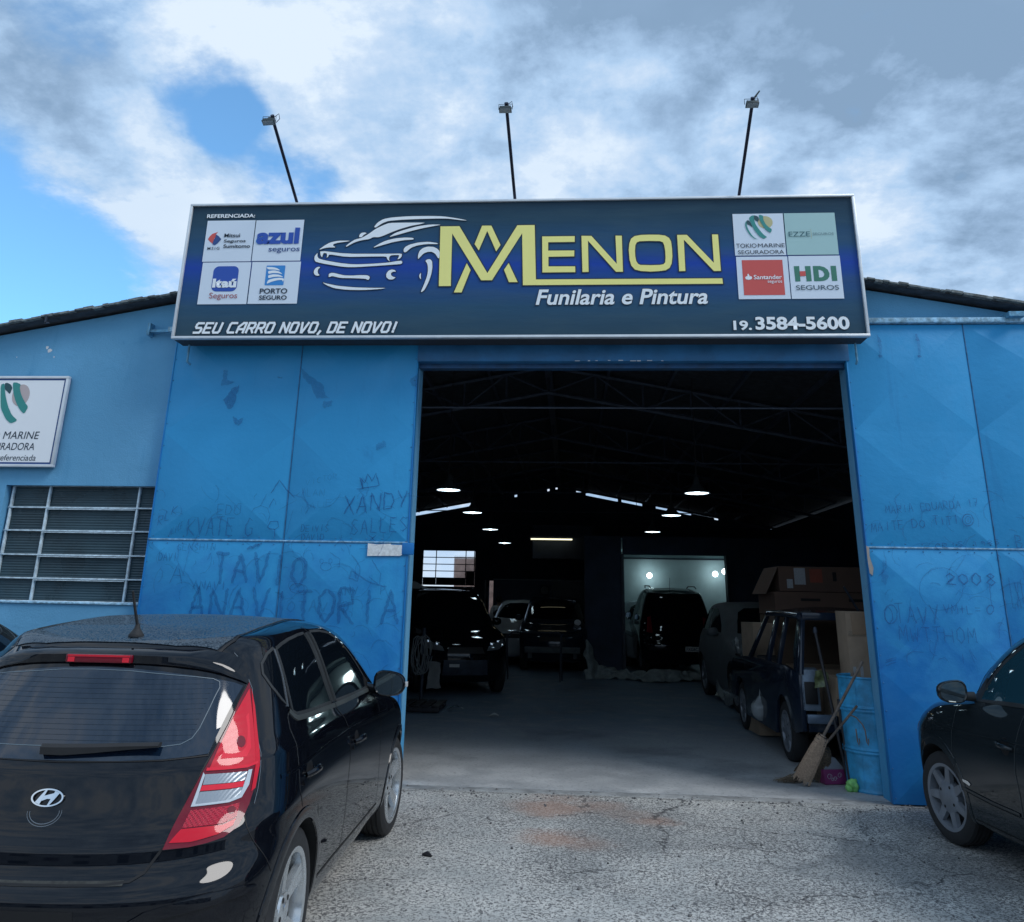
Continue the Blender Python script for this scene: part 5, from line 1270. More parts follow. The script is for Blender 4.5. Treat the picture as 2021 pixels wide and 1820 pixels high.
def body_mesh(levels, name, sub=3, wheels=(), R=0.37, wheel_y=0.5, mats=None, boolean=True):
    rows = [outline(L) for L in levels]
    bm = bmesh.new(); V = []
    for r in rows:
        half = [bm.verts.new(p) for p in r]
        mir = [bm.verts.new((p[0], -p[1], p[2])) for p in r[1:-1]]
        V.append(half + mir[::-1])          # right side y>0 first, then left side back to rear
    n = len(V[0])
    for a, b in zip(V, V[1:]):
        for k in range(n):
            j = (k + 1) % n
            bm.faces.new((a[k], a[j], b[j], b[k]))
    # close the underside
    N = len(rows[0])
    base = V[0]
    for k in range(N - 1):
        r0, r1 = base[k], base[k + 1]
        l0 = base[(n - k) % n]; l1 = base[(n - k - 1) % n]
        vs = []
        for v in (r0, r1, l1, l0):
            if v not in vs: vs.append(v)
        if len(vs) >= 3:
            try: bm.faces.new(vs)
            except ValueError: pass
    # close the crown
    top = V[-1]
    for k in range(N - 1):
        r0, r1 = top[k], top[k + 1]
        l0 = top[(n - k) % n]; l1 = top[(n - k - 1) % n]
        vs = []
        for v in (r0, r1, l1, l0):
            if v not in vs: vs.append(v)
        if len(vs) >= 3:
            try: bm.faces.new(vs[::-1])
            except ValueError: pass
    bmesh.ops.recalc_face_normals(bm, faces=bm.faces)
    for f in bm.faces: f.smooth = True
    me = bpy.data.meshes.new(name); bm.to_mesh(me); bm.free()
    for m_ in (mats or [M_BLACKPAINT]): me.materials.append(m_)
    o = bpy.data.objects.new(name, me); COL.objects.link(o)
    md = o.modifiers.new('s', 'SUBSURF'); md.levels = md.render_levels = sub
    bpy.context.view_layer.update()
    dg = bpy.context.evaluated_depsgraph_get()
    full = bpy.data.meshes.new_from_object(o.evaluated_get(dg))
    bvh = BVHTree.FromPolygons([v.co.copy() for v in full.vertices], [tuple(p.vertices) for p in full.polygons])
    cutters = []
    if boolean:
        for (wx, wz) in wheels:
            for s in (-1, 1):
                cb = bmesh.new()
                add_lathe(cb, [(R, s * wheel_y), (R, s * 1.4)], 40, 'Y', (wx, 0, wz))
                cb.verts.ensure_lookup_table()
                seg = 40
                cb.faces.new(cb.verts[:seg]); cb.faces.new(cb.verts[seg:2 * seg])
                bmesh.ops.recalc_face_normals(cb, faces=cb.faces)
                cm = bpy.data.meshes.new('cut'); cb.to_mesh(cm); cb.free()
                co_ = bpy.data.objects.new('cut', cm); COL.objects.link(co_); cutters.append(co_)
                mo = o.modifiers.new('b', 'BOOLEAN'); mo.operation = 'DIFFERENCE'; mo.object = co_; mo.solver = 'EXACT'
        bpy.context.view_layer.update()
        dg = bpy.context.evaluated_depsgraph_get()
        final = bpy.data.meshes.new_from_object(o.evaluated_get(dg))
    else:
        final = full.copy()
    bpy.data.objects.remove(o)
    for c in cutters: bpy.data.objects.remove(c)
    bm = bmesh.new(); bm.from_mesh(final)
    for f in bm.faces:
        f.smooth = True
        c = f.calc_center_median()
        for (wx, wz) in wheels:
            if math.hypot(c.x - wx, c.z - wz) < R + 0.004 and abs(c.y) < 2 and (abs(abs(c.y) - wheel_y) < .01 or abs(math.hypot(c.x - wx, c.z - wz) - R) < .012) and abs(c.y) < 0.98 * 1.0:
                nrm = f.normal
                rad = Vector((c.x - wx, 0, c.z - wz)).normalized()
                if abs(nrm.dot(rad)) > 0.8 or (abs(nrm.y) > .8 and abs(abs(c.y) - wheel_y) < .02):
                    f.material_index = 1
    for e in bm.edges:
        if len(e.link_faces) == 2:
            e.smooth = (e.calc_face_angle(0) < 0.55) and (e.link_faces[0].material_index == e.link_faces[1].material_index)
    bm.to_mesh(final); bm.free()
    final.name = name
    bpy.data.meshes.remove(full)
    return final, bvh
class Skin:
    """projects flat outlines onto the finished body surface"""
    def __init__(self, bvh): self.b = bvh
    def hit(self, a, z, view, side=1):
        if view == 'side': o, d = Vector((a, 3 * side, z)), Vector((0, -side, 0))
        elif view == 'rear': o, d = Vector((-4, a * side, z)), Vector((1, 0, 0))
        elif view == 'front': o, d = Vector((8, a * side, z)), Vector((-1, 0, 0))
        elif view == 'top': o, d = Vector((a, z * side, 4)), Vector((0, 0, -1))
        elif view == 'quarter': # looking forward and inwards on the rear corner; a measured across that view
            dd = Vector((math.cos(R_(38)), -side * math.sin(R_(38)), 0)); rt = Vector((side * 0, 0, 0))
            acr = Vector((math.sin(R_(38)), side * math.cos(R_(38)), 0))
            o, d = acr * a - dd * 5 + Vector((0, 0, z)), dd
        p, n, i, dist = self.b.ray_cast(o, d)
        return p, n
    def patch(self, name, poly, view, mat, parent, off=0.004, step=0.04, side=1, skirt=0.006, crown=0.0):
        bm = bmesh.new()
        f = bm.faces.new([bm.verts.new((x, z, 0)) for x, z in poly])
        xs = [p[0] for p in poly]; zs = [p[1] for p in poly]
        for ax, lo, hi in ((0, min(xs), max(xs)), (1, min(zs), max(zs))):
            k = int(math.ceil(lo / step))
            while k * step < hi:
                co = [0, 0, 0]; co[ax] = k * step; no = [0, 0, 0]; no[ax] = 1
                bmesh.ops.bisect_plane(bm, geom=list(bm.verts) + list(bm.edges) + list(bm.faces), plane_co=co, plane_no=no)
                k += 1
        cx, cz = (min(xs) + max(xs)) / 2, (min(zs) + max(zs)) / 2
        rx, rz = (max(xs) - min(xs)) / 2 or 1, (max(zs) - min(zs)) / 2 or 1
        bad = []
        base = {}
        for v in bm.verts:
            a, z = v.co.x, v.co.y
            p, n = self.hit(a, z, view, side)
            if p is None: bad.append(v); continue
            cr = crown * max(0, 1 - ((a - cx) / rx) ** 2) * max(0, 1 - ((z - cz) / rz) ** 2)
            base[v] = (p, n)
            v.co = p + n * (off + cr)
        if bad:
            print('PATCH', name, 'missed', len(bad), 'of', len(bm.verts), [(round(v.co.x, 3), round(v.co.y, 3)) for v in bad[:4]])
            bmesh.ops.delete(bm, geom=bad, context='VERTS')
        if skirt and len(bm.faces):
            be = [e for e in bm.edges if len(e.link_faces) == 1]
            old = {v: base[v] for e in be for v in e.verts if v in base}
            r_ = bmesh.ops.extrude_edge_only(bm, edges=be)
            nv = [v for v in r_['geom'] if isinstance(v, bmesh.types.BMVert)]
            for v in nv:
                # nearest source
                src = min((e.other_vert(v) for e in v.link_edges if e.other_vert(v) in old), key=lambda q: (q.co - v.co).length, default=None)
                if src is not None:
                    p, n = old[src]; v.co = p - n * skirt
        bmesh.ops.recalc_face_normals(bm, faces=bm.faces)
        # orientation check
        if len(bm.faces):
            tot = Vector((0, 0, 0)); c = Vector((0, 0, 0))
            for f in bm.faces: tot += f.normal * f.calc_area()
            d = {'side': Vector((0, side, 0)), 'rear': Vector((-1, 0, 0)), 'front': Vector((1, 0, 0)), 'top': Vector((0, 0, 1)), 'quarter': Vector((-.7, .7 * side, 0))}[view]
            if tot.dot(d) < 0: bmesh.ops.reverse_faces(bm, faces=bm.faces)
        return finish(bm, name, mat, parent, smooth=35)
    def line3(self, pts, view, side=1, step=0.03, closed=False):
        out = []
        P = list(pts) + ([pts[0]] if closed else [])
        for a, b in zip(P, P[1:]):
            L = math.hypot(b[0] - a[0], b[1] - a[1]); n = max(1, int(L / step))
            for k in range(n):
                q = self.hit(a[0] + (b[0] - a[0]) * k / n, a[1] + (b[1] - a[1]) * k / n, view, side)
                if q[0] is not None: out.append(q)
        q = self.hit(P[-1][0], P[-1][1], view, side)
        if q[0] is not None: out.append(q)
        return out
    def strip(self, name, pts, view, width, mat, parent, off=0.0015, side=1, height=0.0, closed=False, step=0.03):
        q = self.line3(pts, view, side, step, closed)
        if len(q) < 2: return None
        bm = bmesh.new(); rows = []
        for i, (p, n) in enumerate(q):
            a = q[max(0, i - 1)][0]; b = q[min(len(q) - 1, i + 1)][0]
            t = (b - a).normalized() if (b - a).length > 1e-6 else Vector((1, 0, 0))
            s = n.cross(t).normalized() * width / 2
            if height:
                rows.append([bm.verts.new(p + s * k + n * h_) for k, h_ in ((-1, -.002), (-.9, off + height * .7), (0, off + height), (.9, off + height * .7), (1, -.002))])
            else:
                rows.append([bm.verts.new(p + s + n * off), bm.verts.new(p - s + n * off)])
        for a, b in zip(rows, rows[1:]):
            for k in range(len(a) - 1):
                bm.faces.new((a[k], a[k + 1], b[k + 1], b[k]))
        bmesh.ops.recalc_face_normals(bm, faces=bm.faces)
        return finish(bm, name, mat, parent, smooth=50)
def wheel(parent, pos, side, R, r, width, mat_rim, spokes='five', name='wheel', steer=0.0, groove=True):
    """side=+1: outer face towards +y of the car"""
    w_ = thing(name, pos, 0); w_.parent = parent
    w_.rotation_euler = (0, 0, steer)
    s = side; hw = width / 2
    prof = [(r, -hw * .9), (r + .01, -hw), (R - .03, -hw), (R - .008, -hw * .86)]
    if groove:
        for g_ in (-.55, -.2, .2, .55):
            prof += [(R, hw * (g_ - .07)), (R - .008, hw * (g_ - .055)), (R - .008, hw * (g_ + .055)), (R, hw * (g_ + .07))]
    else: prof += [(R, -hw * .6), (R, hw * .6)]
    prof += [(R - .008, hw * .86), (R - .03, hw), (R - .045, hw * 1.03), (r + .02, hw * 1.02), (r + .004, hw * .95)]
    prof = [(a, b * s) for a, b in prof]
    lathe('tyre', prof, M_TYRE, w_, 56, 'Y', closed=False, smooth=28)
    rim = [(r + .006, hw * .93), (r + .010, hw * .98), (r - .002, hw * .985), (r - .014, hw * .93), (r - .022, hw * .6), (r - .03, -hw * .2), (r - .02, -hw * .85), (r + .006, -hw * .92)]
    lathe('rim', [(a, b * s) for a, b in rim], mat_rim, w_, 56, 'Y', smooth=30)
    lathe('brake_disc', [(0.02, s * -hw * .1), (r * .72, s * -hw * .1), (r * .72, s * -hw * .25), (0.02, s * -hw * .25)], M_BRAKE, w_, 32, 'Y', closed=True)
    bm = bmesh.new()
    def spoke(a0, w0, w1, y0, y1, th):
        d = Vector((math.cos(a0), 0, math.sin(a0))); q = Vector((-math.sin(a0), 0, math.cos(a0)))
        rr = [r * .14, r * .45, r * .75, r * .985]
        rings = []
        for k, rad in enumerate(rr):
            u = k / 3
            ww = w0 + (w1 - w0) * u; yy = y0 + (y1 - y0) * u ** 1.4
            c = d * rad
            rings.append([bm.verts.new(c + q * ww * .5 + Vector((0, s * (yy - th), 0))), bm.verts.new(c + q * ww * .42 + Vector((0, s * yy, 0))), bm.verts.new(c - q * ww * .42 + Vector((0, s * yy, 0))), bm.verts.new(c - q * ww * .5 + Vector((0, s * (yy - th), 0)))])
        for a, b in zip(rings, rings[1:]):
            for k in range(4): bm.faces.new((a[k], a[(k + 1) % 4], b[(k + 1) % 4], b[k]))
        bm.faces.new(rings[0]); bm.faces.new(rings[-1][::-1])
    if spokes == 'five':
        for k in range(5):
            a0 = R_(90 + 72 * k + 12)
            for dd in (-.105, .105):
                spoke(a0 + dd, .036, .050, hw * .62, hw * .90, .03)
    else:
        for k in range(7):
            spoke(R_(90 + 360 / 7 * k + 10), .085, .052, hw * .86, hw * .92, .03)
    bmesh.ops.recalc_face_normals(bm, faces=bm.faces)
    finish(bm, 'spokes', mat_rim, w_, smooth=30)
    cap = [(0.002, hw * .80), (.034, hw * .79), (.042, hw * .74), (.075, hw * .70), (.085, hw * .60), (.085, hw * .3)] if spokes == 'five' else [(0.002, hw * .97), (.04, hw * .96), (.05, hw * .93), (.10, hw * .90), (.115, hw * .8), (.115, hw * .3)]
    lathe('hub_cap', [(a, b * s) for a, b in cap], mat_rim, w_, 32, 'Y', smooth=30)
    bm = bmesh.new()
    for k in range(5 if spokes == 'five' else 4):
        a0 = R_(90 + (72 if spokes == 'five' else 90) * k + 30)
        rr, yy = (.060, hw * .735) if spokes == 'five' else (.082, hw * .915)
        add_lathe(bm, [(0.0008, s * (yy + .001)), (.011, s * (yy + .001)), (.011, s * (yy - .02))], 10, 'Y', (math.cos(a0) * rr, 0, math.sin(a0) * rr))
    bmesh.ops.recalc_face_normals(bm, faces=bm.faces)
    finish(bm, 'wheel_nuts', M_GAP, w_)
    return w_
def arch_lip(sk, parent, wx, wz, R, side, mat, w=0.030, h=0.006, a0=-12, a1=192):
    pts = [(wx + (R + w * .45) * math.cos(R_(a)), wz + (R + w * .45) * math.sin(R_(a))) for a in range(a0, a1 + 1, 6)]
    return sk.strip('arch_lip', pts, 'side', w, mat, parent, 0.0005, side, h)
def mirror_unit(parent, base, side, mat, glass_off=(0, 0), size=(0.12, 0.085), depth=0.10, yaw=0.0, indicator=True):
    """door mirror: glass faces the rear of the car"""
    bm = bmesh.new()
    w_, h_ = size
    n = 20
    rings = []
    for u, sc in ((0, .90), (0.012, 1.0), (depth * .45, .97), (depth * .8, .72), (depth, .30)):
        ring = []
        for k in range(n):
            a = 2 * math.pi * k / n
            ca, sa = math.cos(a), math.sin(a)
            ex = (abs(ca) ** .75) * (1 if ca > 0 else -1); ez = (abs(sa) ** .72) * (1 if sa > 0 else -1)
            taper = 1 - 0.20 * (ex if True else 0) * (1 if ez > 0 else .2)
            ring.append(bm.verts.new((u, side * ex * w_ * sc, ez * h_ * sc * taper)))
        rings.append(ring)
    for a, b in zip(rings, rings[1:]):
        for k in range(n): bm.faces.new((a[k], a[(k + 1) % n], b[(k + 1) % n], b[k]))
    bm.faces.new(rings[-1])
    # recessed bezel
    inner = [bm.verts.new((0.010, v.co.y * .93, v.co.z * .92)) for v in rings[0]]
    for k in range(n): bm.faces.new((rings[0][k], rings[0][(k + 1) % n], inner[(k + 1) % n], inner[k]))
    bmesh.ops.recalc_face_normals(bm, faces=bm.faces)
    housing = finish(bm, 'mirror', mat, parent, smooth=45, loc=base, rot=(0, 0, yaw))
    bm = bmesh.new()
    bm.faces.new([bm.verts.new((0.009, v[0], v[1])) for v in [(side * (abs(math.cos(a)) ** .75) * (1 if math.cos(a) > 0 else -1) * w_ * .85, (abs(math.sin(a)) ** .72) * (1 if math.sin(a) > 0 else -1) * h_ * .84 * (1 - .20 * (abs(math.cos(a)) ** .75) * (1 if math.cos(a) > 0 else -1) * (1 if math.sin(a) > 0 else .2))) for a in [2 * math.pi * k / n for k in range(n)]]])
    bmesh.ops.recalc_face_normals(bm, faces=bm.faces)
    finish(bm, 'mirror_glass', M_MIRRORG, housing)
    return housing
# ================================================================== black hatchback, rear three-quarter view
HX, HY, HTH = -2.130, -4.300, 0.030
hatch = thing('parked_hatchback', (HX, HY, 0), 0, 'glossy black hatchback seen from behind at the left with bright red tail lamp', 'car')
# local frame: +x forward, +y to the driver's left; the car's right side faces the camera (use side=-1)
hatch.rotation_euler = (0, 0, math.pi / 2 + HTH)
WZ, WR_ = 0.338, 0.338
lv = [
 dict(xr=-.58, xf=3.25, W=.70, z=.20, Lr=.5, Lf=.6), dict(xr=-.64, xf=3.36, W=.80, z=.215, Lr=.5, Lf=.7),
 dict(xr=-.705, xf=3.43, W=.852, z=.27, Lr=.52, Lf=.8), dict(xr=-.755, xf=3.47, W=.868, z=.38, Lr=.55), dict(xr=-.778, xf=3.49, W=.884, z=.50, Lr=.58),
 dict(xr=-.778, xf=3.49, W=.890, z=[(-.8, .597), (.3, .63), (2.4, .62), (3.4, .60)], Lr=.60),
 dict(xr=-.742, xf=3.485, W=.892, z=[(-.8, .628), (-.3, .675), (.6, .70), (2.4, .68), (3.4, .64)], Lr=.60),
 dict(xr=-.708, xf=3.48, W=.893, z=[(-.8, .648), (-.3, .725), (.6, .76), (2.4, .74), (3.4, .68)], Lr=.60),
 dict(xr=-.699, xf=3.46, W=.892, z=[(-.8, .718), (-.3, .79), (.6, .83), (2.4, .82), (3.4, .74)], Lr=.60),
 dict(xr=-.692, xf=3.45, W=.890, z=[(-.8, .734), (-.3, .82), (.6, .86), (2.4, .85), (3.4, .76)], Lr=.605),
 dict(xr=-.652, xf=3.42, W=.884, z=[(-.8, .768), (-.3, .87), (.6, .905), (2.4, .90), (3.4, .80)], Lr=.61),
 dict(xr=-.628, xf=3.33, W=.872, z=[(-.8, .88), (-.3, .955), (.6, .98), (2.4, .955), (3.3, .85)], Lr=.62),
 dict(xr=-.608, xf=3.22, W=.862, z=[(-.8, .965), (-.3, 1.015), (.6, 1.03), (2.3, .985), (3.2, .885)], Lr=.63),
 dict(xr=-.603, xf=3.15, W=.858, z=[(-.8, .980), (-.3, 1.035), (.6, 1.05), (2.2, 1.005), (3.1, .905)], Lr=.63),
 dict(xr=-.566, xf=2.72, W=.836, z=[(-.8, 1.036), (-.3, 1.085), (.6, 1.10), (1.9, 1.06), (2.7, 1.005)], Lr=.64, Lf=1.0),
 dict(xr=-.552, xf=2.70, W=.828, z=[(-.8, 1.060), (-.3, 1.11), (.6, 1.125), (1.9, 1.085), (2.7, 1.03)], Lr=.645, Lf=1.0),
 dict(xr=-.490, xf=2.55, W=.790, z=[(-.8, 1.165), (-.3, 1.22), (.6, 1.23), (1.5, 1.20), (2.3, 1.13)], Lr=.66, Lf=1.0, nf=2.8),
 dict(xr=-.420, xf=2.28, W=.742, z=[(-.8, 1.285), (-.2, 1.345), (.6, 1.375), (1.3, 1.36), (1.7,1.31), (2.2, 1.24)], Lr=.68, Lf=.95, nf=2.8),
 dict(xr=-.360, xf=1.98, W=.690, z=[(-.8, 1.375), (-.1, 1.455), (.6, 1.49), (1.2, 1.475), (1.55,1.43), (1.95, 1.36)], Lr=.66, Lf=.85, nf=2.8),
 dict(xr=-.315, xf=1.76, W=.645, z=[(-.8, 1.412), (-.1, 1.50), (.6, 1.54), (1.1, 1.53), (1.45,1.485), (1.75, 1.43)], Lr=.60, Lf=.8, nf=2.8),
 dict(xr=-.265, xf=1.45, W=.585, z=[(-.8, 1.440), (-.1, 1.518), (.6, 1.563), (1.0, 1.56), (1.45, 1.515)], Lr=.5, Lf=.8, nf=2.4),
 dict(xr=-.20, xf=1.30, W=.42, z=[(-.2, 1.462), (.2, 1.535), (.7, 1.575), (1.2, 1.552)], Lr=.4, Lf=.6),
 dict(xr=-.12, xf=1.18, W=.22, z=[(-.1, 1.480), (.2, 1.540), (.7, 1.582), (1.15, 1.565)], Lr=.3, Lf=.4),
 dict(xr=-.04, xf=1.05, W=.07, z=[(-.04, 1.498), (.2, 1.543), (.7, 1.585), (1.05, 1.575)], Lr=.1, Lf=.1)]
bodymesh, hbvh = body_mesh(lv, 'body', 3, ((0, WZ), (2.65, WZ)), 0.372, 0.62, [M_BLACKPAINT, M_LINER])
body = meshobj(bodymesh, 'body', None, hatch)
SK = Skin(hbvh)
#PIXEL-END
RS = -1
def both(fn, *a, **k):
    for s_ in (-1, 1): fn(s_, *a, **k)
# roof panel skin with dried rain spots and painted sky sheen
half = [(-.300, 0), (-.296, .20), (-.286, .305), (-.255, .40), (-.228, .478), (-.139, .512), (.169, .516), (.46, .518), (.80, .512), (1.10, .49), (1.30, .43), (1.40, .25), (1.43, 0)]
roofpoly = half + [(a, -y) for a, y in half[::-1][1:-1]]
SK.patch('roof_skin', roofpoly, 'top', M_ROOFPAINT, hatch, 0.0045, 0.03, skirt=0.004)
for s_ in (-1, 1):
    SK.strip('roof_ditch', [(-.235, .488), (-.139, .524), (.169, .527), (.46, .529), (.80, .523), (1.12, .50), (1.32, .44)], 'top', 0.012, M_GAP, hatch, 0.0052, s_)
# spoiler lip: a slab proud of the body, overhanging the rear glass
def spoiler():
    bm = bmesh.new()
    st = [(0, -.300, 1.459, -.385, 1.441, -.380, 1.396), (.12, -.300, 1.458, -.384, 1.441, -.379, 1.396), (.26, -.292, 1.455, -.370, 1.437, -.366, 1.391), (.38, -.272, 1.447, -.343, 1.428, -.342, 1.381), (.47, -.243, 1.440, -.310, 1.414, -.310, 1.366), (.53, -.218, 1.430, -.283, 1.396, -.284, 1.352), (.575, -.198, 1.412, -.258, 1.372, -.260, 1.335), (.612, -.190, 1.385, -.236, 1.345, -.238, 1.320), (.635, -.185, 1.350, -.218, 1.320, -.220, 1.306)]
    rows = []
    full = [(-y, *r) for y, *r in st[::-1]][:-1] + st if False else [(-q[0],) + q[1:] for q in st[::-1]][:-1] + st
    for y, ax, az, bx_, bz, cx2, cz in full:
        rows.append([bm.verts.new(p) for p in ((ax + .03, y * .985, az + .004), (ax, y, az + .012), (bx_ + .012, y, bz + .006), (bx_, y, bz - .006), (cx2 - .001, y, cz + .006), (cx2 + .02, y * .99, cz), (ax + .08, y * .95, cz - .01))])
    for a, b in zip(rows, rows[1:]):
        for k in range(6): bm.faces.new((a[k], b[k], b[k + 1], a[k + 1]))
        bm.faces.new((a[6], b[6], b[0], a[0]))
    bm.faces.new(rows[0]); bm.faces.new(rows[-1][::-1])
    bmesh.ops.recalc_face_normals(bm, faces=bm.faces)
    me_o = finish(bm, 'spoiler', M_BLACKPAINT, hatch, smooth=42)
    return me_o
sp_ = spoiler()
# high brake lamp set into the spoiler's rear edge
bl_ = box('brake_lamp', (-.3835, -0.006, 1.4175), (0.020, 0.305, 0.036), M_REDDK, hatch, 0.006)
box('lamp_strip', (-.0085, 0, 0.012), (0.006, 0.285, 0.008), M_REDFLUTE, bl_)
for yy in (-.125, .125): box('lamp_cell', (-.0088, yy, -0.004), (0.006, 0.03, 0.020), M_REDLT, bl_)
# rear window: dark glass to the edge, printed border line, heater wires
gl = [(0, 1.380), (.15, 1.378), (.30, 1.366), (.42, 1.350), (.52, 1.334), (.585, 1.318), (.622, 1.302), (.610, 1.243), (.597, 1.160), (.582, 1.055), (.50, 1.047), (.42, 1.041), (.25, 1.036), (0, 1.034)]
glp = gl + [(-a, z) for a, z in gl[::-1][1:-1]]
rg = SK.patch('rear_window', glp, 'rear', M_REARGLASS, hatch, 0.0035, 0.035, skirt=0.004)
bl2 = [(0, 1.371), (.15, 1.368), (.30, 1.356), (.43, 1.345), (.505, 1.335), (.533, 1.322), (.541, 1.300), (.536, 1.270), (.530, 1.217), (.519, 1.148), (.503, 1.112), (.468, 1.092), (.403, 1.085), (.20, 1.083), (0.0, 1.083)]
M_LINE = mat_base('printed_line', (0.10, 0.14, 0.17), 0.4)
M_WIRE = mat_base('heater_wire', (0.012, 0.024, 0.038), 0.2)
SK.strip('window_border_line', bl2 + [(-a, z) for a, z in bl2[::-1][1:]], 'rear', 0.0035, M_LINE, hatch, 0.0052)
for k in range(13):
    z = 1.105 + k * 0.0192
    wdt = .50 + .02 * k / 13
    SK.strip('heater_wire', [(-wdt, z), (0, z), (wdt, z)], 'rear', 0.0012, M_WIRE, hatch, 0.0048, step=.06)
# wiper
bm = bmesh.new()
wp = [(-.555, .075, 1.087, .028), (-.550, -.02, 1.087, .030), (-.545, -.15, 1.090, .022), (-.535, -.28, 1.095, .014), (-.520, -.405, 1.0975, .007)]
rows = []
for a, y, z, h_ in wp:
    rows.append([bm.verts.new(p) for p in ((a - .030, y, z + .012), (a - .044, y, z), (a - .040, y, z - h_), (a - .012, y, z - h_ * 1.1), (a - .006, y, z + .008))])
for a, b in zip(rows, rows[1:]):
    for k in range(5): bm.faces.new((a[k], a[(k + 1) % 5], b[(k + 1) % 5], b[k]))
bm.faces.new(rows[0]); bm.faces.new(rows[-1][::-1]); bmesh.ops.recalc_face_normals(bm, faces=bm.faces)
finish(bm, 'wiper', M_RUBBER, hatch, smooth=30)
# tailgate shut line and bumper seams
for s_ in (-1, 1):
    SK.strip('shut_line', [(0, .634), (.173, .634), (.330, .636), (.42, .644), (.462, .668), (.492, .718), (.507, .742)], 'rear', 0.010, M_GAP, hatch, 0.002, s_)
    SK.strip('shut_line', [(.507, .739), (.526, .808), (.551, .899), (.578, .993), (.597, 1.055), (.619, 1.160), (.627, 1.243), (.634, 1.305)], 'rear', 0.006, M_GAP, hatch, 0.002, s_)
SK.strip('window_shut_line', [(-.585, 1.050), (-.42, 1.038), (0, 1.030), (.42, 1.038), (.585, 1.050)], 'rear', 0.006, M_GAP, hatch, 0.003)
SK.strip('bumper_ledge_grit', [(-.40, .640), (0, .637), (.40, .640)], 'rear', 0.022, mt('gritty_plastic', (0.03, 0.032, 0.03), 0.8, var=.5, nscale=40), hatch, 0.0018)
# bumper sculpt: proud reflector fin
for s_ in (-1, 1):
    SK.patch('bumper_fin', [(.445, .522), (.50, .552), (.60, .575), (.70, .590), (.80, .590), (.835, .580), (.825, .560), (.70, .548), (.60, .534), (.50, .519)], 'rear', M_BLACKPAINT, hatch, 0.010, 0.03, s_, skirt=.004, crown=.004)
SK.strip('bumper_crease', [(-.70, .47), (0, .455), (.70, .47)], 'rear', 0.008, M_GAP, hatch, 0.0015)
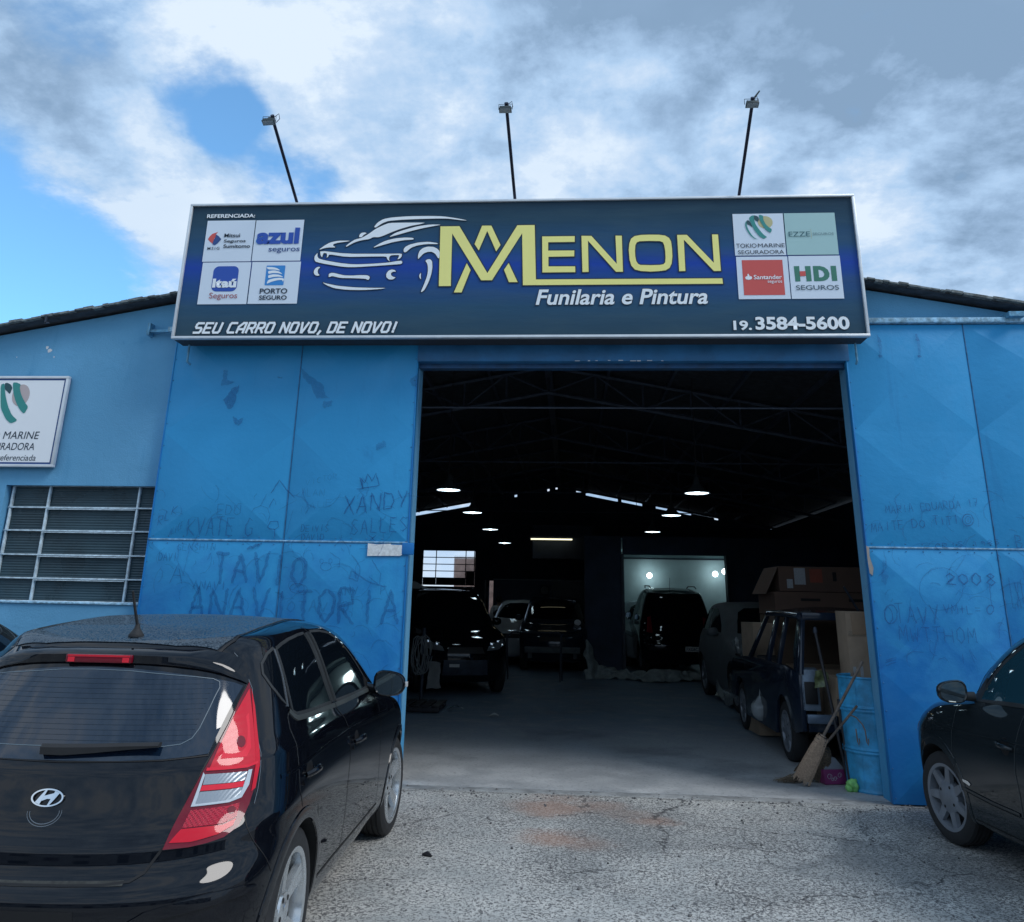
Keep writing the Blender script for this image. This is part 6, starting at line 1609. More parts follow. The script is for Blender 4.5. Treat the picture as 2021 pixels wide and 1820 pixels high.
# tail lamps
T_OUT = [(.637, 1.311), (.671, 1.239), (.705, 1.159), (.738, 1.074), (.759, 1.012)]
def quart(y, z):   # rear-view y for a point far round the corner
    return y
for s_ in (-1, 1):
    # outline in the oblique corner view: across coordinate = y*cos38 + x*sin38
    def ac(x, y): return y * math.cos(R_(38)) + x * math.sin(R_(38))
    outer3 = [(-.210, .637, 1.313), (-.240, .671, 1.239), (-.279, .705, 1.159), (-.318, .738, 1.074), (-.345, .757, 1.012), (-.374, .763, .961), (-.399, .768, .909), (-.429, .766, .860), (-.456, .758, .823), (-.484, .745, .791), (-.528, .707, .763), (-.569, .652, .750), (-.600, .594, .742), (-.633, .507, .739)]
    inner3 = [(-.596, .526, .808), (-.549, .551, .899), (-.498, .574, .990), (-.451, .597, 1.055), (-.363, .619, 1.160), (-.287, .627, 1.243)]
    P_ = [(ac(x, y), z) for x, y, z in outer3 + inner3]
    lamp = SK.patch('tail_lamp', P_, 'quarter', M_REDDK, hatch, 0.010, 0.03, s_, skirt=0.004)
    def sec(name, pts, mat, off, crown=0.0):
        o = SK.patch(name, [(ac(x, y), z) for x, y, z in pts], 'quarter', mat, lamp, off, 0.03, s_, skirt=-0.009, crown=crown)
        return o
    sec('lamp_section', [(-.222, .640, 1.285), (-.262, .676, 1.190), (-.335, .738, 1.010), (-.395, .730, .998), (-.484, .596, 1.000), (-.440, .612, 1.066), (-.350, .632, 1.180)], M_REDFLUTE, 0.0125, .004)
    sec('lamp_edge', [(-.218, .650, 1.285), (-.245, .682, 1.215), (-.283, .713, 1.140), (-.322, .745, 1.055), (-.352, .764, .995), (-.392, .770, .915), (-.412, .762, .905), (-.366, .750, .995), (-.328, .728, 1.07), (-.262, .680, 1.19)], M_RED, 0.0135)
    sec('clear_section', [(-.500, .592, .983), (-.440, .668, .981), (-.392, .724, .980), (-.412, .724, .948), (-.452, .688, .946), (-.516, .594, .946)], M_CLEARLAMP, 0.0130)
    sec('lamp_bar', [(-.518, .592, .944), (-.452, .688, .944), (-.412, .724, .946), (-.422, .724, .926), (-.462, .686, .925), (-.526, .588, .925)], M_REDLT, 0.0140)
    sec('clear_section', [(-.527, .590, .922), (-.462, .686, .922), (-.418, .726, .925), (-.440, .722, .893), (-.478, .690, .880), (-.548, .576, .876)], M_CLEARLAMP, 0.0130)
    sec('lamp_surround', [(-.500, .582, .990), (-.548, .566, .872), (-.476, .694, .876), (-.436, .728, .888), (-.404, .742, .930), (-.380, .742, .985), (-.392, .730, .984), (-.424, .724, .922), (-.442, .718, .896), (-.474, .688, .884), (-.540, .580, .880), (-.500, .590, .980)], mat_base('clear_edge', (0.55, 0.60, 0.64), .12, .2), 0.0150)
    sec('cellular_section', [(-.560, .576, .860), (-.490, .690, .864), (-.450, .730, .870), (-.478, .735, .822), (-.520, .695, .805), (-.590, .560, .800)], M_REDCELL, 0.0130)
    sec('lamp_section', [(-.592, .558, .796), (-.520, .697, .800), (-.480, .735, .818), (-.500, .730, .795), (-.545, .685, .772), (-.595, .600, .757), (-.622, .525, .757)], M_RED, 0.0125, .003)
    sec('lamp_bulb', [(-.395 + .014 * math.cos(R_(q)), .700 + .014 * math.cos(R_(q)), 1.085 + .022 * math.sin(R_(q))) for q in range(0, 360, 30)], M_REDDK, 0.0165)
    sec('lamp_bulb', [(-.480 + .012 * math.cos(R_(q)), .710 + .012 * math.cos(R_(q)), .848 + .014 * math.sin(R_(q))) for q in range(0, 360, 30)], M_REDDK, 0.0150)
    sec('lamp_glow', [(-.285, .672, 1.19), (-.345, .715, 1.06), (-.385, .715, 1.03), (-.460, .635, 1.03), (-.395, .640, 1.11)], M_REDLT, 0.0145)
    sec('lamp_rib', [(-.494, .590, .995), (-.400, .730, .993), (-.345, .748, 1.003), (-.345, .748, 1.012), (-.395, .730, 1.003), (-.490, .590, 1.005)], M_REDLT, 0.0145)
# emblem: oval ring with a slanted h
def emblem():
    bm = bmesh.new(); n = 40
    def pt(y, z, off): 
        p, nn = SK.hit(y, z, 'rear', 1)
        return p + nn * off
    cy0, cz0 = -.010, .907
    def rg_(ry, rz, off): return [bm.verts.new(pt(cy0 + ry * math.cos(2 * math.pi * k / n), cz0 + rz * math.sin(2 * math.pi * k / n), off)) for k in range(n)]
    A, B, C_, D = rg_(.068, .033, .002), rg_(.066, .0315, .011), rg_(.059, .0265, .011), rg_(.058, .026, .004)
    for a, b in ((A, B), (B, C_), (C_, D)):
        for k in range(n): bm.faces.new((a[k], a[(k + 1) % n], b[(k + 1) % n], b[k]))
    def bar(pts, off=.010):
        top = [bm.verts.new(pt(cy0 + y, cz0 + z, off)) for y, z in pts]; bot = [bm.verts.new(pt(cy0 + y, cz0 + z, .002)) for y, z in pts]
        bm.faces.new(top)
        for k in range(len(pts)): bm.faces.new((top[k], top[(k + 1) % len(pts)], bot[(k + 1) % len(pts)], bot[k]))
    bar([(.014, .0265), (.006, .0275), (.026, -.0235), (.046, -.0165), (.030, .006)][::1])
    bar([(-.014, -.0265), (-.006, -.0275), (-.026, .0235), (-.046, .0165), (-.030, -.006)])
    bar([(.024, .004), (.0, .010), (-.024, .016), (-.020, -.004), (0, -.004), (.022, -.012)], .0095)
    bmesh.ops.recalc_face_normals(bm, faces=bm.faces)
    finish(bm, 'emblem', M_CHROME, hatch, smooth=35)
emblem()
SK.strip('handle_recess', [(.060 * math.cos(R_(a)) - .010, .858 + .040 * math.sin(R_(a))) for a in range(170, 372, 12)], 'rear', 0.003, M_EDGEHL, hatch, 0.001)
SK.strip('handle_recess', [(.070 * math.cos(R_(a)) - .010, .858 + .048 * math.sin(R_(a))) for a in range(170, 372, 12)], 'rear', 0.0025, M_EDGEHL, hatch, 0.001)
# licence recess is below the frame; a plain plate closes it
SK.patch('plate_recess', [(-.27, .44), (.27, .44), (.25, .56), (-.25, .56)], 'rear', M_GAP, hatch, 0.002)
# sides
QG = [(.030, 1.452), (-.039, 1.428), (-.098, 1.388), (-.120, 1.345), (-.105, 1.290), (-.072, 1.232), (-.045, 1.205), (-.030, 1.245), (.006, 1.335)]
RG = [(.050, 1.448), (.125, 1.467), (.230, 1.484), (.380, 1.498), (.500, 1.504), (.545, 1.39), (.590, 1.26), (.640, 1.140), (.263, 1.146), (.03, 1.156), (-.005, 1.172), (.006, 1.24), (.028, 1.34)]
FG = [(.625, 1.508), (.828, 1.505), (1.00, 1.488), (1.13, 1.455), (1.28, 1.398), (1.42, 1.330), (1.56, 1.245), (1.64, 1.185), (1.70, 1.130), (1.55, 1.122), (1.191, 1.126), (.760, 1.136), (.700, 1.28), (.655, 1.40)]
for s_ in (-1, 1):
    SK.strip('window_seal', QG, 'side', 0.016, M_SEALR, hatch, 0.0015, s_, .003, closed=True)
    SK.strip('window_seal', RG, 'side', 0.018, M_SEALR, hatch, 0.0015, s_, .003, closed=True)
    SK.strip('window_seal', FG, 'side', 0.018, M_SEALR, hatch, 0.0015, s_, .003, closed=True)
    SK.patch('quarter_window', QG, 'side', M_GLASS, hatch, 0.0025, .03, s_)
    SK.patch('rear_door_window', RG, 'side', M_GLASS, hatch, 0.0025, .035, s_)
    SK.patch('front_door_window', FG, 'side', M_GLASS, hatch, 0.0025, .035, s_)
    SK.patch('pillar_trim', [(.520, 1.503), (.605, 1.508), (.640, 1.40), (.690, 1.27), (.745, 1.136), (.660, 1.138), (.605, 1.26), (.560, 1.39)], 'side', M_SEALR, hatch, 0.0030, .03, s_)
    SK.strip('door_gap', [(.565, 1.535), (.600, 1.44), (.650, 1.31), (.705, 1.14), (.714, 1.107)], 'side', 0.009, M_GAP, hatch, 0.0055, s_)
    SK.strip('belt_moulding', [(-.045, 1.178), (-.01, 1.150), (.023, 1.137), (.243, 1.128), (.668, 1.119), (.700, 1.117)], 'side', 0.026, M_TRIM, hatch, 0.003, s_, .005)
    SK.strip('belt_moulding', [(.712, 1.117), (.941, 1.112), (1.30, 1.108), (1.65, 1.104)], 'side', 0.026, M_TRIM, hatch, 0.003, s_, .005)
    SK.strip('window_divider', [(.030, 1.445), (.004, 1.33), (-.030, 1.235), (-.045, 1.195)], 'side', 0.014, M_EDGEHL, hatch, 0.004, s_, .003)
    SK.strip('door_gap', [(-.042, 1.175), (-.066, 1.162), (-.083, 1.108), (-.072, 1.039), (-.073, .947), (-.076, .847), (-.03, .77)], 'side', 0.006, M_GAP, hatch, 0.0018, s_)
    SK.strip('door_edge_highlight', [(-.049, 1.170), (-.076, 1.152), (-.089, 1.105), (-.078, 1.039), (-.079, .947), (-.082, .847)], 'side', 0.0022, M_EDGEHL, hatch, 0.0022, s_)
    SK.strip('door_gap', [(.255, .72), (.33, .55), (.37, .42), (.385, .31)], 'side', 0.006, M_GAP, hatch, 0.0018, s_)
    SK.strip('door_gap', [(.714, 1.107), (.850, 1.031), (.916, .970), (.928, .90), (.928, .808), (.915, .70), (.925, .527), (.94, .36)], 'side', 0.007, M_GAP, hatch, 0.0018, s_)
    SK.strip('door_gap', [(1.770, 1.09), (1.830, 1.011), (1.86, .90), (1.86, .75), (1.88, .60), (1.93, .45), (1.95, .36)], 'side', 0.006, M_GAP, hatch, 0.0018, s_)
    SK.strip('sill_groove', [(.385, .352), (.75, .356), (1.46, .352), (1.98, .352)], 'side', 0.014, M_GAP, hatch, 0.0018, s_)
    SK.strip('fender_seam', [(-.204, 1.325), (-.215, 1.29), (-.250, 1.224), (-.299, 1.116), (-.335, 1.03)], 'side', 0.005, M_GAP, hatch, 0.002, s_)
    SK.strip('fender_edge_highlight', [(-.186, 1.44), (-.180, 1.40), (-.196, 1.345), (-.208, 1.29), (-.243, 1.224), (-.292, 1.116), (-.326, 1.04), (-.348, .985), (-.378, .91), (-.405, .86)], 'side', 0.003, M_EDGEHL, hatch, 0.0022, s_)
    # corner bumper seam
    SK.strip('bumper_seam', [(-.447, .835), (-.460, .79), (-.455, .765), (-.440, .73), (-.36, .60)], 'side', 0.004, M_GAP, hatch, 0.0018, s_)
    for wx in (0.0, 2.65):
        arch_lip(SK, hatch, wx, WZ, 0.372, s_, M_BLACKPAINT, 0.055, 0.007, -22, 202)
    SK.strip('character_crease', [(-.25, .935), (.3, .955), (.9, .960), (1.6, .945), (2.1, .92)], 'side', 0.02, M_BLACKPAINT, hatch, 0.0, s_, .004)
    for hx, hz in ((.085, .905), (1.10, .893)):
        p, nn = SK.hit(hx, hz, 'side', s_)
        hb = bmesh.new()
        q = []
        for k in range(9):
            u = k / 8
            q.append((p.x - .095 + .19 * u, p.y + s_ * (.012 + .032 * math.sin(math.pi * u) ** .6), p.z + .012 * math.sin(math.pi * u) - .006))
        add_tube(hb, q, [.010, .012, .014, .015, .015, .015, .014, .012, .010], 10)
        bmesh.ops.scale(hb, vec=(1, 1, 1.15), verts=hb.verts, space=Matrix.Translation(-Vector((0, 0, p.z))))
        finish(hb, 'door_handle', M_BLACKPAINT, hatch, smooth=50)
        cup = [(hx + .055 * math.cos(R_(a)), hz + .042 * math.sin(R_(a))) for a in range(0, 360, 24)]
        SK.patch('handle_cup', cup, 'side', M_GAP, hatch, 0.0008, .03, s_, skirt=0)
        SK.patch('key_lock', [(hx + .088 + .016 * math.cos(R_(a)) * 1.0 - .20, hz - .03 + .018 * math.sin(R_(a))) for a in range(0, 360, 30)], 'side', M_BLACKPAINT, hatch, 0.012, .03, s_)
# mirrors
for s_ in (-1, 1):
    p, nn = SK.hit(1.66, 1.09, 'side', s_)
    mu = mirror_unit(hatch, (1.60, s_ * (abs(p.y) + .145), 1.150), s_, M_BLACKPAINT, size=(.108, .080), depth=.115, yaw=0.0)
    tube('mirror_stalk', [(1.68, s_ * (abs(p.y) - .03), 1.115), (1.66, s_ * (abs(p.y) + .07), 1.105)], [.035, .03], M_BLACKPAINT, hatch, 10)
    box('mirror_indicator', (0.035, s_ * .112, -.004), (0.035, .022, .034), mat_base('clear_indicator', (.5, .52, .52), .15, Coat_Weight=1.0), mu, .005)
    SK.patch('mirror_sail', [(1.58, 1.128), (1.72, 1.128), (1.70, 1.165), (1.62, 1.20)], 'side', M_GAP, hatch, .006, .03, s_)
# antenna
an = lathe('antenna', [(.0005, .052), (.010, .050), (.014, .030), (.030, .008), (.036, 0), (.036, -.01)], M_RUBBER, hatch, 20, 'Z', loc=(-.054, 0, 1.506), smooth=40)
tube('antenna_rod', [(0.0, 0, .04), (-.035, 0.008, .12), (-.070, 0.015, .205)], [.0075, .0065, .0055], M_RUBBER, an, 8)
# wheels
for wx, st in ((0.0, 0.0), (2.65, R_(-4))):
    for s_ in (-1, 1):
        wheel(hatch, (wx, s_ * .765, WZ), s_, WR_, .245, .205, M_ALLOY, 'five', steer=st)
# front lamps, grille and windscreen (away from the camera)
wsg = [(0, 1.50), (.35, 1.49), (.52, 1.44), (.60, 1.30), (.66, 1.15), (.60, 1.08), (0, 1.06)]
SK.patch('windscreen', wsg + [(-a, z) for a, z in wsg[::-1][1:-1]], 'front', M_GLASS, hatch, .003, .05)
for s_ in (-1, 1):
    SK.patch('headlamp', [(.40, .72), (.62, .74), (.76, .82), (.74, .90), (.60, .86), (.44, .78)], 'front', M_HEADLAMP, hatch, .004, .04, s_)
SK.patch('grille', [(-.36, .50), (.36, .50), (.30, .62), (-.30, .62)], 'front', M_GAP, hatch, .003, .05)
# ================================================================== dark grey car at the right edge
RX, RY, RTH = 3.87, -3.68, R_(5.0)
rcar = thing('parked_car', (RX, RY, 0), math.pi / 2 + RTH, 'dark grey car at the right edge with silver hubcap and left door mirror', 'car')
WB = 2.47
lv2 = [
 dict(xr=-.60, xf=3.02, W=.66, z=.18, Lr=.5, Lf=.6), dict(xr=-.68, xf=3.14, W=.775, z=.195, Lr=.5, Lf=.7),
 dict(xr=-.74, xf=3.22, W=.815, z=.26, Lr=.52, Lf=.8), dict(xr=-.77, xf=3.26, W=.828, z=.38, Lr=.55), dict(xr=-.78, xf=3.27, W=.835, z=.50, Lr=.58),
 dict(xr=-.78, xf=3.27, W=.842, z=.62, Lr=.60), dict(xr=-.76, xf=3.25, W=.842, z=.72, Lr=.60),
 dict(xr=-.73, xf=3.18, W=.836, z=[(-.8, .82), (1, .82), (3.1, .80)], Lr=.60), dict(xr=-.70, xf=3.05, W=.822, z=[(-.8, .93), (1, .91), (3.0, .87)], Lr=.61),
 dict(xr=-.66, xf=2.92, W=.800, z=[(-.8, 1.03), (1, .99), (1.8, .965), (2.9, .925)], Lr=.62),
 dict(xr=-.62, xf=2.42, W=.768, z=[(-.8, 1.08), (1, 1.04), (1.8, 1.005), (2.5, .985)], Lr=.64, Lf=1.0),
 dict(xr=-.52, xf=2.34, W=.742, z=[(-.8, 1.20), (1, 1.185), (2.3, 1.105)], Lr=.66, Lf=.9, nf=2.8),
 dict(xr=-.42, xf=2.12, W=.702, z=[(-.8, 1.33), (1, 1.35), (1.5, 1.32), (2.1, 1.23)], Lr=.68, Lf=.85, nf=2.8),
 dict(xr=-.33, xf=1.92, W=.655, z=[(-.8, 1.43), (.4, 1.48), (1.1, 1.475), (1.9, 1.355)], Lr=.66, Lf=.8, nf=2.8),
 dict(xr=-.24, xf=1.76, W=.595, z=[(-.8, 1.48), (.4, 1.54), (1.0, 1.545), (1.7, 1.43)], Lr=.5, Lf=.7, nf=2.6),
 dict(xr=-.12, xf=1.55, W=.40, z=[(-.2, 1.50), (.4, 1.57), (1.5, 1.505)], Lr=.4, Lf=.6), dict(xr=0, xf=1.2, W=.10, z=[(0, 1.52), (.5, 1.585), (1.2, 1.55)], Lr=.1, Lf=.2)]
ZS2 = 1.06
for _L in lv2:
    _L['z'] = [(a, z * ZS2) for a, z in _L['z']] if isinstance(_L['z'], list) else _L['z'] * ZS2
_m, rbvh = body_mesh(lv2, 'body', 3, ((0, .320), (WB, .320)), 0.368, 0.56, [M_GREYPAINT, M_LINER])
rbody = meshobj(_m, 'body', None, rcar)
SR = Skin(rbvh)
#PIXEL-END
_oh = SR.hit
SR.hit = lambda a, z, view, side=1: _oh(a, z * ZS2 if view != 'top' else z, view, side)
FG2 = [(1.935, 1.005), (1.80, 1.115), (1.60, 1.262), (1.40, 1.372), (1.20, 1.428), (1.215, 1.25), (1.30, 1.030), (1.62, 1.018)]
BG2 = [(1.13, 1.432), (.60, 1.465), (.25, 1.435), (0.02, 1.30), (-.10, 1.10), (.55, 1.055), (1.22, 1.035), (1.15, 1.22)]
M_TEALGLASS = mat_base('teal_tinted_glass', (0.014, 0.055, 0.080), 0.03, 0.0, Specular_IOR_Level=0.8)
M_SHUT2 = mat_base('grey_shut_line', (0.035, 0.045, 0.05), 0.5)
for s_ in (-1, 1):
    SR.strip('window_seal', FG2, 'side', 0.030, M_SEALR, rcar, 0.0015, s_, .004, closed=True)
    SR.strip('window_seal', BG2, 'side', 0.024, M_SEALR, rcar, 0.0015, s_, .004, closed=True)
    SR.patch('front_door_window', FG2, 'side', M_TEALGLASS, rcar, .0035, .04, s_)
    SR.patch('rear_door_window', BG2, 'side', M_TEALGLASS, rcar, .0035, .04, s_)
    SR.strip('shut_line', [(2.10, .985), (2.131, .851), (2.166, .772), (2.198, .585), (2.19, .46), (2.12, .33)], 'side', .006, M_SHUT2, rcar, .0018, s_)
    SR.strip('shut_line', [(1.27, 1.015), (1.30, .97), (1.350, .867), (1.396, .764), (1.418, .640), (1.41, .524), (1.425, .35)], 'side', .006, M_SHUT2, rcar, .0018, s_)
    SR.strip('shut_line', [(.30, 1.05), (.33, .80), (.45, .60), (.46, .33)], 'side', .006, M_SHUT2, rcar, .0018, s_)
    SR.strip('body_moulding', [(2.135, .428), (1.763, .405), (1.45, .400)], 'side', .022, M_GREYPAINT, rcar, .001, s_, .007)
    SR.strip('body_moulding', [(1.40, .400), (.9, .400), (.5, .402)], 'side', .022, M_GREYPAINT, rcar, .001, s_, .007)
    SR.strip('moulding_groove', [(2.14, .413), (1.763, .390), (1.45, .385), (.5, .387)], 'side', .006, M_GAP, rcar, .0025, s_)
    SR.strip('shoulder_crease', [(2.55, .81), (2.16, .795), (1.91, .792), (1.64, .808), (1.22, .815), (0, .82)], 'side', .016, M_GREYPAINT, rcar, 0, s_, .004)
    SR.strip('sill_seam', [(2.05, .25), (1.2, .245), (.4, .25)], 'side', .008, M_GAP, rcar, .002, s_)
    SR.strip('roof_gutter', [(2.02, .64), (1.75, .615), (1.3, .60), (.6, .59), (.0, .56)], 'top', .014, M_GAP, rcar, .002, s_)
    p, nn = SR.hit(1.50, .775, 'side', s_)
    hb = bmesh.new(); q = []
    for k in range(9):
        u = k / 8; q.append((p.x - .10 + .18 * u, p.y + s_ * (.010 + .030 * math.sin(math.pi * u) ** .6), p.z - .004 + .02 * u))
    add_tube(hb, q, [.010, .013, .015, .016, .016, .015, .014, .012, .010], 10)
    finish(hb, 'door_handle', M_GREYPAINT, rcar, smooth=50)
    SR.patch('handle_cup', [(1.50 + .052 * math.cos(R_(a)), .775 + .052 * math.sin(R_(a))) for a in range(0, 360, 24)], 'side', M_GAP, rcar, .0008, .03, s_, skirt=0)
    for wx in (0, WB): arch_lip(SR, rcar, wx, .320, .368, s_, M_GREYPAINT, .04, .006, -15, 195)
    mu = mirror_unit(rcar, (1.90, s_ * .925, 1.118), s_, M_GREYPAINT, size=(.108, .078), depth=.10)
    tube('mirror_stalk', [(1.93, s_ * .76, 1.085), (1.95, s_ * .86, 1.085)], [.035, .028], M_SEALR, rcar, 10)
    SR.patch('mirror_sail', [(1.86, 1.01), (2.05, 1.005), (1.93, 1.10), (1.84, 1.15)], 'side', M_SEALR, rcar, .006, .03, s_)
    SR.patch('headlamp', [(.40, .62), (.70, .64), (.76, .76), (.50, .74)], 'front', M_HEADLAMP, rcar, .004, .04, s_)
    SR.patch('tail_lamp', [(.52, .62), (.76, .62), (.76, .82), (.60, .86)], 'rear', M_RED, rcar, .004, .04, s_)
# small bright badge on the front door
pb, nb_ = SR.hit(2.06, .475, 'side', 1)
SR.patch('side_badge', [(2.10, .468), (2.02, .455), (2.00, .468), (2.03, .482), (2.10, .484)], 'side', M_CHROME, rcar, .006, .02, 1)
wsg = [(0, 1.46), (.35, 1.45), (.50, 1.40), (.60, 1.20), (.66, 1.04), (0, 1.0)]
SR.patch('windscreen', wsg + [(-a, z) for a, z in wsg[::-1][1:-1]], 'front', M_TEALGLASS, rcar, .003, .05)
for wx, st in ((0.0, 0.0), (WB, R_(6))):
    for s_ in (-1, 1):
        wheel(rcar, (wx, s_ *  .70, .320), s_, .320, .222, .185, M_HUBCAP, 'seven', steer=st)
# ================================================================== cars standing in the dark hall
def scaled_levels(src, sx=1.0, sy=1.0, sz=1.0, roof=1.0, zsplit=1.05, vanrear=0.0):
    out = []
    for L in src:
        d = dict(L)
        f = lambda z: z * sz if z < zsplit else (zsplit + (z - zsplit) * roof) * sz
        d['z'] = [(a * sx, f(z)) for a, z in L['z']] if isinstance(L['z'], list) else f(L['z'])
        zz0 = L['z'][0][1] if isinstance(L['z'], list) else L['z']
        d['xr'] = L['xr'] * sx - (vanrear * max(0, zz0 - 1.0) / .5 if zz0 > 1.0 else 0)
        d['xf'] = L['xf'] * sx; d['W'] = L['W'] * sy
        d['Lr'] = L.get('Lr', .6) * (1 - .45 * (vanrear > 0)); 
        out.append(d)
    return out
def hall_car(name, label, cat, loc, heading, src, paint, scale, WBx, wz, wr, vanrear=0.0, roof=1.0, lamps_front=True, lamps_rear=True, plate=None, glass=None, group=None, wheels=True, rack=False):
    r = thing(name, loc, heading, label, cat, group)
    sx, sy, sz = scale
    L = scaled_levels(src, sx, sy, sz, roof, 1.05, vanrear)
    me, bvh = body_mesh(L, 'body', 2, ((0, wz), (WBx, wz)), wr * 1.12, .56 * sy, [paint, M_LINER])
    meshobj(me, 'body', None, r)
    S = Skin(bvh); g = glass or M_GLASS
    def P(pts): return [(a * sx, ((1.05 + (z - 1.05) * roof) if z > 1.05 else z) * sz) for a, z in pts]
    def Q(pts): return [(a * sy, ((1.05 + (z - 1.05) * roof) if z > 1.05 else z) * sz) for a, z in pts]
    for s_ in (-1, 1):
        S.patch('front_door_window', P([(.64, 1.48), (1.0, 1.46), (1.28, 1.37), (1.56, 1.22), (1.66, 1.12), (.76, 1.13)]), 'side', g, r, .003, .08, s_)
        S.patch('rear_door_window', P([(.02, 1.42), (.50, 1.48), (.62, 1.13), (.02, 1.14), (-.10, 1.25)]), 'side', g, r, .003, .08, s_)
        S.strip('door_gap', P([(.70, 1.10), (.92, .97), (.92, .40)]), 'side', .008, M_GAP, r, .002, s_, step=.08)
        if lamps_front:
            S.patch('headlamp', Q([(.38, .70), (.62, .72), (.78, .80), (.76, .88), (.60, .84), (.42, .77)]), 'front', M_HEADLAMP, r, .005, .05, s_)
        if lamps_rear:
            S.patch('tail_lamp', Q([(.60, .80), (.74, .82), (.70, 1.10), (.62, 1.12)]), 'rear', M_REDDK, r, .005, .05, s_)
        mirror_unit(r, (1.60 * sx, s_ * (.83 * sy + .13), 1.13 * sz), s_, paint, size=(.10, .075), depth=.10)
        if wheels:
            for wx in (0, WBx): wheel(r, (wx, s_ * (.80 * sy - .06), wz), s_, wr, wr * .68, .19, M_HUBCAP, 'seven', groove=False)
    h = [(0, 1.49), (.35, 1.48), (.50, 1.42), (.58, 1.30), (.66, 1.13), (0, 1.10)]
    S.patch('windscreen', Q(h + [(-a, z) for a, z in h[::-1][1:-1]]), 'front', g, r, .003, .08)
    h = [(0, 1.36), (.40, 1.34), (.52, 1.30), (.56, 1.08), (0, 1.06)]
    S.patch('rear_window', Q(h + [(-a, z) for a, z in h[::-1][1:-1]]), 'rear', g, r, .003, .08)
    S.patch('grille', Q([(-.34, .66), (.34, .66), (.30, .76), (-.30, .76)]), 'front', M_GAP, r, .004, .08)
    if rack:
        for s_ in (-1, 1):
            zt = 1.05 + (1.56 - 1.05) * roof
            tube('roof_rail', [(-.1 * sx, s_ * .56 * sy, zt * sz + .01), (.1 * sx, s_ * .56 * sy, zt * sz + .06), (1.0 * sx, s_ * .56 * sy, zt * sz + .08), (1.15 * sx, s_ * .54 * sy, zt * sz + .03)], .014, M_STEEL, r)
    return r, S
# dark utility car facing the yard, left
suv, Ssuv = hall_car('parked_car', 'dark tall car facing out at the left inside the hall', 'car', (-2.95, 10.55, 0), R_(-72), lv, M_BLACKPAINT, (1.0, 1.03, 1.10), 2.65, .36, .36, 0.12, 1.22, rack=True)
for s_ in (-1, 1):
    for yy, zz_, rr_ in ((.50, .87, .055), (.64, .91, .045)):
        p, nn = Ssuv.hit(yy * 1.03, zz_, 'front', s_)
        if p: lathe('lamp_lens', [(.0005, rr_ * .2), (rr_ * .7, rr_ * .15), (rr_, 0)], M_CHROME, suv, 16, 'Z', loc=tuple(p + nn * .006), smooth=60).rotation_euler = (0, math.pi / 2, 0)
Ssuv.patch('bumper_grille', [(-.42, .36), (.42, .36), (.40, .62), (-.40, .62)], 'front', M_STEEL, suv, .006, .1)
Ssuv.patch('number_plate', [(-.30, .50), (-.12, .50), (-.12, .55), (-.30, .55)], 'front', M_PLATE, suv, .012, .1)
# pale folded sheet on its roof
prism('folded_sheet', [(-.35, 0), (.35, 0), (.02, .16)], lambda x, z: Vector((x, 0, z)), (0, .02, 0), mt('pale_sheet', (.3, .32, .33), .7), None, label=None)
_s = bpy.data.objects['folded_sheet']; _s.location = (-3.3, 9.3, 1.86); tag(_s, 'pale folded sheet lying on the roof of the dark tall car', 'sheet')
# pickup without front bumper in the middle, facing the yard
pick, Sp = hall_car('pickup_truck', 'dark pickup truck with front bumper removed in the middle of the hall', 'pickup', (-0.42, 16.1, 0), R_(-90), lv, M_BLUEBLACK, (1.0, .98, 1.08), 2.65, .38, .38, 0.0, 1.12, lamps_front=False)
box('bumper_beam', (3.50, 0, .52), (.06, 1.35, .14), M_PRIMER, pick, .01)
box('beam_bracket', (3.45, -.55, .42), (.06, .10, .20), M_PRIMER, pick, .01)
box('beam_bracket', (3.45, .55, .42), (.06, .10, .20), M_PRIMER, pick, .01)
bm = bmesh.new(); add_lathe(bm, [(.0005, .03), (.06, .02), (.085, 0)], 20, 'Z'); finish(bm, 'paint_tin', M_WHITE, pick, loc=(2.55, .62, 1.14), rot=(0, R_(60), 0))
tube('aerial', [(1.15, 0, 1.72), (1.1, 0, 1.98)], .006, M_STEEL, pick, 6)
# light small car behind it
c2, _S2 = hall_car('parked_car', 'pale car half hidden behind the left side of the pickup truck', 'car', (-1.32, 17.6, 0), R_(-93), lv, M_WHITEPAINT, (.95, .90, 1.06), 2.52, .33, .33, 0.0, 1.0)
# pale car deep in the paint booth and the tall dark car in its doorway
c3, _S3 = hall_car('parked_car', 'pale small car inside the lit booth left of the tall dark car', 'car', (2.20, 17.8, 0), R_(-90), lv, M_WHITEPAINT, (.9, .88, 1.06), 2.38, .33, .33, 0.0, 1.05)
mpv, Sm = hall_car('parked_minivan', 'tall black car with white number plate in the doorway of the lit booth', 'car', (2.63, 13.55, 0), R_(92), lv, M_BLACKPAINT, (1.0, 1.03, 1.18), 2.65, .36, .36, 0.15, 1.28, rack=True)
_pp = Sm.hit(-.33, .60, 'rear', 1)[0]
npl = box('number_plate', (_pp.x - .022, -.345, .60), (.014, .42, .115), M_PLATE, mpv, .003)
tube('aerial', [(.15, 0.05, 1.98), (.05, 0.05, 2.28)], .006, M_STEEL, mpv, 6)
text_fit('FXG6C38', .185, -.038, -.185, .040, -.0085, INK['ink'], npl, .02, 0, 'plate_lettering', plane='YZ')

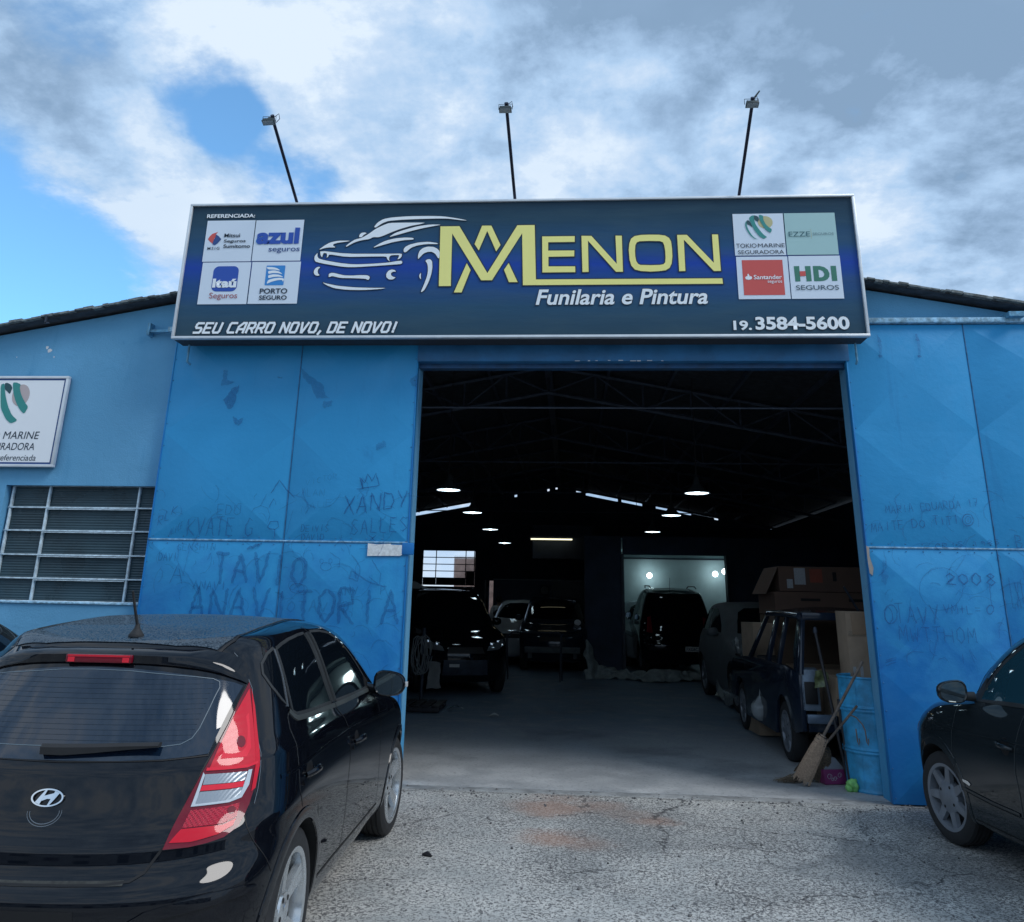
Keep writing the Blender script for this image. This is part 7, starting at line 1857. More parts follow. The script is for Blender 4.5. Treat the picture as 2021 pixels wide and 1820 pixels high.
# plastic-masked car on the right, facing out
mask, Sk_ = hall_car('masked_car', 'grey car masked with plastic film and paper between booth and old wagon', 'car', (3.42, 8.75, 0), R_(-88), lv, M_PRIMER, (1.0, .98, 1.06), 2.65, .37, .37, 0.0, 1.08, lamps_front=False)
M_FILM = mat_base('plastic_film', (0.45, 0.50, 0.52), 0.25, 0.0, Alpha=0.55, Coat_Weight=0.5)
def crumple(name, pts_fn, nu, nv, amp, mat, parent=None, seed=1, smooth=60):
    rnd = random.Random(seed); bm = bmesh.new()
    from mathutils import noise as mn
    g_ = []
    for i in range(nu + 1):
        row = []
        for j in range(nv + 1):
            p = Vector(pts_fn(i / nu, j / nv))
            d = mn.noise_vector(p * 5.0 + Vector((seed, 0, 0))) * amp + mn.noise_vector(p * 14 + Vector((seed, 3, 0))) * amp * .45
            p += d
            if p.z < 0.018: p.z = 0.018 + abs(d.x) * .1
            row.append(bm.verts.new(p))
        g_.append(row)
    for i in range(nu):
        for j in range(nv): bm.faces.new((g_[i][j], g_[i + 1][j], g_[i + 1][j + 1], g_[i][j + 1]))
    return finish(bm, name, mat, parent, smooth=smooth)
f_ = crumple('masking_film', lambda u, v: (2.62 + .06 * math.sin(u * 3), 5.0 + 2.6 * u, .12 + .95 * v + .1 * math.sin(u * 7)), 30, 14, .06, M_FILM, None, 4)
tag(f_, 'clear masking film hanging over the side of the masked grey car', 'plastic film')
f_ = crumple('masking_film', lambda u, v: (2.75 + 1.2 * u, 5.12 - .06 * math.sin(v * 3), .25 + .75 * v), 18, 12, .06, M_FILM, None, 6)
tag(f_, 'clear masking film hanging over the nose of the masked grey car', 'plastic film')
# crumpled tarpaulin along the booth doorway
M_TARP = mt('grey_tarpaulin', (0.22, 0.26, 0.27), 0.55, var=.3, nscale=8)
def tarp(u, v):
    x = 0.35 + 3.0 * u; y = 11.0 + .95 * v + .25 * math.sin(u * 9)
    hgt = .22 * (math.sin(math.pi * v) ** 1.0) * (.5 + .5 * math.sin(u * 6 + 1) ** 2) + (.62 * max(0, 1 - abs(u - .03) / .06) + .5 * max(0, 1 - abs(u - .98) / .06)) * math.sin(math.pi * v)
    return (x, y, .02 + hgt)
tp = crumple('tarpaulin', tarp, 70, 22, .10, M_TARP, None, 9); tag(tp, 'crumpled grey tarpaulin lying on the floor before the booth', 'tarpaulin')
# tubular trestle in front of the pickup
tr = thing('trestle', (-.75, 10.4, 0), 0, 'inverted steel tube trestle standing in front of the pickup truck', 'trestle')
tube('top_bar', [(-.62, 0, .90), (-.50, 0, 1.0), (.50, 0, 1.0), (.56, 0, .95)], .018, M_STEEL, tr)
for x_, y_ in ((-.62, 0), (.56, 0)):
    tube('leg', [(x_, y_, .96), (x_ - .02, -.16, 0.015)], .016, M_STEEL, tr); tube('leg', [(x_, y_, .96), (x_ + .02, .22, 0.015)], .016, M_STEEL, tr)

# ================================================================== stripped old station wagon
WGX, WGY = 3.16, 1.95       # rear axle, nose points into the hall
wag = thing('old_station_wagon', (WGX, WGY, 0), math.pi / 2 + R_(0.5), 'stripped dark blue station wagon without tailgate parked behind the drum', 'car')
def wside(name, poly, s_, mat=M_BLUEBLACK, y0=.66, th=.05, bulge=0.0):
    return prism(name, poly, lambda x, z: Vector((x, s_ * (y0 + bulge), z)), (0, s_ * th, 0), mat, wag, 0.006)
def arc(cx, cz, r, a0, a1, n=10): return [(cx + r * math.cos(R_(a0 + (a1 - a0) * k / n)), cz + r * math.sin(R_(a0 + (a1 - a0) * k / n))) for k in range(n + 1)]
wb2 = 2.35
for s_ in (-1, 1):
    low = [(-.80, .42)] + [(-.80, .98), (-.2, 1.03), (1.0, 1.03), (1.9, 1.0), (2.75, .93), (3.0, .80), (3.02, .40)] + arc(wb2, .34, .36, 10, 170) + [(wb2 - .38, .24), (.38, .24)] + arc(0, .34, .36, 10, 170) + [(-.50, .36)]
    wside('side_panel', low, s_)
    for nm, p in (('rear_pillar', [(-.82, .98), (-.58, .98), (-.44, 1.22), (-.40, 1.56), (-.54, 1.60)]), ('middle_pillar', [(.62, 1.0), (.76, 1.0), (.62, 1.57), (.54, 1.57)]), ('quarter_pillar', [(.12, 1.0), (.20, 1.0), (.16, 1.57), (.10, 1.57)]), ('front_pillar', [(1.62, 1.0), (1.74, 1.0), (1.12, 1.57), (1.04, 1.57)])):
        o_ = prism(name=nm, poly=p, to3=lambda x, z: Vector((x, s_ * (.66 - .14 * max(0, z - 1.0) / .57), z)), depth_vec=(0, s_ * .045, 0), mat=M_BLUEBLACK, parent=wag, bevel=.004)
    o_ = tube('roof_rail', [(-.50, s_ * .565, 1.575), (.3, s_ * .575, 1.59), (1.0, s_ * .56, 1.575)], .042, M_BLUEBLACK, wag)
    for wx in (0, wb2):
        wheel(wag, (wx, s_ * .60, .315), s_, .315, .21, .175, M_HUBCAP, 'seven', groove=False)
    prism('lamp_housing', [(-.80, .62), (-.80, 1.03), (-.70, 1.05), (-.64, .62)], lambda x, z: Vector((x, s_ * .50, z)), (0, s_ * .19, 0), mt('bare_lamp_housing', (.16, .21, .27), .4, .3, var=.3), wag, .008)
    box('lamp_socket', (-.812, s_ * .595, .80), (.02, .13, .22), M_GAP, wag, .004)
    prism('arch_tub', arc(0, .34, .40, 0, 180), lambda x, z: Vector((x, s_ * .42, z)), (0, s_ * .22, 0), M_LINER, wag)
rf = bmesh.new()
nx_, ny_ = 14, 8
g_ = [[rf.verts.new((-.54 + 1.70 * i / nx_, -.58 + 1.16 * j / ny_, 1.590 + .035 * math.sin(math.pi * i / nx_) + .05 * math.sin(math.pi * j / ny_))) for j in range(ny_ + 1)] for i in range(nx_ + 1)]
for i in range(nx_):
    for j in range(ny_): rf.faces.new((g_[i][j], g_[i + 1][j], g_[i + 1][j + 1], g_[i][j + 1]))
bmesh.ops.solidify(rf, geom=list(rf.faces), thickness=.05)
finish(rf, 'roof', M_BLUEBLACK, wag, smooth=40)
box('rear_header', (-.53, 0, 1.575), (.09, 1.12, .085), M_BLUEBLACK, wag, .015)
box('floor_pan', (1.0, 0, .42), (3.5, 1.26, .05), M_LINER, wag)
box('bonnet', (2.35, 0, .955), (1.2, 1.28, .05), M_BLUEBLACK, wag, .02)
box('nose_panel', (3.0, 0, .62), (.06, 1.3, .5), M_BLUEBLACK, wag, .02)
box('dashboard', (1.72, 0, .93), (.25, 1.2, .20), M_GAP, wag, .03)
box('rear_crossmember', (-.80, 0, .50), (.08, 1.30, .16), M_BLUEBLACK, wag, .01)
box('rear_bumper_stub', (-.86, .52, .55), (.05, .30, .09), mt('bumper_blue_grey', (.12, .17, .24), .4, .4), wag, .01)
box('hinge_strut', (-.35, -.1, 1.72), (.02, .02, .42), M_STEEL, wag, rot=Matrix.Rotation(R_(-28), 3, 'X'))
bg = bmesh.new(); bmesh.ops.create_icosphere(bg, subdivisions=3, radius=.12)
for v in bg.verts:
    v.co.z *= 1.25; v.co += Vector((random.uniform(-.006, .006), random.uniform(-.006, .006), random.uniform(-.006, .006)))
    if v.co.z > .07: v.co.x *= .55; v.co.y *= .55
pbg = finish(bg, 'plastic_bag', M_FILM, None, smooth=70, loc=(2.43, 3.05, .42)); tag(pbg, 'knotted clear plastic bag hanging low on the side of the stripped wagon', 'bag')
tube('bag_string', [(0, 0, .13), (.02, .02, .26)], .006, M_FILM, pbg, 5)
cr = crumple('crumpled_wrapper', lambda u, v: (2.60 + .14 * u, 1.085 - .02, .86 + .16 * v), 8, 8, .05, mt('green_film', (.12, .15, .07), .4, var=.4, nscale=30), None, 3, 30); tag(cr, 'crumpled greenish wrapper stuffed in the bare lamp housing', 'wrapper')

# ================================================================== cardboard boxes
M_CARD = mt('cardboard', (0.26, 0.185, 0.125), 0.85, var=0.12, nscale=5, bump=0.15)
M_CARD2 = mt('pale_cardboard', (0.34, 0.26, 0.19), 0.85, var=0.12, nscale=5, bump=0.15)
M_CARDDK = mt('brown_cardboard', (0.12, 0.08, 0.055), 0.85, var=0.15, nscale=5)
M_CARDUP = mt('reddish_cardboard', (0.125, 0.075, 0.055), 0.85, var=0.12, nscale=5)
M_TAPE = mt('packing_tape', (0.30, 0.24, 0.18), 0.3, var=.1)
def carton(loc, size, rz, mat, label, flaps=(), stickers=(), openf=False, group='cardboard boxes stacked around the stripped wagon'):
    r = thing('cardboard_box', loc, rz, label, 'box', group)
    w_, d_, h_ = size
    bm = bmesh.new(); th = .006
    for c, s_ in (((0, -d_ / 2, h_ / 2), (w_, th, h_)), ((0, d_ / 2, h_ / 2), (w_, th, h_)), ((-w_ / 2, 0, h_ / 2), (th, d_ - th, h_)), ((w_ / 2, 0, h_ / 2), (th, d_ - th, h_)), ((0, 0, th / 2), (w_ - .01, d_ - .01, th))):
        add_box(bm, c, s_)
    if not openf: add_box(bm, (0, 0, h_ - .004), (w_ - .004, d_ - .004, .006))
    finish(bm, 'carton_body', mat, r)
    for (side, ln, ang) in flaps:
        fb = bmesh.new(); add_box(fb, (0, -ln / 2, 0), ((w_ if side in 'fb' else d_) - .01, ln, .005))
        o = finish(fb, 'flap', mat, r)
        if side == 'f': o.location = (0, -d_ / 2, h_); o.rotation_euler = (R_(ang), 0, 0)
        if side == 'b': o.location = (0, d_ / 2, h_); o.rotation_euler = (R_(ang), 0, math.pi)
        if side == 'l': o.location = (-w_ / 2, 0, h_); o.rotation_euler = (R_(ang), 0, -math.pi / 2)
        if side == 'r': o.location = (w_ / 2, 0, h_); o.rotation_euler = (R_(ang), 0, math.pi / 2)
    for nm, (x_, z_), (sw, sh), m_ in stickers:
        box(nm, (x_, -d_ / 2 - .0045, z_), (sw, .002, sh), m_, r)
    return r
M_ORANGE = mt('orange_label', (.26, .06, .035), .6); M_LABEL = mt('white_label', (.36, .38, .40), .6, var=.15, nscale=60)
M_HOLE = M_GAP
# upper boxes beyond the wagon (they stand on lower ones)
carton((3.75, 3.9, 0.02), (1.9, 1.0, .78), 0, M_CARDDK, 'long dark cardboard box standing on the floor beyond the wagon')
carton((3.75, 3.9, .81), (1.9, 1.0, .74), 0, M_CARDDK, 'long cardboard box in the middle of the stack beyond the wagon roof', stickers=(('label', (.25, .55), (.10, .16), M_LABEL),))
carton((3.62, 3.9, 1.56), (1.65, .95, .30), R_(1), M_CARDUP, 'wide low cardboard box with two slots above the wagon roof', stickers=(('grip_hole', (-.35, .20), (.26, .035), M_HOLE), ('grip_hole', (.28, .20), (.24, .035), M_HOLE), ('label', (.55, .18), (.08, .14), M_LABEL), ('label', (.70, .15), (.07, .13), M_LABEL)))
carton((3.70, 3.95, 1.87), (1.60, .9, .33), 0, M_CARDUP, 'topmost cardboard box with white and orange labels and open flap', flaps=(('l', .42, 62),), stickers=(('label', (-.66, .10), (.08, .12), M_LABEL), ('label', (-.52, .20), (.15, .22), M_LABEL), ('label', (-.30, .21), (.17, .18), M_ORANGE), ('grip_hole', (-.05, .20), (.05, .12), M_HOLE)))
carton((2.78, 3.95, .02), (.55, .6, 1.42), R_(4), M_CARD2, 'tall narrow cardboard box left of the stack, seen through the wagon', ())
# inside the wagon
carton((3.25, 2.4, .46), (.9, 1.0, .52), R_(90), M_CARD, 'cardboard box lying on the floor of the stripped wagon')
carton((3.02, 1.30, .46), (.42, .40, .50), R_(6), M_CARD2, 'small open cardboard box just inside the tail of the wagon', openf=True, flaps=(('f', .18, 120),))
# tall box standing right behind the blue drum, seen against the door edge
bxr = carton((3.22, .98, 0.02), (.62, .38, 1.62), R_(-2), M_CARD2, 'tall brown cardboard box behind the blue drum beside the door edge', flaps=(('l', .12, 118),), stickers=(('label', (-.27, 1.02), (.03, .11), M_LABEL), ('label', (-.20, 1.03), (.03, .10), M_LABEL), ('label', (-.25, .83), (.05, .30), M_LABEL)))
box('tape', (0, -.196, 1.40), (.62, .002, .05), M_TAPE, bxr); box('lip', (0.02, -.20, 1.50), (.56, .012, .22), M_CARD, bxr, .003)
text_fit('UTI', .12, 1.30, .25, 1.35, -.1985, M_CARDDK, bxr, .01)

# ================================================================== blue drum, brooms and small things by the door
M_DRUM = mt('faded_blue_drum', (0.035, 0.30, 0.56), 0.5, var=.35, nscale=5, bump=.2, bscale=14)
dr = thing('drum', (2.985, 0.55, 0.006), 0, 'faded blue metal drum with two hoops standing against the door edge', 'drum')
R0_ = .288
prof = [(.01, .002), (R0_ - .01, .002), (R0_ + .006, .0), (R0_ + .012, .012), (R0_ + .004, .024), (R0_, .04)]
for zb in (.36, .73):
    prof += [(R0_, zb - .035), (R0_ + .004, zb - .028), (R0_ + .012, zb - .014), (R0_ + .004, zb), (R0_ + .012, zb + .014), (R0_ + .004, zb + .028), (R0_, zb + .035)]
prof += [(R0_, 1.00), (R0_ + .010, 1.015), (R0_ + .004, 1.027), (R0_ - .008, 1.015), (R0_ - .010, .97), (R0_ - .012, .06), (.01, .05)]
lathe('drum_shell', prof, M_DRUM, dr, 56, 'Z', smooth=28)
tube('drum_seam', [(-.20, -.2085, .03), (-.20, -.2085, 1.0)], .003, M_DRUM, dr, 4)
# bent wire hook hanging on the rim
wh = thing('wire_hook', (2.70, .26, .60), 0, 'rusty bent wire fork hanging on the left side of the drum', 'hook')
M_WIRE2 = mt('rusty_wire', (.16, .13, .11), .7, var=.3)
tube('hook_shank', [(-.02, -.02, .10), (.03, -.035, .08), (.08, -.04, .02), (.10, -.04, -.03)], .007, M_WIRE2, wh, 6)
for dx in (.015, .10):
    tube('hook_prong', [(dx, -.04, -.02), (dx + .004, -.045, -.13), (dx + .012, -.05, -.16), (dx + .02, -.05, -.13), (dx + .018, -.05, -.10)], .006, M_WIRE2, wh, 6)
# brooms
M_STRAW = mt('broom_straw', (0.40, 0.29, 0.21), 0.9, var=.25, nscale=60); M_STRAWDK = mt('dark_broom_straw', (0.13, 0.10, 0.07), 0.9, var=.45, nscale=60)
M_STICK = mt('grey_wood_stick', (0.17, 0.14, 0.12), 0.75, var=.3, nscale=20); M_STICKB = mt('blackened_stick', (0.02, 0.02, 0.025), 0.6, var=.3)
def broom(label, top, neck, tip, w0, w1, matS, seed, stickr=.013, thick=.09, n=150, spread=0.0):
    rnd = random.Random(seed)
    T, N_, P_ = Vector(top), Vector(neck), Vector(tip)
    r = thing('broom', tuple(P_), 0, label, 'broom', 'straw brooms leaning on the drum')
    tube('stick', [tuple(T - P_), tuple((T + N_) / 2 - P_ + Vector((.004, 0, .003))), tuple(N_ - P_)], stickr, M_STICK, r, 9)
    d = (P_ - N_); Ln = d.length; d.normalize()
    a = d.cross(Vector((0, 1, 0))).normalized(); b = d.cross(a).normalized()
    # solid straw core, flattened bundle
    bm = bmesh.new(); rings = []; seg = 20; K = 9
    for k in range(K + 1):
        u = k / K
        w_ = (w0 + (w1 - w0) * (u ** .7)); t_ = thick * (.55 + .45 * math.sin(math.pi * min(1, u * .8 + .15)))
        if k == 0: w_ *= .55; t_ *= .5
        c = N_ + d * (Ln * u) - P_
        rings.append([bm.verts.new(c + a * w_ * math.cos(2 * math.pi * q / seg) * rnd.uniform(.93, 1.05) + b * t_ * .5 * math.sin(2 * math.pi * q / seg) * rnd.uniform(.9, 1.1)) for q in range(seg)])
    for x_, y_ in zip(rings, rings[1:]):
        for q in range(seg): bm.faces.new((x_[q], x_[(q + 1) % seg], y_[(q + 1) % seg], y_[q]))
    bm.faces.new(rings[0]); bm.faces.new(rings[-1])
    bmesh.ops.recalc_face_normals(bm, faces=bm.faces)
    for v in bm.verts:
        if (v.co + P_).z < .016: v.co.z = .016 - P_.z
    finish(bm, 'straw_head', matS, r, smooth=50)
    bm = bmesh.new()
    for k in range(n):
        ph = rnd.uniform(0, 2 * math.pi); u0 = rnd.uniform(0.0, .5); u1 = rnd.uniform(.8, 1.10)
        pts = []
        for u in (u0, (u0 + u1) / 2, u1):
            w_ = (w0 + (w1 - w0) * (min(u, 1) ** .7)) * 1.02; t_ = thick * .54
            q = N_ + d * (Ln * u) - P_ + a * w_ * math.cos(ph) + b * t_ * math.sin(ph)
            q += Vector((rnd.uniform(-1, 1), rnd.uniform(-1, 1), rnd.uniform(-1, 1))) * .004
            if (q + P_).z < .014: q.z = .014 - P_.z
            pts.append(q)
        s1 = a * .0022
        vs = [(bm.verts.new(p - s1), bm.verts.new(p + s1)) for p in pts]
        for x_, y_ in zip(vs, vs[1:]): bm.faces.new((x_[0], x_[1], y_[1], y_[0]))
    o = finish(bm, 'straws', matS, r); o['kind'] = 'stuff'
    bm = bmesh.new()
    for u in (.02, .10, .18):
        c = N_ + d * (Ln * u) - P_; w_ = (w0 + (w1 - w0) * (u ** .7)) * (1.06 if u > .05 else .75); t_ = thick * .40
        add_tube(bm, [c + a * w_ * math.cos(2 * math.pi * q / 14) + b * t_ * math.sin(2 * math.pi * q / 14) for q in range(15)], .0035, 5)
    finish(bm, 'binding', M_STICKB, r, smooth=60)
    return r
broom('pale straw broom leaning head down on the drum, in front of the darker one', (2.80, .10, 1.19), (2.475, .46, .48), (2.27, .56, .075), .048, .082, M_STRAW, 3, .014, .085)
broom('dark straw broom with worn head spread on the floor behind the pale one', (2.745, .22, .78), (2.53, .66, .36), (2.41, .78, .05), .05, .17, M_STRAWDK, 8, .012, .09)
# splayed straw tail on the floor
bm = bmesh.new(); rnd = random.Random(5)
for k in range(90):
    y0 = rnd.uniform(.70, .80); x0 = rnd.uniform(2.18, 2.34)
    p = [Vector((x0, y0, rnd.uniform(.02, .09))), Vector((x0 - rnd.uniform(.10, .17), y0 - rnd.uniform(-.02, .04), rnd.uniform(.012, .035)))]
    sd = Vector((0, .002, .0015)); v = [bm.verts.new(q_) for q_ in (p[0] - sd, p[0] + sd, p[1] + sd, p[1] - sd)]
    bm.faces.new(v)
o_ = finish(bm, 'loose_straw', M_STRAWDK, None); tag(o_, 'loose broom straw fanned out on the concrete by the brooms', 'straw', kind='stuff')
def pole(label, a, b, r_, mat, name='pole'):
    o = thing(name, a, 0, label, 'pole')
    a, b = Vector(a), Vector(b)
    tube('shaft', [(0, 0, 0), tuple((b - a) * .5), tuple(b - a)], r_, mat, o, 9)
    return o
p1 = pole('dark shovel handle standing upright between wagon and drum', (2.735, .66, .016), (2.66, 1.10, 1.42), .017, M_STICKB)
lathe('ferrule', [(.004, -.01), (.024, -.01), (.026, .0), (.024, .02), (.017, .05)], M_STEEL, p1, 14, 'Z', loc=tuple(Vector((2.66, 1.10, 1.42)) - Vector((2.735, .66, .016))))
pole('thin dark stick leaning on the left side of the drum', (2.70, .50, .016), (2.69, .60, .80), .013, M_STICKB)
pole('stick standing in the drum beside the door edge', (2.98, .56, .07), (2.86, .62, 1.05), .012, M_STICK)
# pink printed carton with an open lid
M_PINK = mt('magenta_carton', (0.22, 0.03, 0.13), 0.5, var=.15)
pk = thing('pink_carton', (2.60, .74, .012), R_(14), 'small magenta carton with white scrollwork and pale inner tray', 'carton')
prism('carton_body', [(-.11, 0), (.11, 0), (.13, .13), (-.12, .13)], lambda x, z: Vector((x, -.06, z)), (0, .14, 0), M_PINK, pk, .003)
prism('tray', [(-.10, .13), (.12, .13), (.03, .235), (-.03, .24)], lambda x, z: Vector((x, -.04, z)), (0, .10, 0), mt('pale_tray', (.26, .28, .32), .5), pk, .004)
bm = bmesh.new()
for cx_, cz_, rr_ in ((-.06, .07, .028), (0.0, .05, .02), (-.03, .045, .016), (.05, .08, .024)):
    pts = [(cx_ + rr_ * (1 - k / 26) * math.cos(k * .5), cz_ + rr_ * (1 - k / 26) * math.sin(k * .5)) for k in range(16)]
    add_stroke(bm, pts, .006, -.0625)
finish(bm, 'scrollwork', M_LABEL, pk)
# crumpled green paper ball
bm = bmesh.new(); bmesh.ops.create_icosphere(bm, subdivisions=3, radius=.055)
rnd = random.Random(2)
from mathutils import noise as mnoise
for v in bm.verts:
    v.co *= 1 + .45 * mnoise.noise(v.co * 28) + rnd.uniform(-.06, .06)
gb = finish(bm, 'crumpled_ball', mt('lime_green_paper', (.22, .55, .16), .7, var=.2, nscale=40), None, smooth=25, loc=(2.70, .42, .062)); tag(gb, 'crumpled lime green paper ball on the concrete beside the drum', 'paper ball')
bm = bmesh.new(); bmesh.ops.create_icosphere(bm, subdivisions=2, radius=.035)
for v in bm.verts: v.co *= 1 + .4 * mnoise.noise(v.co * 30)
finish(bm, 'ball_fold', MATS['lime_green_paper'], gb, smooth=25, loc=(-.045, -.02, -.025))
# low dark pallet end and litter by the left door edge
pal = thing('pallet', (-2.45, 5.35, 0.012), 0, 'low dark wooden pallet on the floor by the left door edge', 'pallet')
for k in range(3): box('bearer', (0, -.35 + .35 * k, .045), (.9, .08, .07), M_STICKB, pal, .004)
for k in range(6): box('board', (-.40 + .16 * k, 0, .092), (.12, .85, .02), M_STICKB, pal, .003)
lt = crumple('white_litter', lambda u, v: (-1.90 + .22 * u, 5.2 + .12 * v, .03 + .05 * math.sin(3 * u)), 8, 6, .04, mt('white_scrap', (.45, .5, .52), .6), None, 12, 25); tag(lt, 'crumpled white scrap beside the dark pallet', 'scrap')
lt = crumple('white_litter', lambda u, v: (-1.20 + .14 * u, 4.70 + .10 * v, .02 + .03 * math.sin(3 * u)), 6, 5, .03, MATS['white_scrap'], None, 13, 25); tag(lt, 'small crumpled scrap alone on the hall floor', 'scrap')
# coil of cables and rags hanging behind the left leaf
cc = thing('cable_bundle', (-2.55, 5.9, 0.0), 0, 'tangled pale cables and rags hanging by the left door edge', 'cables')
rnd = random.Random(4)
for k in range(6):
    pts = []
    for q in range(13):
        a_ = q / 12 * math.pi * 2
        pts.append((.10 * math.cos(a_) + rnd.uniform(-.02, .02) + .03 * k, .05 * math.sin(a_) * rnd.uniform(.5, 1), .78 + .30 * math.sin(a_) + rnd.uniform(-.02, .02)))
    tube('cable', pts, .009, mt('pale_cable', (.14, .16, .17), .6) if 'pale_cable' not in MATS else MATS['pale_cable'], cc, 6)
tube('post', [(.10, .06, 0), (.10, .06, 1.2)], .03, M_STEEL, cc, 8)
cr_ = crumple('rag', lambda u, v: (.20 + .22 * u, 0, .25 + .45 * v), 8, 10, .05, mt('grey_rag', (.18, .19, .19), .9), None, 15, 40); cr_.parent = cc

# ================================================================== wall clock, tubes, lamps
ck = thing('wall_clock', (-.83, 19.86, 1.97), 0, 'dark round wall clock on the partition behind the pickup truck', 'clock')
lathe('clock_rim', [(.13, 0), (.16, 0), (.165, -.02), (.155, -.04), (.13, -.03)], M_STEEL, ck, 32, 'Y', closed=True)
lathe('clock_face', [(.0005, -.01), (.135, -.01)], mt('clock_face_grey', (.16, .17, .18), .6), ck, 32, 'Y')
box('clock_hand', (0, -.014, .03), (.008, .003, .08), M_GAP, ck); box('clock_hand', (.03, -.014, 0), (.06, .003, .008), M_GAP, ck)
M_TUBE = emis('fluorescent_tube', (1.0, 0.93, 0.62), 1.5)
ft = thing('fluorescent_lamp', (-.52, 15.95, 3.36), 0, 'lit yellowish fluorescent tube on the inner wall', 'lamp')
tube('tube_glass', [(-.60, -.12, 0), (.60, -.12, 0)], .020, M_TUBE, ft, 10)
box('batten', (0, -.06, .05), (1.3, .06, .05), M_STEEL, ft)
M_BULB = emis('lamp_bulb', (0.80, 0.95, 1.0), 5.0)
M_SHADEIN = emis('lit_shade_inside', (0.85, 0.95, 1.0), 1.6)
M_SHADEOUT = mt('lamp_shade_enamel', (0.05, 0.06, 0.065), 0.4)
def pendant(x, y, z, label, power, r=.185):
    t_ = thing('pendant_lamp', (x, y, z), 0, label, 'lamp', 'pendant lamps in two rows under the roof')
    lathe('lamp_shade', [(.03, .24), (.04, .22), (.045, .16), (.08, .11), (.14, .05), (r, 0.0), (r + .008, -.006)], M_SHADEOUT, t_, 32, 'Z', smooth=50)
    lathe('shade_lining', [(.04, .15), (.075, .105), (.135, .045), (r - .004, -.002)], M_SHADEIN, t_, 32, 'Z', smooth=50)
    b_ = bmesh.new(); bmesh.ops.create_uvsphere(b_, u_segments=16, v_segments=10, radius=.055)
    for v in b_.verts: v.co.z *= 1.0
    finish(b_, 'bulb', M_BULB, t_, smooth=60, loc=(0, 0, .035))
    tube('cord', [(0, 0, .23), (0, 0, ztop(x) - z - .06)], .008, M_STICKB, t_, 5)
    ld = bpy.data.lights.new('lamp_light', 'POINT'); ld.energy = power; ld.color = (.5, .8, 1.0); ld.shadow_soft_size = .06
    lo = bpy.data.objects.new('lamp_light', ld); COL.objects.link(lo); lo.parent = t_; lo.location = (0, 0, -.06)
    return t_
rowsy = ((4.25, 'first'), (7.55, 'second'), (11.3, 'third'), (15.8, 'fourth'))
for y_, w1_ in rowsy:
    pendant(-1.88, y_, 3.33 - .006 * y_, '%s pendant lamp from the doorway in the left row' % w1_, 1.0)
    pendant(1.96, y_ + .1, 3.33 - .006 * y_, '%s pendant lamp from the doorway in the right row' % w1_, 1.0)
# booth wall bulbs
def wallbulb(loc, label, power, r=.09):
    t_ = thing('wall_bulb', loc, 0, label, 'lamp', 'bare bulbs on the booth walls')
    b_ = bmesh.new(); bmesh.ops.create_uvsphere(b_, u_segments=16, v_segments=10, radius=r)
    finish(b_, 'bulb', M_BULB, t_, smooth=60)
    box('socket', (0, .10, .03), (.06, .10, .06), M_STEEL, t_)
    ld = bpy.data.lights.new('bulb_light', 'POINT'); ld.energy = power; ld.color = (.70, .95, 1.0); ld.shadow_soft_size = .1
    lo = bpy.data.objects.new('bulb_light', ld); COL.objects.link(lo); lo.parent = t_; lo.location = (0, -.14, 0)
wallbulb((2.569, 19.05, 2.48), 'round bulb on the back wall of the booth', 5)
wallbulb((4.661, 19.05, 2.56), 'round bulb near the right end of the booth back wall', 3)
wallbulb((4.90, 18.7, 2.63), 'round bulb at the extreme right edge of the booth doorway', 3)

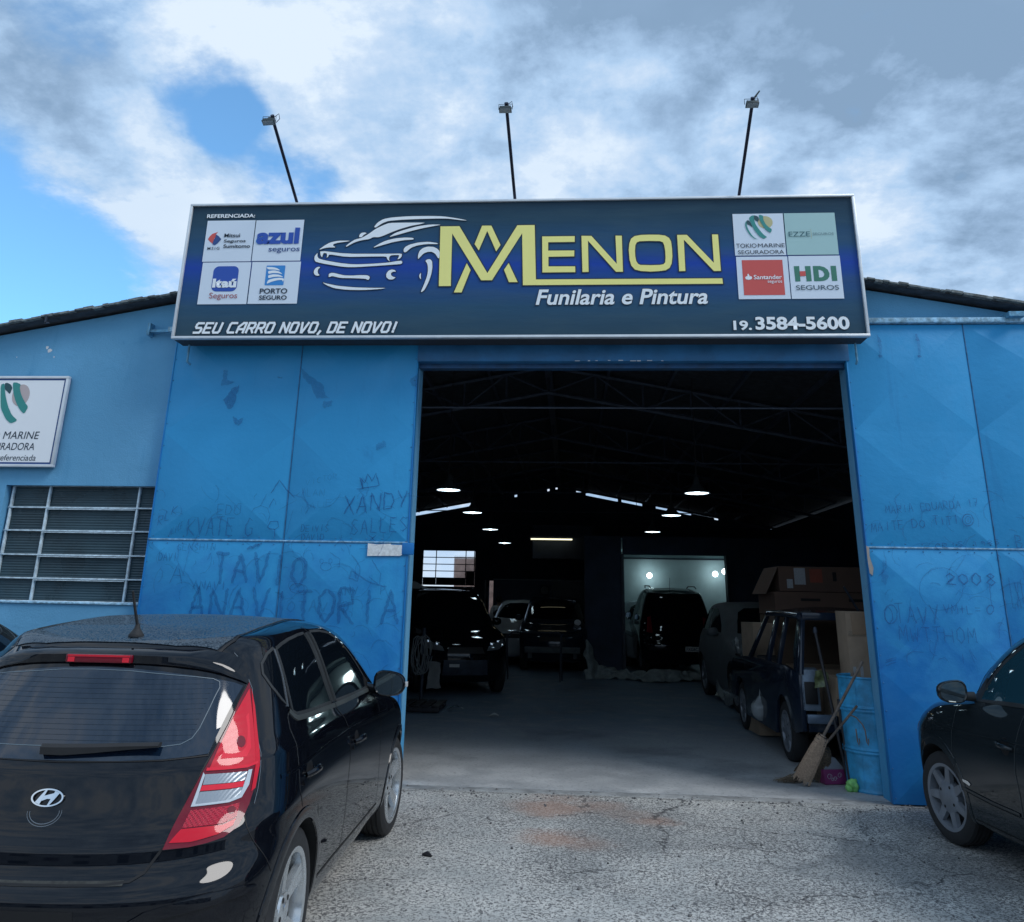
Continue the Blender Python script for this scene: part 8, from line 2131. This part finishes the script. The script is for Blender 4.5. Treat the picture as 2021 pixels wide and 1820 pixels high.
# ================================================================== man in a white shirt walking away
def person(loc, rz):
    r = thing('person', loc, rz, 'person in white shirt with dark back print walking away by the back door', 'person')
    bm = bmesh.new()
    skl = bm.verts.layers.skin.verify()
    J = {}
    def jv(n, p, rx, ry=None):
        v = bm.verts.new(p); v[skl].radius = (rx, ry or rx); J[n] = v; return v
    jv('pel', (0, 0, .95), .155, .11); jv('wa', (0, 0, 1.10), .150, .10); jv('ch', (0, .01, 1.30), .175, .115); jv('sh', (0, 0, 1.43), .13, .09); jv('ne', (0, -.005, 1.50), .055); jv('he', (0, -.02, 1.58), .078, .088); jv('ht', (0, -.02, 1.68), .082, .09)
    for s_, n in ((-1, 'l'), (1, 'r')):
        jv('s' + n, (s_ * .19, 0, 1.42), .062); jv('e' + n, (s_ * .25, .03, 1.15), .044); jv('w' + n, (s_ * .24, -.06, .93), .030); jv('h' + n, (s_ * .235, -.09, .85), .034, .02)
        jv('p' + n, (s_ * .09, 0, .90), .10); jv('k' + n, (s_ * .10, -.03 * s_, .50), .065); jv('a' + n, (s_ * .10, .05 * s_, .10), .042); jv('t' + n, (s_ * .11, .05 * s_ - .15, .045), .035)
    E = [('pel', 'wa'), ('wa', 'ch'), ('ch', 'sh'), ('sh', 'ne'), ('ne', 'he'), ('he', 'ht')]
    for n in 'lr': E += [('sh', 's' + n), ('s' + n, 'e' + n), ('e' + n, 'w' + n), ('w' + n, 'h' + n), ('pel', 'p' + n), ('p' + n, 'k' + n), ('k' + n, 'a' + n), ('a' + n, 't' + n)]
    for a, b in E: bm.edges.new((J[a], J[b]))
    J['pel'][skl].use_root = True
    me = bpy.data.meshes.new('body'); bm.to_mesh(me); bm.free()
    o = bpy.data.objects.new('body', me); COL.objects.link(o)
    o.modifiers.new('sk', 'SKIN').use_smooth_shade = True
    sm = o.modifiers.new('ss', 'SUBSURF'); sm.levels = sm.render_levels = 2
    bpy.context.view_layer.update()
    me2 = bpy.data.meshes.new_from_object(o.evaluated_get(bpy.context.evaluated_depsgraph_get()))
    bpy.data.objects.remove(o)
    M_SKIN = mt('skin', (.30, .17, .11), .6); M_SHIRT = mt('white_shirt', (.75, .78, .80), .8); M_TROU = mt('dark_trousers', (.02, .025, .035), .9)
    for m_ in (M_SKIN, M_SHIRT, M_TROU): me2.materials.append(m_)
    for p in me2.polygons:
        c = p.center; p.use_smooth = True
        p.material_index = 2 if (c.z < .98 and abs(c.x) < .21) else (1 if (c.z < 1.475 and not (abs(c.x) > .20 and c.z < 1.14)) else 0)
    meshobj(me2, 'body', None, r)
    hb = bmesh.new(); bmesh.ops.create_uvsphere(hb, u_segments=20, v_segments=12, radius=.098)
    for v in hb.verts:
        v.co.z *= 1.02
        if v.co.y < -.03 and v.co.z < .02: v.co *= .86
    finish(hb, 'hair', mt('dark_hair', (.015, .012, .01), .8), r, smooth=60, loc=(0, .012, 1.665))
    for s_ in (-1, 1): box('ear', (s_ * .088, -.02, 1.60), (.015, .03, .05), MATS['skin'], r, .006)
    box('nose', (0, -.118, 1.59), (.02, .03, .035), MATS['skin'], r, .006)
    prism('back_print', [(-.14, 1.02), (.14, 1.02), (.15, 1.28), (.07, 1.36), (-.07, 1.36), (-.15, 1.28)], lambda x, z: Vector((x, .150, z)), (0, -.04, 0), mt('dark_print', (.02, .03, .04), .8), r)
    prism('print_emblem', [(-.04, 1.10), (.05, 1.10), (.05, 1.13), (-.01, 1.13), (-.01, 1.22), (-.04, 1.22)], lambda x, z: Vector((x, .153, z)), (0, -.002, 0), mt('yellow_print', (.5, .5, .2), .8), r)
    prism('print_bar', [(-.05, 1.045), (.05, 1.045), (.05, 1.06), (-.05, 1.06)], lambda x, z: Vector((x, .153, z)), (0, -.002, 0), MATS['white_shirt'], r)
    return r
person((-2.12, 17.2, 0.006), math.pi)
# ================================================================== neighbouring car at the far left
lc, SL_ = hall_car('parked_car', 'dark car mostly out of frame beyond the left side of the hatchback', 'car', (-5.36, -3.15, 0), math.pi / 2 + R_(1), lv, M_GREYPAINT, (1.0, 1.0, 1.0), 2.65, .335, .335, 0.0, 1.0)
# litter on the yard: twig and a few pebbles
for (x_, y_, l_, nm, lb) in ((0.05, -3.52, .17, 'twig', 'thin dark twig lying on the worn paving'), (-1.02, -2.10, .07, 'leaf', 'small dark curled leaf on the paving near the front wheel')):
    o_ = tube(nm, [(x_, y_, .006), (x_ + l_ * .5, y_ - .01, .012), (x_ + l_, y_ - .035, .006)], [.004, .006, .003] if nm == 'twig' else [.008, .02, .006], M_STICKB, None, 6); tag(o_, lb, nm)
bm = bmesh.new(); rnd = random.Random(77)
for k in range(260):
    r_ = rnd.uniform(.004, .013)
    q = bmesh.ops.create_icosphere(bm, subdivisions=1, radius=r_)
    bmesh.ops.translate(bm, verts=q['verts'], vec=(rnd.uniform(-1.6, 3.4), rnd.choice((rnd.uniform(-5.0, -.1), rnd.uniform(-.35, .0))), r_ * .4))
o_ = finish(bm, 'pebbles', mt('pebble', (.16, .16, .16), .9, var=.5, nscale=3), None); tag(o_, 'scattered small pebbles and grit on the worn paving', 'grit', kind='stuff')
_before = set(COL.objects); flush_texts()
